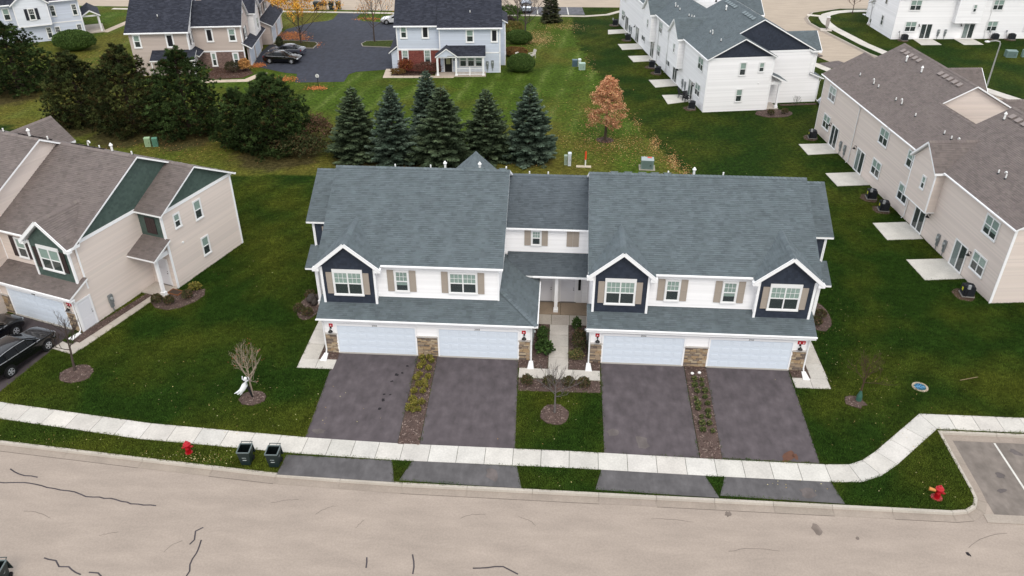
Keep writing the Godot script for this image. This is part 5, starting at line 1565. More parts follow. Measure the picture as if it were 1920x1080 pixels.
func pine_parts(h: float, w: float, pal: Array, tufts: int, brown: float) -> Array:
	var t := MB.new(); var b := MB.new()
	t.tube([V(0, -0.1, 0), V(0.1, h * 0.4, 0), V(0, h * 0.92, 0.05)], [w * 0.03, w * 0.022, 0.03], 7, S(92, 76, 64))
	var nb := int(tufts / 15.0)
	for i in nb:
		var tt := pow((i + 0.5) / nb, 1.25)
		var an := i * 2.39996 + rnd(-.35, .35)
		var pr := pow(1.0 - pow(tt, 1.9), 0.7) * (0.84 + 0.16 * minf(1.0, tt * 6.0))
		var d0 := V(cos(an), 0, sin(an))
		var ln := w * 0.5 * pr * rnd(0.78, 1.1) + 0.12
		var root := V(0, maxf(0.15, tt * h * 0.9 - ln * 0.12), 0)
		var tip := d0 * ln + V(0, tt * h * 0.92 + 0.18 + rnd(-.25, .35), 0)
		if i % 2 == 0: t.tube([root, root.lerp(tip, 0.5) - V(0, ln * 0.05, 0), tip], [0.05, 0.03, 0.008], 3, S(84, 68, 56), false)
		var c: Color = shade(pal[rng.randi() % pal.size()], rnd(0.78, 1.22))
		var out := (d0 * (1.1 - tt * 0.6) + Vector3.UP * (0.55 + tt * 0.8)).normalized()
		var rr := clampf(ln * 0.22, 0.25, 0.75)
		for q in 15:
			var u := 1.0 - pow(rng.randf(), 1.4) * 0.62
			var p := root.lerp(tip, u) + V(rnd(-1, 1), rnd(-.55, .75), rnd(-1, 1)) * rr * (1.25 - u * 0.55)
			p.y = maxf(p.y, 0.12)
			var cc := c
			if rng.randf() < brown * (1.25 - u): cc = [S(70, 62, 40), S(62, 56, 36)][rng.randi() % 2]
			cc = shade(cc, rnd(0.88, 1.14))
			for k in 19:
				var d := (out * rnd(0.35, 1.0) + V(rnd(-1, 1), rnd(-.5, 1), rnd(-1, 1)) * 0.8).normalized()
				blade(b, p, d, rnd(0.2, 0.4), rnd(0.045, 0.075), shade(cc, rnd(0.88, 1.12)), out + Vector3.UP * 0.6)
	return [t.mesh(), b.mesh()]

func branch(b: MB, p: Vector3, d: Vector3, ln: float, r: float, depth: int, col: Color, tips: Array, up := 0.25, forks := 3, sp := 0.75) -> void:
	var q := [p]
	var rr := [r]
	var dd := d
	var n := 3
	for i in n:
		dd = (dd + V(rnd(-.16, .16), rnd(-.05, .12) + up * 0.15, rnd(-.16, .16))).normalized()
		q.append(q[-1] + dd * ln / n)
		rr.append(r * (1.0 - 0.45 * (i + 1) / n))
	b.tube(q, rr, 5 if r > 0.02 else 3, col, false)
	if depth <= 0:
		tips.append([q[-1], dd])
		return
	for k in forks:
		var at: Vector3 = q[n] if k == 0 else q[1 + rng.randi() % n]
		var an := rnd(0, TAU)
		var s := dd.cross(V(cos(an), 0.2, sin(an))).normalized()
		var nd := (dd + s * rnd(0.35, 1.0) * sp + Vector3.UP * up).normalized()
		branch(b, at, nd, ln * rnd(0.55, 0.8), r * (0.62 if k > 0 else 0.7), depth - 1, col, tips, up, forks, sp)

func bare_tree(called: String, label: String, h: float, w: float, at: Vector3, col: Color, leaves: Array, nleaf: int, group: String, stem := 0.3) -> Node3D:
	var o := thing(called, label, "tree", at, rnd(0, TAU), group)
	var t := MB.new(); var br := MB.new()
	var tips := []
	var r := h * 0.013 + 0.01
	t.tube([V(0, -0.05, 0), V(rnd(-.03, .03), h * stem * 0.5, 0), V(0, h * stem, 0), V(rnd(-.05, .05), h * 0.7, rnd(-.05, .05)), V(0, h * 0.98, 0)], [r * 1.5, r * 1.15, r, r * 0.5, 0.006], 6, col)
	var k := 13
	for i in k:
		var f := float(i) / k
		var an := i * 2.4 + rnd(-.3, .3)
		var y := h * lerpf(stem, 0.9, f)
		var d := V(cos(an), lerpf(0.55, 1.3, f), sin(an)).normalized()
		branch(br, V(0, y, 0), d, w * 0.34 * lerpf(1.15, 0.5, f) * rnd(0.85, 1.15), r * 0.5 * (1.1 - f * 0.6), 3, col, tips, 0.22, 3)
	part("trunk", t, M.bark, o)
	part("branches", br, M.bark, o)
	if nleaf > 0:
		var lf := MB.new()
		for i in nleaf:
			var tp: Array = tips[rng.randi() % tips.size()]
			var p: Vector3 = tp[0] + V(rnd(-1, 1), rnd(-1, 1), rnd(-1, 1)) * 0.3 * h / 5.0
			leaf(lf, p, rnd(0.13, 0.22) * (1.0 if h > 4 else 0.5), shade(leaves[rng.randi() % leaves.size()], rnd(0.85, 1.15)), Vector3.UP)
		part("crown", lf, M.leaf, o)
	return o

func leafy_mound(b: MB, o: Vector3, r: Vector3, n: int, sz: float, pal: Array, rough := 0.12) -> void:
	var nz := FastNoiseLite.new()
	nz.seed = rng.randi() % 999; nz.frequency = 0.9
	if rough < 0.13: b.ball(o, r * 0.9, pal[0], 16, 10)
	for i in int(n * 1.7):
		var d := V(rng.randfn(), rng.randfn(), rng.randfn()).normalized()
		if d.y < -0.35: d.y = -d.y
		var k := (1.0 + rough * 2.0 * nz.get_noise_3dv(d * 2.5)) * (1.0 - rng.randf() * rng.randf() * (0.28 if rough >= 0.13 else 0.13))
		leaf(b, o + d * r * k, sz * 1.25 * rnd(0.7, 1.3), shade(pal[rng.randi() % pal.size()], rnd(0.82, 1.18)), d)

func shrub(called: String, label: String, at: Vector3, r: Vector3, n: int, sz: float, pal: Array, group := "", rough := 0.12) -> Node3D:
	var o := thing(called, label, "shrub", at, 0.0, group)
	var st := MB.new()
	for k in 6:
		var an := TAU * k / 6
		st.tube([V(0, -0.02, 0), V(cos(an) * r.x * 0.5, r.y * 0.9, sin(an) * r.z * 0.5)], [0.02, 0.008], 4, S(84, 66, 52), false)
	part("stems", st, M.bark, o)
	var b := MB.new()
	leafy_mound(b, V(0, r.y * 0.85, 0), r, n, sz, pal, rough)
	part("foliage", b, M.leaf, o)
	return o

func oak() -> void:
	var o := thing("oak_tree", "young oak holding copper brown leaves on the back lawn", "tree", V(18.0, 0, -37.4))
	var t := MB.new(); var b := MB.new()
	var h := 6.7
	t.tube([V(0, -0.1, 0), V(0.03, 1.5, 0), V(0, 4, 0.03), V(0, h * 0.97, 0)], [0.17, 0.12, 0.07, 0.015], 8, S(112, 100, 84))
	var pal := [S(208, 156, 122), S(196, 140, 106), S(180, 124, 94), S(220, 174, 138), S(170, 112, 86), S(206, 170, 118)]
	for i in 230:
		var f := pow(rng.randf(), 0.8)
		var y := lerpf(1.35, h * 0.96, f)
		var R := 2.65 * pow(1.0 - f, 0.62) * (0.75 + 0.25 * minf(1.0, f * 6.0)) + 0.12
		var an := rnd(0, TAU)
		var ln := R * rnd(0.55, 1.05)
		var d := V(cos(an), 0, sin(an))
		var e := d * ln + V(0, y + ln * rnd(-0.05, 0.35), 0)
		if i % 3 == 0: t.tube([V(0, y - 0.1, 0), e], [0.02, 0.005], 3, S(104, 90, 76), false)
		for k in 62:
			var u := sqrt(rng.randf())
			var p := V(0, y, 0).lerp(e, lerpf(0.35, 1.05, u)) + V(rnd(-1, 1), rnd(-.7, .7), rnd(-1, 1)) * 0.24
			leaf(b, p, rnd(0.1, 0.17), shade(pal[rng.randi() % pal.size()], rnd(0.85, 1.15) * (0.9 + 0.15 * f)), d + Vector3.UP)
	part("trunk", t, M.bark, o)
	part("crown", b, M.leaf, o)

func leaf_litter(label: String, pts: Array, pal: Array, sz := 0.1) -> void:
	# pts: [x, z, rx, rz, count]
	var o := structure("leaf_litter", label)
	o.set_meta("kind", "stuff")
	var b := MB.new()
	for q in pts:
		for i in int(q[4]):
			var p := Vector2(rng.randfn(), rng.randfn()) * 0.55
			var w := Vector2(q[0] + p.x * q[2], q[1] + p.y * q[3])
			if in_any(w, [STREET, BACKROAD]): continue
			var s := sz * rnd(0.6, 1.3)
			var an := rnd(0, TAU)
			var u := V(cos(an), rnd(-.25, .25), sin(an)) * s * 0.5; var v2 := V(-sin(an), rnd(-.25, .25), cos(an)) * s * 0.35
			var c := V(w.x, rnd(0.025, 0.05), w.y)
			var cl := shade(pal[rng.randi() % pal.size()], rnd(0.8, 1.15))
			b.quad(c - u, c + v2, c + u, c - v2, cl)
			for k in range(b.n.size() - 6, b.n.size()):
				if b.n[k].y < 0: b.n[k] = -b.n[k]
	var m := part("leaves", b, M.leaf, o, "stuff")

func grass_tufts() -> void:
	# blades of the nearer lawns, standing up along paving and in clumps
	var t := MB.new()
	for i in 7:
		var an := rnd(0, TAU)
		var d := V(cos(an) * 0.55, 1, sin(an) * 0.55).normalized()
		var o := V(rnd(-.06, .06), 0, rnd(-.06, .06))
		blade(t, o, d, rnd(0.06, 0.1), 0.02, Color.WHITE, V(0, 1, 0.2))
	var mm := MultiMesh.new()
	mm.transform_format = MultiMesh.TRANSFORM_3D
	mm.use_colors = true
	mm.mesh = t.mesh()
	var tr := []; var cs := []
	var add := func(x: float, z: float, s: float, dry: float) -> void:
		var c := lawn_colour(x, z)
		var k := rnd(0.8, 1.35)
		c = Color(c.r * k, c.g * k, c.b * k).lerp(S(150, 130, 84), dry)
		tr.append(Transform3D(Basis(Vector3.UP, rnd(0, TAU)).scaled(V(s * 1.5, s, s * 1.5)), V(x, 0.0, z))); cs.append(c)
	var tried := 0
	while tr.size() < 170000 and tried < 260000:
		tried += 1
		var z := lerpf(10.9, -24.0, pow(rng.randf(), 1.35)); var x := rnd(-24, 46)
		var q := Vector2(x, z)
		var hit := false
		for p in near_paved:
			if p[0].has_point(q) and Geometry2D.is_point_in_polygon(q, p[1]):
				hit = true; break
		if hit or (x > -1.2 and x < 29 and z < 0.05 and z > -14) or (x > 28 and x < 31 and z < -6 and z > -14): continue
		add.call(x, z, rnd(0.6, 1.15), 0.0)
	for p in near_paved:
		var pg: PackedVector2Array = p[1]
		if pg == STREET: pass
		for i in pg.size():
			var a := pg[i]; var b := pg[(i + 1) % pg.size()]
			var k := int(a.distance_to(b) * 16)
			var sd := (b - a).orthogonal().normalized() * 0.05
			if Geometry2D.is_point_in_polygon((a + b) * 0.5 + sd, pg): sd = -sd
			for j in k:
				var q := a.lerp(b, rng.randf()) + sd * rnd(0.6, 2.4)
				if q.y > 11.2 or q.x < -26 or q.x > 48 or q.y < -26: continue
				if in_any(q, paved): continue
				add.call(q.x, q.y, rnd(0.4, 0.75), rnd(0.1, 0.6))
	mm.instance_count = tr.size()
	for i in tr.size():
		mm.set_instance_transform(i, tr[i]); mm.set_instance_color(i, cs[i])
	var o := MultiMeshInstance3D.new()
	o.multimesh = mm; o.material_override = M.blades; o.name = numbered("grass")
	add_child(o)
	tag(o, "short grass blades of the lawns nearest the street", "", "", "stuff")

var near_paved := []

# ---------------------------------------------------------------- objects
func car(called: String, label: String, suv: bool, col: Color, at: Vector3, turn: float, sc := 1.0) -> void:
	var o := thing(called, label, "car", at, turn, "")
	o.scale = Vector3.ONE * sc
	# stations from the nose: z, low, belt, top, half width, half width at the roof
	var st: Array
	if suv:
		st = [[0.0, 0.42, 0.72, 0.74, 0.62, 0.5], [0.1, 0.28, 0.86, 0.9, 0.82, 0.66], [0.45, 0.24, 0.97, 1.02, 0.9, 0.74], [1.3, 0.24, 1.05, 1.1, 0.92, 0.76], [2.15, 0.24, 1.07, 1.62, 0.92, 0.7], [2.9, 0.24, 1.09, 1.69, 0.92, 0.72], [3.7, 0.24, 1.12, 1.66, 0.92, 0.71], [4.35, 0.25, 1.15, 1.56, 0.9, 0.68], [4.66, 0.3, 1.06, 1.1, 0.86, 0.66], [4.77, 0.42, 0.9, 0.92, 0.78, 0.6]]
	else:
		st = [[0.0, 0.34, 0.6, 0.62, 0.6, 0.5], [0.12, 0.24, 0.72, 0.76, 0.8, 0.66], [0.5, 0.2, 0.82, 0.87, 0.89, 0.74], [1.35, 0.2, 0.9, 0.96, 0.91, 0.76], [2.1, 0.2, 0.92, 1.38, 0.91, 0.64], [2.8, 0.2, 0.94, 1.45, 0.91, 0.66], [3.5, 0.2, 0.95, 1.38, 0.91, 0.63], [4.2, 0.22, 0.98, 1.05, 0.89, 0.68], [4.7, 0.26, 0.96, 1.0, 0.82, 0.66], [4.82, 0.4, 0.8, 0.82, 0.74, 0.6]]
	var L0: float = st[-1][0]
	var body := MB.new(); var glass := MB.new()
	var rings := []
	for s in st:
		var y0: float = s[1]; var y1: float = s[2]; var y2: float = s[3]; var w: float = s[4]; var wr: float = s[5]
		var z: float = s[0] - L0 * 0.5
		var cab: bool = y2 > y1 + 0.2
		rings.append([V(w * 0.86, y0, z), V(w * 0.97, y0 + 0.12, z), V(w, lerpf(y0, y1, 0.55), z), V(w * 0.99, y1 - 0.06, z), V(w * 0.95, y1, z), V(wr if cab else w * 0.88, y2 - (0.1 if cab else 0.025), z), V(wr * 0.78, y2 - (0.015 if cab else 0.0), z), V(0, y2 + 0.02, z)])
	# smooth skin: each station line refined along the car
	var fine := []
	var seg := []
	for i in rings.size() - 1:
		for q in (4 if i < rings.size() - 1 else 1):
			var r := []
			for k in 8:
				var p0: Vector3 = rings[maxi(i - 1, 0)][k]; var p1: Vector3 = rings[i][k]; var p2: Vector3 = rings[i + 1][k]; var p3: Vector3 = rings[mini(i + 2, rings.size() - 1)][k]
				var c: Vector3 = p1.cubic_interpolate(p2, p0, p3, q / 4.0)
				var l: Vector3 = p1.lerp(p2, q / 4.0)
				r.append(c.lerp(l, 0.45))
			fine.append(r)
			seg.append(i)
	fine.append(rings[-1])
	var nrm := []
	for i in fine.size():
		var r := []
		for k in 8:
			var dz: Vector3 = fine[mini(i + 1, fine.size() - 1)][k] - fine[maxi(i - 1, 0)][k]
			var dk: Vector3 = fine[i][mini(k + 1, 7)] - fine[i][maxi(k - 1, 0)]
			if k == 7: dk = V(-1, 0, 0)
			r.append(dz.cross(dk).normalized() * -1.0)
		nrm.append(r)
	for i in fine.size() - 1:
		var sg: int = seg[i]
		var c0: bool = st[sg][3] > st[sg][2] + 0.2; var c1: bool = st[sg + 1][3] > st[sg + 1][2] + 0.2
		for k in 7:
			var isglass := (k == 4 and (c0 or c1)) or (k >= 5 and c0 != c1)
			var cl := S(24, 27, 30) if isglass else (S(30, 30, 32) if k == 0 else col)
			for sd in [1, -1]:
				var m := Vector3(sd, 1, 1)
				var a: Vector3 = fine[i][k] * m; var b: Vector3 = fine[i + 1][k] * m; var d: Vector3 = fine[i + 1][k + 1] * m; var e: Vector3 = fine[i][k + 1] * m
				var na: Vector3 = nrm[i][k] * m; var nb: Vector3 = nrm[i + 1][k] * m; var nd: Vector3 = nrm[i + 1][k + 1] * m; var ne: Vector3 = nrm[i][k + 1] * m
				if na.x * sd < 0 and k < 5: na = -na; nb = -nb; nd = -nd; ne = -ne
				if k >= 5 and na.y < 0: na = -na; nb = -nb; nd = -nd; ne = -ne
				var tgt := glass if isglass else body
				if isglass:
					if sd > 0: tgt.quad(b, a, e, d, cl)
					else: tgt.quad(a, b, d, e, cl)
				elif sd > 0:
					tgt.trin(b, a, e, nb, na, ne, cl); tgt.trin(b, e, d, nb, ne, nd, cl)
				else:
					tgt.trin(a, b, d, na, nb, nd, cl); tgt.trin(a, d, e, na, nd, ne, cl)
	for q in [rings[0], rings[-1]]:
		var f := []
		for p in q: f.append(p)
		for k in range(q.size() - 2, -1, -1): f.append(q[k] * Vector3(-1, 1, 1))
		if q == rings[0]: body.poly(f, col)
		else:
			f.reverse(); body.poly(f, col)
	part("body", body, M.carpaint, o)
	part("glazing", glass, M.carglass, o)
	# pillars, window trim, mirrors
	var pl := MB.new()
	for sd in [1, -1]:
		var m := Vector3(sd, 1, 1)
		for i in [4, 5, 6]:
			pl.bar(rings[i][4] * m + V(0.005 * sd, 0, 0), rings[i][5] * m + V(0.005 * sd, 0, 0), 0.07, 0.03, S(18, 18, 20), V(0, 0, 1))
		pl.bar(rings[3][5] * m, rings[4][5] * m, 0.07, 0.07, col); pl.bar(rings[3][7] * Vector3(0, 1, 1) + V(rings[3][6].x * sd, 0, 0), rings[4][6] * m, 0.05, 0.05, col)
	part("pillars", pl, M.carpaint, o)
	var tr := MB.new()
	for sd in [1, -1]:
		var m := Vector3(sd, 1, 1)
		for i in [3, 4, 5, 6]: tr.bar(rings[i][4] * m + V(0.012 * sd, 0.01, 0), rings[i + 1][4] * m + V(0.012 * sd, 0.01, 0), 0.02, 0.03, S(206, 208, 212))
		if suv:
			for i in [4, 5, 6]: tr.bar(rings[i][5] * m + V(0.02 * sd, 0.03, 0), rings[i + 1][5] * m + V(0.02 * sd, 0.03, 0), 0.02, 0.02, S(206, 208, 212))
	part("window_trim", tr, M.metal, o)
	for sd in [1, -1]:
		var mr := MB.new(); mr.ball(V(1.0 * sd, 1.08 if suv else 0.96, st[3][0] + 0.35 - L0 * 0.5), V(0.11, 0.08, 0.07), col, 8, 6)
		part("mirror", mr, M.carpaint, o)
		var hl := MB.new(); hl.ball(V(0.68 * sd, st[1][2] - 0.06, 0.2 - L0 * 0.5), V(0.17, 0.08, 0.2), S(206, 210, 214), 10, 6)
		part("headlight", hl, M.gloss, o)
		var tl := MB.new(); tl.ball(V(0.77 * sd, st[-2][2] - 0.12, L0 * 0.5 - 0.2), V(0.1, 0.14, 0.12), S(110, 18, 22), 8, 6)
		part("tail_light", tl, M.gloss, o)
		for dd in [[1.75, 2.0], [2.55, 2.75]]:
			var h := MB.new(); h.box(minf(0.925 * sd, 0.95 * sd), maxf(0.925 * sd, 0.95 * sd), st[4][2] - 0.16, st[4][2] - 0.13, dd[0] + 0.35 - L0 * 0.5, dd[0] + 0.55 - L0 * 0.5, col)
			part("handle", h, M.carpaint, o)
	var gr := MB.new(); gr.box(-0.5, 0.5, st[1][1] + 0.2, st[1][2] - 0.08, 0.02 - L0 * 0.5, 0.12 - L0 * 0.5, S(22, 22, 24)); part("grille", gr, M.plastic, o)
	# wheels in dark arches
	var R := 0.36 if suv else 0.33
	for z in [0.92, L0 - 0.98]:
		for sd in [1, -1]:
			var ar := MB.new()
			ar.t = Transform3D(Basis(Vector3.FORWARD, PI / 2 * sd), V(0.86 * sd, R, z - L0 * 0.5))
			ar.lathe([Vector2(R + 0.09, 0), Vector2(R + 0.08, 0.075), Vector2(0, 0.078)], 20, S(14, 14, 15))
			part("wheel_arch", ar, M.rubber, o)
			var wh := MB.new()
			wh.lathe([Vector2(R * 0.62, -0.1), Vector2(R * 0.95, -0.1), Vector2(R, -0.05), Vector2(R, 0.06), Vector2(R * 0.94, 0.1), Vector2(R * 0.66, 0.1), Vector2(R * 0.62, 0.06)], 20, S(30, 30, 31))
			var w := part("wheel", wh, M.rubber, o)
			w.transform = Transform3D(Basis(Vector3.FORWARD, PI / 2 * sd), V(0.85 * sd, R, z - L0 * 0.5))
			var rm := MB.new()
			rm.lathe([Vector2(R * 0.64, 0.09), Vector2(R * 0.58, 0.1), Vector2(R * 0.55, 0.05)], 20, S(196, 198, 202))
			rm.lathe([Vector2(R * 0.6, 0.03), Vector2(0, 0.032)], 16, S(44, 44, 46))
			for k in 5:
				var an := TAU * k / 5
				rm.bar(V(cos(an), 0, sin(an)) * 0.03 + V(0, 0.08, 0), V(cos(an), 0, sin(an)) * R * 0.6 + V(0, 0.075, 0), 0.075, 0.03, S(196, 198, 202))
			rm.lathe([Vector2(0.06, 0.07), Vector2(0.05, 0.1), Vector2(0, 0.105)], 10, S(170, 172, 176))
			part("rim", rm, M.metal, w)

func hydrant(label: String, at: Vector3, turn: float, flag: bool) -> void:
	var o := thing("fire_hydrant", label, "hydrant", at, turn, "fire hydrants")
	var red := S(158, 22, 32)
	var b := MB.new()
	b.lathe([Vector2(0.2, -0.02), Vector2(0.2, 0.05), Vector2(0.14, 0.06), Vector2(0.135, 0.5), Vector2(0.17, 0.52), Vector2(0.17, 0.57), Vector2(0.14, 0.58)], 16, red)
	part("barrel", b, M.gloss, o)
	b = MB.new()
	b.lathe([Vector2(0.2, 0.58), Vector2(0.2, 0.63), Vector2(0.16, 0.65), Vector2(0.12, 0.74), Vector2(0.05, 0.78), Vector2(0.04, 0.84), Vector2(0, 0.85)], 16, S(170, 34, 44))
	part("bonnet", b, M.gloss, o)
	for k in 3:
		var c := MB.new()
		var an := [0.0, PI / 2, -PI / 2][k] as float
		c.t = Transform3D(Basis(Vector3.UP, an) * Basis(Vector3.RIGHT, PI / 2), V(0, 0.42, 0))
		var rr: float = 0.095 if k == 0 else 0.07
		c.lathe([Vector2(rr * 0.8, 0.1), Vector2(rr * 0.8, 0.17), Vector2(rr, 0.17), Vector2(rr, 0.24), Vector2(0.03, 0.26), Vector2(0.03, 0.3), Vector2(0, 0.3)], 12, red)
		part("nozzle", c, M.gloss, o)
	if flag:
		var f := MB.new()
		f.tube([V(-0.15, 0.5, 0.1), V(-0.45, 0.52, 0.15)], [0.07, 0.1], 8, S(190, 128, 70))
		part("cover", f, M.plastic, o)
		f = MB.new()
		f.lathe([Vector2(0.3, -0.02), Vector2(0.28, 0.03), Vector2(0.2, 0.05)], 16, S(176, 60, 66)); part("base_ring", f, M.gloss, o)

func bin(label: String, at: Vector3, turn: float, lid: float, sticker: int, sc := 1.0, cat := "bin") -> Node3D:
	var o := thing("wheeled_bin", label, cat, at, turn, "wheeled bins")
	o.scale = Vector3.ONE * sc
	var dk := S(34, 46, 46)
	var b := MB.new()
	var lo := [V(-0.24, 0.06, 0.27), V(0.24, 0.06, 0.27), V(0.24, 0.06, -0.22), V(-0.24, 0.06, -0.22)]
	var hi := [V(-0.32, 1.02, 0.38), V(0.32, 1.02, 0.38), V(0.32, 1.02, -0.32), V(-0.32, 1.02, -0.32)]
	for i in 4:
		var j := (i + 1) % 4
		b.quad(lo[i], lo[j], hi[j], hi[i], dk)
		var k := Vector3(0.93, 1, 0.93)
		b.quad(lo[j] * k + V(0, .04, 0), lo[i] * k + V(0, .04, 0), hi[i] * k, hi[j] * k, S(20, 26, 27))
	b.quad(lo[0] + V(0, .04, 0), lo[1] + V(0, .04, 0), lo[2] + V(0, .04, 0), lo[3] + V(0, .04, 0), S(18, 22, 22))
	part("tub", b, M.plastic, o)
	b = MB.new()
	for i in 4: b.bar(hi[i], hi[(i + 1) % 4], 0.05, 0.05, S(96, 106, 106))
	part("rim", b, M.plastic, o)
	b = MB.new()
	for x in [-0.28, 0.28]: b.bar(V(x, 1.0, -0.32), V(x, 1.06, -0.46), 0.03, 0.03, dk)
	b.bar(V(-0.3, 1.06, -0.46), V(0.3, 1.06, -0.46), 0.03, 0.03, S(70, 80, 80))
	part("handle", b, M.plastic, o)
	b = MB.new()
	b.t = Transform3D(Basis(Vector3.RIGHT, lid), V(0, 1.04, -0.34))
	b.box(-0.33, 0.33, 0, 0.04, 0, 0.74, dk); b.box(-0.28, 0.28, 0.04, 0.07, 0.06, 0.68, dk)
	part("lid", b, M.plastic, o)
	for x in [-0.26, 0.26]:
		var w := MB.new()
		w.t = Transform3D(Basis(Vector3.FORWARD, PI / 2), V(x - 0.03, 0.13, -0.26))
		w.lathe([Vector2(0.0, 0), Vector2(0.13, 0), Vector2(0.13, 0.06), Vector2(0, 0.06)], 12, S(22, 22, 23))
		part("wheel", w, M.rubber, o)
	b = MB.new()
	b.bar(V(-0.11, 0.62, 0.338), V(0.11, 0.62, 0.338), 0.012, 0.03, S(150, 160, 160)); b.bar(V(-0.1, 0.45, 0.318), V(0.1, 0.45, 0.318), 0.012, 0.04, S(170, 178, 178))
	part("label_strip", b, M.plastic, o)
	if sticker == 1:
		b = MB.new(); b.t = Transform3D(Basis(Vector3.FORWARD, -PI / 2), V(0.295, 0.72, 0.06)); b.lathe([Vector2(0.1, 0.0), Vector2(0.1, 0.02), Vector2(0, 0.022)], 14, S(226, 230, 230)); b.lathe([Vector2(0.06, 0.02), Vector2(0.045, 0.026), Vector2(0.03, 0.02)], 12, S(120, 130, 130))
		part("round_label", b, M.plastic, o)
	return o

func utility_box(called: String, label: String, cat: String, at: Vector3, w: float, h: float, d: float, col: Color, turn := 0.0, top := Color(0, 0, 0, 0)) -> Node3D:
	var o := thing(called, label, cat, at, turn)
	var b := MB.new()
	b.box(-w / 2, w / 2, 0, h * 0.93, -d / 2, d / 2, col)
	part("cabinet", b, M.gloss, o)
	b = MB.new()
	var c := col if top.a == 0 else top
	b.quad(V(-w / 2 - .02, h * .93, d / 2 + .02), V(w / 2 + .02, h * .93, d / 2 + .02), V(w / 2 - .02, h, -d / 4), V(-w / 2 + .02, h, -d / 4), c)
	b.box(-w / 2 - .02, w / 2 + .02, h * 0.9, h * 0.93, -d / 2 - .02, d / 2 + .02, col)
	b.quad(V(w / 2 + .02, h * .93, -d / 2 - .02), V(-w / 2 - .02, h * .93, -d / 2 - .02), V(-w / 2 + .02, h, -d / 4), V(w / 2 - .02, h, -d / 4), c)
	b.tri(V(-w / 2 - .02, h * .93, -d / 2 - .02), V(-w / 2 - .02, h * .93, d / 2 + .02), V(-w / 2 + .02, h, -d / 4), c)
	b.tri(V(w / 2 + .02, h * .93, d / 2 + .02), V(w / 2 + .02, h * .93, -d / 2 - .02), V(w / 2 - .02, h, -d / 4), c)
	part("lid", b, M.gloss, o)
	b = MB.new()
	b.box(-w * 0.4, w * 0.4, h * 0.12, h * 0.82, d / 2, d / 2 + 0.012, shade(col, 0.9)); b.box(w * 0.2, w * 0.3, h * 0.4, h * 0.5, d / 2 + 0.012, d / 2 + 0.04, shade(col, 0.6))
	part("door", b, M.gloss, o)
	return o

func air_conditioner(label: String, at: Vector3, turn: float) -> void:
	if not cache.has("ac"):
		var o := Node3D.new()
		var b := MB.new()
		b.box(-0.42, 0.42, 0, 0.06, -0.42, 0.42, S(150, 146, 140))
		put("pad", b.mesh(), M.concrete, o)
		b = MB.new()
		b.box(-0.36, 0.36, 0.06, 0.74, -0.36, 0.36, S(34, 36, 40))
		for s in 4:
			b.t = Transform3D(Basis(Vector3.UP, s * PI / 2), Vector3.ZERO)
			for k in 9: b.box(-0.34, 0.34, 0.12 + k * 0.065, 0.14 + k * 0.065, 0.36, 0.375, S(52, 55, 60))
		put("casing", b.mesh(), M.plastic, o)
		b = MB.new()
		b.lathe([Vector2(0.34, 0.74), Vector2(0.34, 0.8), Vector2(0.3, 0.81), Vector2(0.29, 0.75), Vector2(0.0, 0.75)], 20, S(44, 46, 50))
		for k in 8:
			var an := TAU * k / 8
			b.bar(V(cos(an) * 0.06, 0.8, sin(an) * 0.06), V(cos(an) * 0.31, 0.8, sin(an) * 0.31), 0.012, 0.012, S(70, 73, 78))
		put("fan_guard", b.mesh(), M.plastic, o)
		b = MB.new(); b.box(0.37, 0.385, 0.36, 0.6, -0.1, 0.1, S(214, 214, 60))
		put("yellow_tag", b.mesh(), M.plastic, o)
		b = MB.new()
		b.tube([V(0.2, 0.3, -0.36), V(0.3, 0.2, -0.62), V(0.3, 0.9, -0.75)], [0.03, 0.03, 0.03], 6, S(40, 40, 42)); b.box(0.22, 0.4, 0.9, 1.2, -0.85, -0.73, S(150, 152, 154))
		put("line_set", b.mesh(), M.plastic, o)
		cache["ac"] = o
	var t := thing("air_conditioner", label, "air conditioner", at, turn, "air conditioners behind the townhouses")
	for c in cache.ac.get_children():
		var q: Node = c.duplicate()
		t.add_child(q, true)

func chair(label: String, at: Vector3, turn: float, col: Color) -> void:
	var o := thing("garden_chair", label, "chair", at, turn, "chairs by the clipped hedge")
	var b := MB.new()
	for i in 5: b.box(-0.3 + i * 0.125, -0.2 + i * 0.125, 0.36, 0.39, -0.25, 0.3, col)
	part("seat", b, M.paint, o)
	b = MB.new()
	b.t = Transform3D(Basis(Vector3.RIGHT, -0.35), V(0, 0.36, -0.25))
	for i in 5: b.box(-0.3 + i * 0.125, -0.2 + i * 0.125, 0, 0.75, -0.02, 0.01, col)
	part("backrest", b, M.paint, o)
	for x in [-0.33, 0.33]:
		for z in [-0.3, 0.28]:
			var l := MB.new(); l.box(x - 0.03, x + 0.03, 0, 0.56, z - 0.03, z + 0.03, col); part("leg", l, M.paint, o)
		var a := MB.new(); a.box(x - 0.06, x + 0.06, 0.56, 0.59, -0.35, 0.36, col); part("armrest", a, M.paint, o)

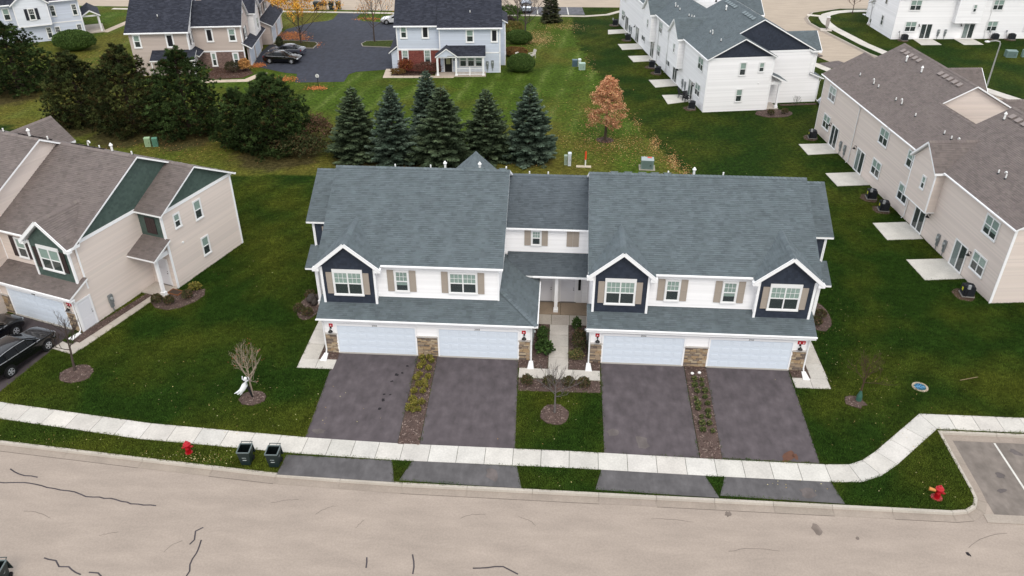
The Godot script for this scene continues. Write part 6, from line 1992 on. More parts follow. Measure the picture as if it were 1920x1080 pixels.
func build_objects() -> void:
	stains()
	# patios and air conditioners behind the tan townhouse on the right
	patio("pale concrete patio nearest the camera behind the tan townhouse", [39.97, -14.31, 42.95, -14.66, 43.2, -11.75, 40.27, -11.34])
	patio("pale concrete patio below the overhanging bay of the tan townhouse", [39.35, -20.33, 42.2, -20.7, 42.5, -17.8, 39.57, -17.43])
	patio("pale concrete patio at the middle door of the tan townhouse", [38.18, -30.34, 41.15, -30.8, 41.45, -28.0, 38.5, -27.56])
	patio("pale concrete patio at the far end of the tan townhouse", [37.42, -37.52, 40.4, -37.9, 40.7, -35.4, 37.68, -34.8])
	var wp := [[25.14, -52.0, 27.95, -52.45, 28.45, -50.2, 25.51, -48.9], [24.06, -57.7, 26.95, -58.2, 27.6, -55.8, 24.63, -54.82], [22.13, -68.01, 24.95, -68.5, 25.4, -66.0, 22.69, -65.29], [21.07, -73.84, 23.9, -74.4, 24.5, -71.7, 21.53, -71.03], [19.99, -81.61, 22.6, -82.2, 23.0, -80.2, 19.9, -79.22]]
	var wl := ["pale patio with black chairs at the near corner of the white townhouse", "second pale patio from the near corner of the white townhouse", "stained patio in the middle of the white townhouse's row", "pale patio second from the far end of the white townhouse", "pale patio at the far end of the white townhouse"]
	for i in 5: patio(wl[i], wp[i])
	patio("pale patio at the left sliding door of the far corner townhouse", [63.4, -79.6, 66.1, -79.8, 66.32, -76.58, 63.48, -76.28])
	patio("pale patio at the right sliding door of the far corner townhouse", [69.3, -80.2, 72.0, -80.4, 72.25, -77.08, 69.47, -76.79])
	var acs := [["black air conditioner with yellow tag at the near corner of the tan townhouse", 42.45, -9.5, -1.67], ["black air conditioner second along the tan townhouse wall", 41.0, -22.9, -1.67], ["black air conditioner third along the tan townhouse wall", 40.7, -25.2, -1.67], ["black air conditioner at the far corner of the tan townhouse", 39.2, -39.4, -1.67],
		["black air conditioner at the near corner of the white townhouse", 28.0, -47.6, -1.75], ["black air conditioner with yellow tag right of the white townhouse's third patio", 25.4, -60.6, -1.75], ["black air conditioner beside the tagged one at the white townhouse", 24.9, -63.1, -1.75], ["black air conditioner between the far patios of the white townhouse", 22.6, -76.1, -1.75], ["black air conditioner at the far end of the white townhouse", 21.2, -84.6, -1.75],
		["black air conditioner at the left corner of the far corner townhouse", 61.9, -78.7, -3.05], ["black air conditioner left of the downspout on the far corner townhouse", 75.0, -80.0, -3.05], ["black air conditioner right of the downspout on the far corner townhouse", 77.4, -80.2, -3.05]]
	for a in acs:
		mulch_patch(a[1], a[2])
		air_conditioner(a[0], V(a[1], 0.05, a[2]), a[3] + PI / 2 + PI)
	# mulch beds
	mulch_bed("mulched bed with clumps of yellowing perennials between the left driveways", pv([4.98, 0.05, 6.18, 0.05, 6.36, 8.15, 5.17, 8.12]), 0.03)
	mulch_bed("mulched bed with rows of small plants between the right driveways", pv([21.58, 0.05, 22.88, 0.05, 22.64, 8.17, 21.48, 8.15]), 0.03)
	mulch_bed("mulch bed at the foot of the stone pier left of the entry walk", pv([11.32, 0.1, 12.1, 0.1, 12.1, -3.9, 13.15, -3.9, 13.16, 0.92, 11.35, 0.92]), 0.03)
	mulch_bed("mulch bed at the foot of the stone pier right of the entry walk", pv([14.43, -3.9, 15.62, -3.9, 15.62, 0.06, 16.4, 0.06, 16.38, 0.92, 14.43, 0.92]), 0.03)
	mulch_bed("long mulch bed with four shrubs below the cross walk", pv([11.42, 1.95, 16.34, 1.95, 16.34, 3.05, 11.47, 3.15]), 0.03)
	mulch_bed("small mulch bed by the left corner of the grey roofed townhouse", pv([-1.15, -1.5, -0.88, -1.5, -0.86, 0.1, -0.02, 0.1, -0.02, 0.84, -1.18, 0.84]), 0.03)
	mulch_bed("small mulch bed by the right corner of the grey roofed townhouse", pv([28.86, -1.5, 29.05, -1.5, 29.08, 0.84, 27.98, 0.84, 27.96, 0.1, 28.84, 0.1]), 0.03)
	mulch_bed("mulch bed with boulder under the left porch post", disc(-3.35, -5.0, 0.85, 1.6, 18, 0.05), 0.04)
	mulch_bed("rounded mulch bed at the right end of the grey roofed townhouse", disc(31.15, -6.2, 0.95, 1.9, 18, 0.05), 0.04)
	mulch_bed("round mulch ring under the leaning sapling on the left lawn", disc(-15.5, 3.3, 0.98, 0.88))
	mulch_bed("round mulch ring under the small tree with the white decoration", disc(-4.0, 4.85, 0.78, 0.66))
	mulch_bed("round mulch ring under the sapling between the driveways", disc(13.66, 5.15, 0.83, 0.88))
	mulch_bed("ragged mulch patch under the staked tree on the right lawn", disc(31.1, 2.9, 0.6, 0.55, 14, 0.2))
	mulch_bed("round mulch ring under the copper oak", disc(18.0, -37.4, 0.85, 0.8), 0.04, S(104, 78, 66))
	mulch_bed("mulch strip along the tan townhouse's garage wall", pv([-14.95, -6.9, -14.55, -6.6, -17.0, 0.15, -17.9, -0.2, -17.35, -1.0]), 0.04)
	mulch_bed("rounded mulch bed with shrubs by the tan townhouse's porch", pv([-14.6, -4.9, -13.95, -4.15, -13.0, -3.95, -12.3, -4.2, -11.5, -5.1, -11.2, -6.0, -11.5, -6.8, -12.6, -6.3, -13.3, -5.9, -14.3, -6.0]), 0.04)
	mulch_bed("rounded mulch bed at the corner of the near white townhouse", disc(36.9, -46.6, 2.1, 1.3, 18, 0.06, -0.2), 0.03)
	mulch_bed("narrow mulch bed along the near white townhouse wall", pv([38.2, -49.2, 42.4, -49.95, 42.3, -50.4, 38.1, -49.7]), 0.03)
	mulch_bed("mulch bed with brown shrubs at the brick corner of the blue house", pv([-7.6, -59.6, -7.9, -57.4, -3.0, -57.7, -2.2, -59.2, -7, -59.8]), 0.03, S(110, 80, 64))
	mulch_bed("mulch bed along the brick wall of the taupe house", pv([-31, -58.9, -31, -54.2, -26.1, -55.2, -25.3, -57.2, -26.8, -59.4]), 0.03, S(120, 84, 70))
	# perennials and shrubs in the beds
	var yl := [S(132, 124, 62), S(112, 112, 56), S(146, 134, 70), S(92, 98, 50), S(104, 90, 58)]
	var spots := [[5.3, .5], [5.75, .42], [5.45, 1.0], [5.95, .75], [5.3, 1.35], [5.85, 1.5], [5.4, 2.1], [5.95, 2.3], [5.25, 2.5], [5.8, 2.9], [5.5, 3.1], [5.95, 3.2], [5.35, 3.75], [5.85, 3.7], [5.4, 4.5], [5.55, 4.9], [5.95, 4.7], [5.3, 5.25], [5.6, 5.4], [5.85, 5.3]]
	var base: Node3D
	for i in spots.size():
		var q: Array = spots[i]
		if i % 4 == 0:
			base = shrub("perennial", "", V(q[0], 0.03, q[1]), V(0.19, 0.17, 0.19), 170, 0.08, yl if i % 8 == 0 else [S(116, 108, 54), S(136, 126, 60), S(94, 96, 48)], "yellowing perennials between the left driveways", 0.3)
			base.set_meta("base", "perennial")
			base.set_meta("label", "yellowing perennial clump in the bed between the left driveways")
			base.set_meta("category", "plant")
		else:
			var c := copy_of(base, "yellowing perennial clump in the bed between the left driveways", V(q[0], 0.03, q[1]), rnd(0, TAU), rnd(0.8, 1.15))
	var gp := [S(74, 88, 52), S(92, 100, 60), S(62, 72, 44), S(110, 106, 70)]
	base = null
	for r in 9:
		for k in 2:
			var p := V(21.95 + k * 0.5 - r * 0.006 + rnd(-.08, .08), 0.03, 1.5 + r * 0.56 + rnd(-.1, .1))
			if base == null:
				base = shrub("small_plant", "low green plant in the bed between the right driveways", p, V(0.15, 0.14, 0.15), 120, 0.08, gp, "low plants between the right driveways", 0.3)
				base.set_meta("base", "small_plant"); base.set_meta("category", "plant")
			else: copy_of(base, "low green plant in the bed between the right driveways", p, rnd(0, TAU), rnd(0.7, 1.2))
	var dk := [S(70, 76, 48), S(56, 60, 40), S(88, 84, 58), S(98, 76, 60)]
	var fx := [11.95, 13.3, 14.4, 15.35]
	var fl := ["dark shrub at the left end of the row below the cross walk", "dark shrub behind the sapling, second in the row below the cross walk", "dark shrub right of the sapling in the row below the cross walk", "dark shrub at the right end of the row below the cross walk"]
	for i in 4: shrub("shrub", fl[i], V(fx[i], 0.03, 2.45), V(0.36, 0.3, 0.36), 620, 0.07, dk, "shrubs below the cross walk", 0.3)
	var lg := [S(58, 80, 42), S(72, 94, 50), S(50, 66, 38)]
	shrub("shrub", "leafy green shrub spilling over the left side of the entry walk", V(12.9, 0.03, -0.9), V(0.5, 0.35, 0.6), 620, 0.13, lg, "", 0.35)
	shrub("shrub", "low green plants along the left side of the entry walk", V(12.75, 0.03, -2.3), V(0.35, 0.3, 0.9), 500, 0.1, lg, "", 0.35)
	shrub("shrub", "tall dark shrub against the wall right of the entry walk", V(15.1, 0.03, -1.6), V(0.42, 0.55, 0.8), 900, 0.09, dk, "", 0.3)
	shrub("shrub", "small upright shrub at the inner end of the right entry bed", V(14.95, 0.03, -3.5), V(0.28, 0.45, 0.3), 420, 0.1, lg, "", 0.3)
	shrub("shrub", "brownish shrub by the lower end of the right entry bed", V(14.9, 0.03, -0.3), V(0.45, 0.3, 0.45), 500, 0.08, [S(96, 100, 60), S(110, 96, 66), S(76, 80, 50)], "", 0.35)
	shrub("shrub", "dark shrub nearest the porch post of the tan townhouse", V(-13.2, 0.04, -4.75), V(0.34, 0.3, 0.34), 500, 0.08, dk, "shrubs by the tan porch", 0.2)
	shrub("shrub", "dark shrub left of its neighbour by the tan porch", V(-14.1, 0.04, -4.85), V(0.38, 0.32, 0.38), 520, 0.08, dk, "shrubs by the tan porch", 0.2)
	shrub("shrub", "dark round shrub in the middle of the tan porch bed", V(-12.2, 0.04, -5.5), V(0.36, 0.34, 0.36), 520, 0.08, dk, "shrubs by the tan porch", 0.2)
	shrub("shrub", "yellow green shrub at the wall end of the tan porch bed", V(-12.1, 0.04, -6.6), V(0.45, 0.3, 0.35), 520, 0.09, yl, "", 0.3)
	for q in [[30.95, -7.0, "dark shrub at the far end of the right corner bed"], [31.35, -5.9, "dark shrub in the middle of the right corner bed"], [30.85, -5.0, "dark shrub at the near end of the right corner bed"], [-3.65, -6.1, "dark shrub behind the boulder at the left corner"], [-3.9, -4.3, "dark shrub at the lawn side of the left corner bed"], [-3.2, -3.9, "dark shrub at the near end of the left corner bed"], [36.4, -46.0, "dark shrub at the left of the white townhouse corner bed"], [38.0, -46.5, "dark shrub at the right of the white townhouse corner bed"]]:
		shrub("shrub", q[2], V(q[0], 0.04, q[1]), V(0.36, 0.32, 0.36), 420, 0.08, dk, "", 0.25)
	bare_tree("sapling", "small bare shrub against the near white townhouse wall", 0.9, 1.0, V(39.9, 0.03, -49.5), S(120, 116, 110), [], 0, "", 0.1)
	# dark wrapped lump with stones at the left porch
	var bo := thing("boulder", "dark jagged boulder in the bed at the left porch", "boulder", V(-3.1, 0.02, -5.5))
	var bb := MB.new()
	for k in 5:
		var u := V(rnd(-.3, .3), rnd(0.2, 0.5), rnd(-.35, .35))
		bb.ball(u, V(rnd(.2, .4), rnd(.2, .45), rnd(.2, .4)), S(74, 68, 64), 6, 4)
	part("stone", bb, M.stone, bo)
	# trees along the back lawn
	var pal := [S(80, 93, 80), S(69, 82, 70), S(90, 104, 90), S(60, 72, 61)]
	var pal2 := [S(74, 86, 66), S(65, 76, 58), S(84, 96, 73), S(57, 67, 51)]
	var A := spruce_parts(7.4, 4.6, pal); var B := spruce_parts(7.1, 5.2, pal2); var D := spruce_parts(6.6, 4.7, pal2)
	var A2 := spruce_parts(7.5, 4.2, pal); var B2 := spruce_parts(7.3, 5.6, pal2); var D2 := spruce_parts(6.9, 4.9, pal)
	var sg := "spruces behind the grey roofed townhouse"
	tree_from("spruce_tree", "spruce with brown thin tip at the left end of the row", "tree", B, M.needle, V(-6.1, 0, -31.4), 0.4, sg, 0.98)
	tree_from("spruce_tree", "blue green spruce second from the left in the row", "tree", A, M.needle, V(-2.3, 0, -30.6), 1.9, sg, 1.0)
	tree_from("spruce_tree", "spruce standing back behind the third gap of the row", "tree", A2, M.needle, V(0.2, 0, -36.0), 3.6, sg, 0.97)
	tree_from("spruce_tree", "broad spruce in the middle of the row, above the roof gable", "tree", B2, M.needle, V(2.4, 0, -30.6), 2.2, sg, 1.02)
	tree_from("spruce_tree", "spruce second from the right in the row", "tree", D, M.needle, V(6.4, 0, -32.2), 0.9, sg, 1.02)
	tree_from("spruce_tree", "spruce standing apart at the right end of the row", "tree", D2, M.needle, V(10.5, 0, -32.4), 4.1, sg, 1.04)
	var E2 := spruce_parts(5.6, 3.0, [S(72, 76, 56), S(62, 66, 50), S(84, 84, 62)])
	tree_from("spruce_tree", "dark spruce by the far parking spaces", "tree", E2, M.needle, V(11.4, 0, -86.2), 0.3, "")
	var pp := [S(59, 74, 43), S(52, 66, 39), S(68, 84, 50), S(47, 59, 36)]
	var pb := [S(66, 72, 43), S(57, 66, 41), S(75, 80, 48), S(52, 59, 38)]
	var pg := "dark pines behind the tan townhouse"
	tree_from("pine_tree", "large dark pine at the left edge of the back lawn", "tree", pine_parts(7.7, 10.2, pp, 3000, 0.2), M.needle, V(-51.0, 0, -49.4), 0, pg)
	tree_from("pine_tree", "dark pine left of the pair before the taupe house", "tree", pine_parts(7.4, 7.4, pb, 2400, 0.35), M.needle, V(-37.8, 0, -39.4), 1, pg)
	tree_from("pine_tree", "tall brown tinged pine in the middle of the pines", "tree", pine_parts(9.0, 8.0, pb, 2800, 0.5), M.needle, V(-31.2, 0, -37.4), 2, pg)
	tree_from("pine_tree", "tall dark pine right before the taupe house", "tree", pine_parts(8.9, 7.7, pp, 2800, 0.2), M.needle, V(-25.0, 0, -37.0), 3, pg)
	tree_from("pine_tree", "broad pine at the right end of the pines", "tree", pine_parts(7.5, 8.2, pp, 3000, 0.15), M.needle, V(-14.8, 0, -33.4), 4, pg)
	tree_from("pine_tree", "smaller pine filling in left of the broad pine", "tree", pine_parts(5.9, 4.8, pp, 1400, 0.2), M.needle, V(-18.3, 0, -33.6), 5, pg)
	shrub("shrub", "reddish brown shrub at the right foot of the broad pine", V(-10.9, 0, -34.6), V(1.5, 1.5, 1.3), 2600, 0.12, [S(112, 84, 72), S(96, 76, 60), S(84, 80, 52)], "", 0.4)
	shrub("shrub", "low dark juniper sprawling before the broad pine", V(-11.6, 0, -31.6), V(2.6, 1.0, 1.5), 3000, 0.14, [S(62, 70, 46), S(74, 78, 50), S(82, 68, 48)], "", 0.45)
	oak()
	bare_tree("maple_tree", "yellow leaved maple on the island before the taupe house", 5.8, 8.6, V(-23.3, 0.1, -71.2), S(104, 92, 84), [S(226, 170, 70), S(206, 150, 58), S(190, 160, 72), S(214, 140, 60)], 13000, "", 0.16)
	bare_tree("young_tree", "nearly bare tree on the island left of the blue house", 5.7, 5.0, V(-13.2, 0.1, -72.8), S(110, 96, 90), [S(200, 140, 66), S(180, 120, 66)], 420, "", 0.3)
	bare_tree("young_tree", "bare tree among the hedges right of the blue house", 6.3, 6.4, V(8.0, 0, -75.0), S(108, 96, 94), [], 0, "", 0.32)
	bare_tree("young_tree", "bare tree behind the bare one right of the blue house", 5.0, 5.0, V(6.4, 0, -84.0), S(108, 98, 96), [], 0, "", 0.3)
	bare_tree("young_tree", "small reddish tree on the far corner lawn", 3.4, 2.8, V(59.3, 0, -94.6), S(126, 104, 96), [S(170, 120, 110)], 120, "", 0.35)
	bare_tree("maple_tree", "brown leaved tree behind the porch of the pale blue house", 5.5, 6.5, V(-48.0, 0, -84.0), S(100, 86, 76), [S(176, 120, 60), S(150, 104, 60), S(130, 110, 60)], 2600, "", 0.2)
	bare_tree("maple_tree", "rusty leaved tree between the pale blue and taupe houses", 5.5, 6.5, V(-43.0, 0, -77.0), S(100, 86, 76), [S(168, 108, 50), S(150, 96, 46), S(136, 112, 60)], 3400, "", 0.15)
	bare_tree("sapling", "leaning bare sapling in the mulch ring by the dark cars", 3.7, 2.2, V(-15.75, 0.05, 3.0), S(110, 96, 88), [], 0, "", 0.4).rotation.z = 0.1
	bare_tree("sapling", "dense pale twigged small tree with a white decoration", 3.2, 2.3, V(-4.1, 0.05, 4.6), S(222, 200, 178), [S(150, 90, 66)], 60, "", 0.3)
	bare_tree("sapling", "thin grey bare sapling between the middle driveways", 2.9, 2.2, V(13.66, 0.05, 5.0), S(150, 142, 138), [], 0, "", 0.42)
	bare_tree("sapling", "staked bare sapling with green trunk bag on the right lawn", 3.0, 2.2, V(31.35, 0.05, 2.75), S(112, 92, 70), [], 0, "", 0.4)
	var bag := MB.new(); bag.lathe([Vector2(0.17, 0), Vector2(0.16, 0.3), Vector2(0.07, 0.62), Vector2(0.05, 0.7)], 10, S(60, 96, 84))
	tag(part("watering_bag", bag, M.plastic, self), "green watering bag round the staked sapling's trunk", "bag").position = V(31.35, 0.05, 2.75)
	# clipped hedges by the blue house
	var hg := [S(72, 92, 48), S(60, 80, 42), S(84, 104, 54)]
	shrub("clipped_hedge", "round clipped evergreen at the right corner of the blue house", V(8.2, 0, -60.3), V(1.8, 1.2, 1.4), 7000, 0.1, hg, "", 0.05)
	shrub("clipped_hedge", "clipped evergreen mound behind the chairs", V(7.2, 0, -73.4), V(1.9, 1.0, 1.3), 5200, 0.1, hg, "", 0.06)
	shrub("clipped_hedge", "low red brown hedge between the clipped evergreens", V(7.0, 0, -67.2), V(1.7, 0.65, 0.9), 3600, 0.1, [S(120, 96, 62), S(96, 88, 52), S(136, 92, 66)], "", 0.12)
	shrub("clipped_hedge", "dome of clipped evergreen before the pale blue house", V(-53.2, 0, -66.3), V(2.9, 1.4, 2.0), 6500, 0.12, hg, "", 0.04)
	shrub("shrub", "olive shrub beyond the clipped mound", V(5.6, 0, -79.0), V(1.9, 0.9, 1.2), 2600, 0.12, [S(110, 108, 60), S(92, 96, 54), S(128, 104, 62)], "", 0.2)
	shrub("shrub", "dark green shrub by the far street behind the blue house", V(5.0, 0, -86.5), V(1.8, 1.2, 1.4), 2600, 0.13, hg, "", 0.2)
	shrub("shrub", "dark purple shrub before the far parked car", V(4.8, 0, -83.2), V(1.2, 0.8, 0.9), 1500, 0.11, [S(66, 60, 62), S(80, 66, 66)], "", 0.3)
	shrub("shrub", "red leaved shrub against the brick corner of the blue house", V(-6.2, 0.03, -58.6), V(0.9, 0.9, 0.6), 1600, 0.1, [S(130, 62, 54), S(110, 70, 52), S(150, 100, 60)], "", 0.35)
	shrub("shrub", "twiggy brown shrub before the brick wall of the blue house", V(-3.4, 0.03, -58.4), V(1.7, 0.8, 0.6), 2400, 0.08, [S(112, 80, 72), S(96, 72, 62)], "", 0.2)
	shrub("shrub", "low bronze shrub at the walk corner of the blue house", V(-7.1, 0.03, -57.9), V(0.9, 0.4, 0.4), 900, 0.09, [S(120, 92, 58), S(104, 84, 52)], "", 0.3)
	shrub("shrub", "dark shrub at the brick corner of the taupe house", V(-28.0, 0.03, -57.4), V(0.9, 0.7, 0.7), 1400, 0.09, [S(62, 64, 48), S(78, 72, 54)], "", 0.3)
	shrub("shrub", "tawny ornamental grass at the taupe house's garage corner", V(-26.6, 0.03, -58.0), V(0.7, 0.8, 0.6), 1300, 0.16, [S(190, 146, 92), S(168, 124, 80)], "", 0.3)
	shrub("shrub", "small dark clipped shrub between the taupe garages", V(-25.6, 0.03, -69.0), V(0.5, 0.8, 0.5), 900, 0.09, [S(58, 62, 46), S(70, 72, 52)], "", 0.1)
	# cars
	car("parked_car", "black sport utility car with silver wheels parked nearest the left lawn", true, S(24, 24, 28), V(-19.75, 0.01, 2.16), -0.263)
	car("parked_car", "black sport utility car cut by the left edge before the garage", true, S(20, 22, 26), V(-22.75, 0.01, 0.75), -0.29)
	car("parked_car", "black sedan nearest the camera in the far parking court", false, S(18, 18, 22), V(-23.15, 0.02, -62.3), -1.6)
	car("parked_car", "dark grey sedan beside the black one in the parking court", false, S(72, 74, 84), V(-23.5, 0.02, -65.6), 1.5)
	car("parked_car", "white car half hidden by the left wall of the blue house", false, S(226, 228, 230), V(-12.0, 0.02, -83.6), 1.6)
	car("parked_car", "pale blue car behind the bare tree in the far parking spaces", true, S(150, 160, 176), V(7.2, 0.02, -93.4), 0.05)
	car("parked_car", "pale car showing between the tan and near white townhouses", false, S(170, 178, 190), V(44.6, 0.02, -50.3), 2.2)
	hydrant("red fire hydrant on the verge left of the two green bins", V(-5.9, 0, 9.5), 0.3, false)
	hydrant("red fire hydrant with orange nozzle on the grass triangle", V(33.0, 0, 10.2), -0.5, true)
	bin("open green wheeled bin on the verge, left of the pair", V(-2.5, 0, 10.0), 0.06, 1.8, 0)
	bin("open green wheeled bin on the verge, right of the pair with lid hanging", V(-0.98, 0, 10.05), 0.04, 1.8, 1)
	bin("open green wheeled bin with round white label at the bottom left corner", V(-11.0, -0.11, 18.0), 0.12, 1.8, 1)
	var fb := [[-26.7, -91.2, "first dark bin from the left by the far street", S(40, 42, 46)], [-24.3, -91.5, "third dark bin by the far street, beside a gap", S(40, 44, 46)], [-23.2, -91.8, "last small dark bin on the right by the far street", S(46, 48, 50)]]
	for q in fb: bin(q[2], V(q[0], -0.1, q[1] - 0.4), 0.1, 0.0, 0, 1.25)
	var ch := thing("wooden_cabinet", "pale wooden cabinet set out with the bins by the far street", "cabinet", V(-25.7, -0.1, -91.9))
	var cb := MB.new(); cb.box(-0.55, 0.55, 0, 0.7, -0.3, 0.3, S(214, 176, 128)); part("body", cb, M.paint, ch)
	cb = MB.new(); cb.box(-0.6, 0.6, 0.7, 1.25, -0.32, 0.3, S(60, 56, 54)); part("top", cb, M.paint, ch)
	cb = MB.new(); cb.box(-0.5, -0.02, 0.06, 0.64, 0.3, 0.32, S(204, 166, 118)); part("door", cb, M.paint, ch)
	cb = MB.new(); cb.box(0.02, 0.5, 0.06, 0.64, 0.3, 0.32, S(204, 166, 118)); part("door", cb, M.paint, ch)
	# utility boxes on the lawns
	utility_box("utility_pedestal", "pale green utility pedestal behind the tan townhouse, left of the pair", "utility box", V(-27.6, 0, -32.8), 0.55, 0.95, 0.4, S(160, 186, 150), 0.2)
	utility_box("utility_pedestal", "green utility pedestal behind the tan townhouse, right of the pair", "utility box", V(-26.9, 0, -32.9), 0.5, 0.9, 0.45, S(96, 140, 122), 0.3)
	utility_box("utility_pedestal", "dark slate pedestal back left on the striped lawn", "utility box", V(15.0, 0, -63.0), 0.65, 0.9, 0.45, S(84, 104, 116), 0.1)
	utility_box("utility_pedestal", "white pedestal back right on the striped lawn", "utility box", V(15.6, 0, -62.8), 0.35, 1.05, 0.3, S(206, 214, 210), 0.1)
	utility_box("utility_pedestal", "pale green pedestal nearest on the striped lawn", "utility box", V(15.9, 0, -61.6), 0.8, 0.9, 0.5, S(160, 184, 172), 0.1)
	utility_box("utility_pedestal", "grey green pedestal behind the low middle roof", "utility box", V(14.05, 0, -30.9), 0.3, 1.0, 0.3, S(150, 166, 150))
	utility_box("utility_pedestal", "white pedestal behind the low middle roof", "utility box", V(14.4, 0, -30.7), 0.3, 1.35, 0.28, S(206, 214, 220))
	var tf := utility_box("transformer", "grey green transformer with a red mark near the leaf line", "transformer", V(21.7, 0, -30.6), 1.15, 1.0, 0.95, S(112, 130, 128), -0.05, S(150, 160, 160))
	var rm := MB.new(); rm.box(-0.02, 0.4, 0.985, 1.003, -0.3, -0.05, S(206, 84, 70)); part("paint_mark", rm, M.paint, tf)
	rm = MB.new(); rm.box(-0.75, 0.75, 0.0, 0.05, -0.65, 0.65, S(172, 166, 152)); part("pad", rm, M.concrete, tf)
	utility_box("transformer", "green transformer on the lawn right of the street lamp", "transformer", V(73.2, 0, -71.2), 1.3, 0.9, 1.0, S(110, 132, 128), -0.1)
	utility_box("utility_pedestal", "green pedestal at the right edge beside the far transformer", "utility box", V(75.0, 0, -71.3), 0.6, 1.0, 0.4, S(120, 144, 138))
	var mp := thing("marker_post", "orange and white marker post on a concrete pad behind the townhouse", "marker post", V(15.9, 0, -30.45))
	var mb := MB.new(); mb.tube([V(0, 0, 0), V(0, 0.75, 0)], [0.06, 0.06], 8, S(232, 232, 228)); part("post", mb, M.plastic, mp)
	mb = MB.new(); mb.tube([V(0, 0.75, 0), V(0, 1.5, 0), V(0, 1.6, 0)], [0.09, 0.09, 0.04], 8, S(222, 84, 50)); part("sleeve", mb, M.plastic, mp)
	mb = MB.new(); mb.box(-0.85, 0.55, 0, 0.05, -0.25, 0.2, S(206, 192, 168)); part("pad", mb, M.concrete, mp)
	# cluster mailbox
	var cm := thing("mailbox_cluster", "grey cluster mailbox on its pad by the curving far sidewalk", "mailbox", V(52.5, 0, -84.2), 1.35)
	mb = MB.new(); mb.box(-0.4, 0.4, 0.5, 1.75, -0.22, 0.22, S(186, 180, 178)); mb.box(-0.43, 0.43, 1.75, 1.8, -0.25, 0.25, S(206, 200, 198)); part("cabinet", mb, M.metal, cm)
	mb = MB.new(); mb.box(-0.1, 0.1, 0, 0.5, -0.1, 0.1, S(150, 146, 144)); part("pedestal", mb, M.metal, cm)
	for r in 5:
		for k in 2:
			mb = MB.new(); mb.box(-0.37 + k * 0.38, -0.01 + k * 0.38, 0.56 + r * 0.23, 0.76 + r * 0.23, 0.22, 0.235, S(172, 166, 164)); part("door", mb, M.metal, cm)
	# street lamp
	var sl := thing("street_lamp", "tall grey street lamp with a curved arm on the far right lawn", "street lamp", V(64.6, 0, -58.1))
	mb = MB.new(); mb.tube([V(0, 0, 0), V(0, 2.5, 0), V(0.0, 5.1, 0)], [0.11, 0.09, 0.07], 10, S(170, 172, 170)); part("pole", mb, M.metal, sl)
	mb = MB.new(); mb.tube([V(0, 5.0, 0), V(-0.1, 5.28, -0.05), V(-0.5, 5.34, -0.2), V(-1.1, 5.22, -0.4)], [0.06, 0.06, 0.05, 0.05], 8, S(176, 178, 176)); part("arm", mb, M.metal, sl)
	mb = MB.new(); mb.ball(V(-1.3, 5.16, -0.46), V(0.34, 0.12, 0.2), S(226, 228, 226), 12, 8); part("lamp_head", mb, M.gloss, sl)
	# sign post by the parking court
	var sp := thing("sign_post", "small round white sign on a black post before the parking court", "sign", V(-15.7, 0, -52.4))
	mb = MB.new(); mb.tube([V(0, 0, 0), V(0, 1.2, 0)], [0.035, 0.035], 8, S(36, 36, 38)); part("post", mb, M.metal, sp)
	mb = MB.new(); mb.t = Transform3D(Basis(Vector3.RIGHT, PI / 2), V(0, 1.35, 0)); mb.lathe([Vector2(0, -0.02), Vector2(0.22, -0.02), Vector2(0.22, 0.02), Vector2(0, 0.02)], 16, S(228, 230, 230)); part("plate", mb, M.gloss, sp)
	mb = MB.new(); mb.box(-0.03, 0.03, 1.24, 1.46, 0.022, 0.028, S(60, 64, 70)); part("mark", mb, M.gloss, sp)
	# storm drain with a blue grate
	var dr := thing("drain", "round storm drain with blue grate in the right lawn", "drain", V(35.4, 0, 1.25))
	mb = MB.new(); mb.lathe([Vector2(0.48, -0.02), Vector2(0.46, 0.04), Vector2(0.34, 0.045), Vector2(0.33, 0.0), Vector2(0, 0.0)], 24, S(196, 180, 158)); part("collar", mb, M.concrete, dr)
	for k in 7:
		mb = MB.new()
		var x := -0.27 + k * 0.09
		var hh := sqrt(0.33 * 0.33 - x * x)
		mb.box(x - 0.024, x + 0.024, 0.005, 0.03, -hh, hh, S(84, 152, 206)); part("bar", mb, M.gloss, dr)
	mb = MB.new(); mb.box(-0.33, 0.33, 0.028, 0.036, -0.03, 0.03, S(120, 178, 222)); part("bar", mb, M.gloss, dr)
	var stk := MB.new(); stk.tube([V(38.05, 0.03, 0.45), V(39.2, 0.06, 0.1)], [0.025, 0.02], 6, S(196, 170, 134))
	tag(part("wooden_stake", stk, M.bark, self), "thin wooden stake lying on the right lawn", "stake")
	for q in [[21.98, 0.85, "white round cap at the left in the mulch below the right stone pier"], [22.42, 0.75, "white round cap at the right in the mulch below the right stone pier"]]:
		mb = MB.new(); mb.lathe([Vector2(0.1, 0), Vector2(0.1, 0.06), Vector2(0, 0.09)], 12, S(238, 238, 236))
		tag(part("cleanout_cap", mb, M.gloss, self), q[2], "pipe cap", "white pipe caps").position = V(q[0], 0.03, q[1])
	# seasonal figure tied to the small tree
	var gh := thing("ghost_decoration", "white winged figure with black legs tied to the small tree", "decoration", V(-4.15, 0.05, 4.75))
	mb = MB.new()
	mb.tube([V(0, 1.3, 0.1), V(-0.12, 1.0, 0.15), V(-0.3, 0.7, 0.2), V(-0.62, 0.35, 0.25)], [0.1, 0.17, 0.16, 0.04], 8, S(236, 238, 240))
	for k in 3: mb.tube([V(-0.2, 0.85, 0.2), V(-0.35 - k * 0.12, 0.5 + k * 0.03, 0.22 + k * 0.05), V(-0.5 - k * 0.16, 0.28 + k * 0.06, 0.26)], [0.07, 0.06, 0.015], 6, S(230, 232, 236))
	part("gown", mb, M.cloth, gh)
	mb = MB.new(); mb.ball(V(-0.03, 1.43, 0.12), V(0.1, 0.12, 0.1), S(226, 226, 228), 10, 8); part("head", mb, M.cloth, gh)
	mb = MB.new()
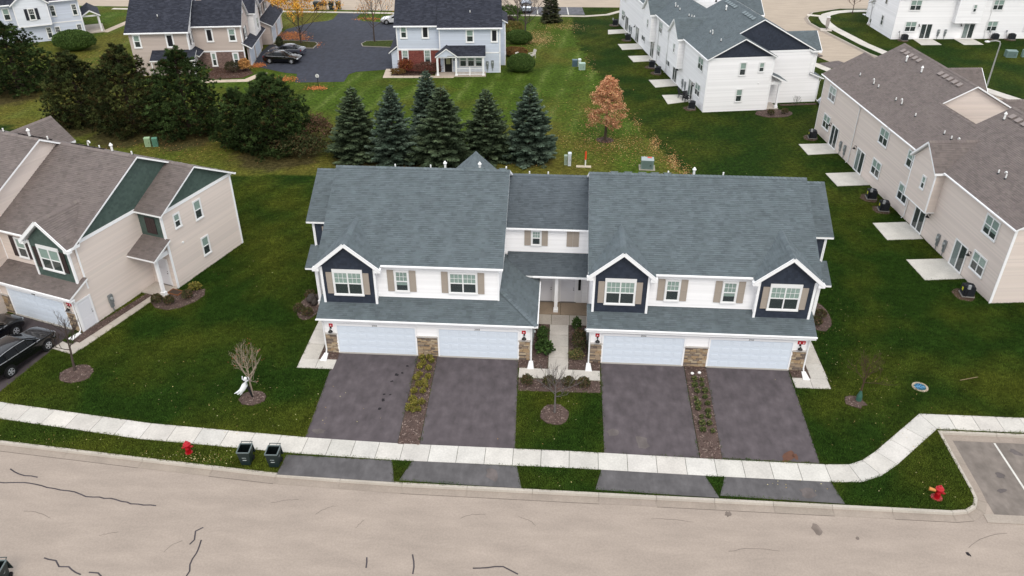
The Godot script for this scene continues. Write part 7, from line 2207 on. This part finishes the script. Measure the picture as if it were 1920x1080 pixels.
	mb.tube([V(-0.1, 1.3, 0.12), V(-0.2, 1.42, 0.14), V(-0.18, 1.6, 0.13)], [0.05, 0.04, 0.03], 6, S(214, 214, 220)); mb.tube([V(0.1, 1.3, 0.12), V(0.2, 1.42, 0.14), V(0.16, 1.58, 0.13)], [0.05, 0.04, 0.03], 6, S(214, 214, 220))
	part("arms", mb, M.cloth, gh)
	mb = MB.new(); mb.tube([V(0.0, 0.85, 0.1), V(0.12, 0.5, 0.16), V(0.2, 0.15, 0.2)], [0.09, 0.07, 0.05], 7, S(24, 24, 26)); mb.ball(V(-0.12, 1.22, 0.05), V(0.12, 0.16, 0.08), S(24, 24, 26), 8, 6); part("legs", mb, M.cloth, gh)
	# chairs
	chair("pale slatted chair left on the paver patio by the blue house", V(7.75, 0, -64.9), 0.9, S(206, 200, 192))
	chair("pale slatted chair right on the paver patio by the blue house", V(9.35, 0.03, -66.3), -0.9, S(200, 194, 186))
	var bk := S(34, 34, 38)
	chair("black chair on the near patio of the white townhouse", V(27.3, 0.05, -51.3), 1.2, bk)
	chair("black chair closest to the sliding door of the white townhouse", V(27.7, 0.05, -50.0), 0.4, bk)
	var dm := MB.new(); dm.box(-0.5, 0.5, 0, 0.02, -0.33, 0.33, S(120, 78, 52)); dm.box(-0.4, 0.4, 0.02, 0.024, -0.24, 0.24, S(70, 58, 50))
	var dmo := tag(part("doormat", dm, M.cloth, self), "brown bordered doormat on the tan townhouse porch", "doormat")
	dmo.position = V(-13.35, 0.105, -6.1); dmo.rotation.y = -0.31
	# fallen leaves
	var ol := [S(190, 142, 96), S(168, 118, 78), S(196, 160, 104), S(148, 100, 66), S(200, 176, 120)]
	var ye := [S(196, 180, 124), S(176, 152, 98), S(206, 196, 150), S(160, 128, 80)]
	var rd := [S(186, 112, 66), S(168, 98, 58), S(198, 134, 74), S(152, 88, 56)]
	leaf_litter("copper oak leaves fallen round the oak and along the lawn edge", [[18, -36.5, 4.5, 4.5, 700], [20, -36, 4, 2, 240], [21.5, -42.5, 0.6, 3, 130], [23, -36.7, 0.55, 2.0, 240], [24.4, -32, 0.6, 2.2, 360], [25.3, -28.5, 0.6, 2.0, 300], [22, -33, 3, 3, 160]], ol, 0.11)
	leaf_litter("pale leaves fallen beside the hedges right of the blue house", [[10, -75.5, 2.2, 3.0, 900], [12.5, -84, 3.5, 2.5, 300], [9.0, -79, 3, 2, 350], [14, -83, 2.5, 2, 220], [17, -63, 1.0, 6, 70]], [S(184, 140, 104), S(166, 124, 88), S(194, 164, 118), S(150, 132, 76)], 0.14)
	leaf_litter("orange leaves fallen under the yellow maple and beside the court", [[-22.8, -70.8, 1.7, 1.0, 2000], [-26.2, -76.0, 2.0, 1.4, 1000], [-15.8, -52.0, 1.1, 0.7, 330], [-20.6, -55.0, 1.4, 1.2, 420], [-25.9, -60.6, 0.9, 1.0, 420], [-25, -74, 2, 1.3, 700], [-17, -86, 2, 1, 300]], rd, 0.17)
	leaf_litter("yellow leaves scattered on the verge and the front lawns", [[-5.0, 9.95, 1.5, 0.4, 110], [-6, 9.7, 4, 0.6, 40], [-3, 6.0, 5, 1.8, 60], [33, 4.5, 5, 4, 60], [31, 0, 2.5, 5, 40], [13.8, 5.5, 2.5, 2.5, 26], [33, -4, 4, 6, 80], [-8, 3, 7, 3, 60], [28, 9.9, 4, 0.6, 18], [33.5, 9.5, 1.6, 1.4, 20], [14, 10.2, 2, 0.6, 8], [-14, 9.0, 4, 0.5, 26], [-9, -8, 3, 3, 24], [30, -22, 6, 6, 90]], ye, 0.065)
	leaf_litter("brown leaves on the old lawn among pines and spruces", [[0, -30, 9, 3, 400], [-25, -32, 10, 3, 300], [-40, -44, 8, 8, 300], [14, -45, 7, 9, 300], [-45, -60, 6, 6, 900], [-43, -72, 4, 4, 700]], [S(150, 110, 70), S(176, 140, 90), S(120, 86, 60)], 0.12)

func mulch_patch(x: float, z: float) -> void:
	mulch_bed("bare soil patch round an air conditioner", disc(x - 0.15, z, 0.75, 0.85, 14, 0.12), 0.012, S(128, 104, 84))

func _ready() -> void:
	rng.seed = 20
	var cam := Camera3D.new()
	cam.name = "camera"
	add_child(cam)
	cam.position = V(13.42952, 30.26724, 40.17385)
	var yaw := -0.063074; var pitch := 0.556693; var roll := 0.001018
	var fw := V(sin(yaw) * cos(pitch), -sin(pitch), -cos(yaw) * cos(pitch))
	var rt := V(cos(yaw), 0, sin(yaw))
	var up := rt.cross(fw)
	cam.basis = Basis(rt * cos(roll) + up * sin(roll), up * cos(roll) - rt * sin(roll), -fw)
	cam.keep_aspect = Camera3D.KEEP_HEIGHT
	cam.fov = rad_to_deg(2.0 * atan(540.0 / 1500.0))
	cam.near = 0.5
	cam.far = 2500.0
	cam.current = true
	var we := WorldEnvironment.new()
	we.name = "world_environment"
	var env := Environment.new()
	env.background_mode = Environment.BG_SKY
	var sky := Sky.new()
	var sm := ProceduralSkyMaterial.new()
	sm.sky_top_color = Color(0.92, 0.94, 0.97)
	sm.sky_horizon_color = Color(0.97, 0.97, 0.985)
	sm.sky_curve = 0.2
	sm.ground_bottom_color = Color(0.35, 0.37, 0.3)
	sm.ground_horizon_color = Color(0.6, 0.6, 0.6)
	sky.sky_material = sm
	env.sky = sky
	env.tonemap_mode = Environment.TONE_MAPPER_LINEAR
	env.tonemap_exposure = 1.52
	env.sdfgi_enabled = true
	env.ssao_enabled = true
	env.ssil_enabled = true
	we.environment = env
	add_child(we)
	var sun := DirectionalLight3D.new()
	sun.name = "sun"
	sun.light_energy = 0.4
	sun.light_angular_distance = 30.0
	sun.light_color = Color(1.0, 0.98, 0.95)
	sun.shadow_enabled = true
	sun.rotation_degrees = V(-52, 14, 0)
	add_child(sun)
	make_materials()
	M.blades = StandardMaterial3D.new()
	M.blades.vertex_color_use_as_albedo = true; M.blades.vertex_color_is_srgb = true; M.blades.roughness = 0.8; M.blades.metallic_specular = 0.2
	M.blades.albedo_color = Color(0.68, 0.68, 0.68)
	build_ground()
	build_houses()
	build_objects()
	for p in paved:
		var r := Rect2(p[0], Vector2.ZERO)
		for q in p: r = r.expand(q)
		near_paved.append([r, p])
	grass_tufts()
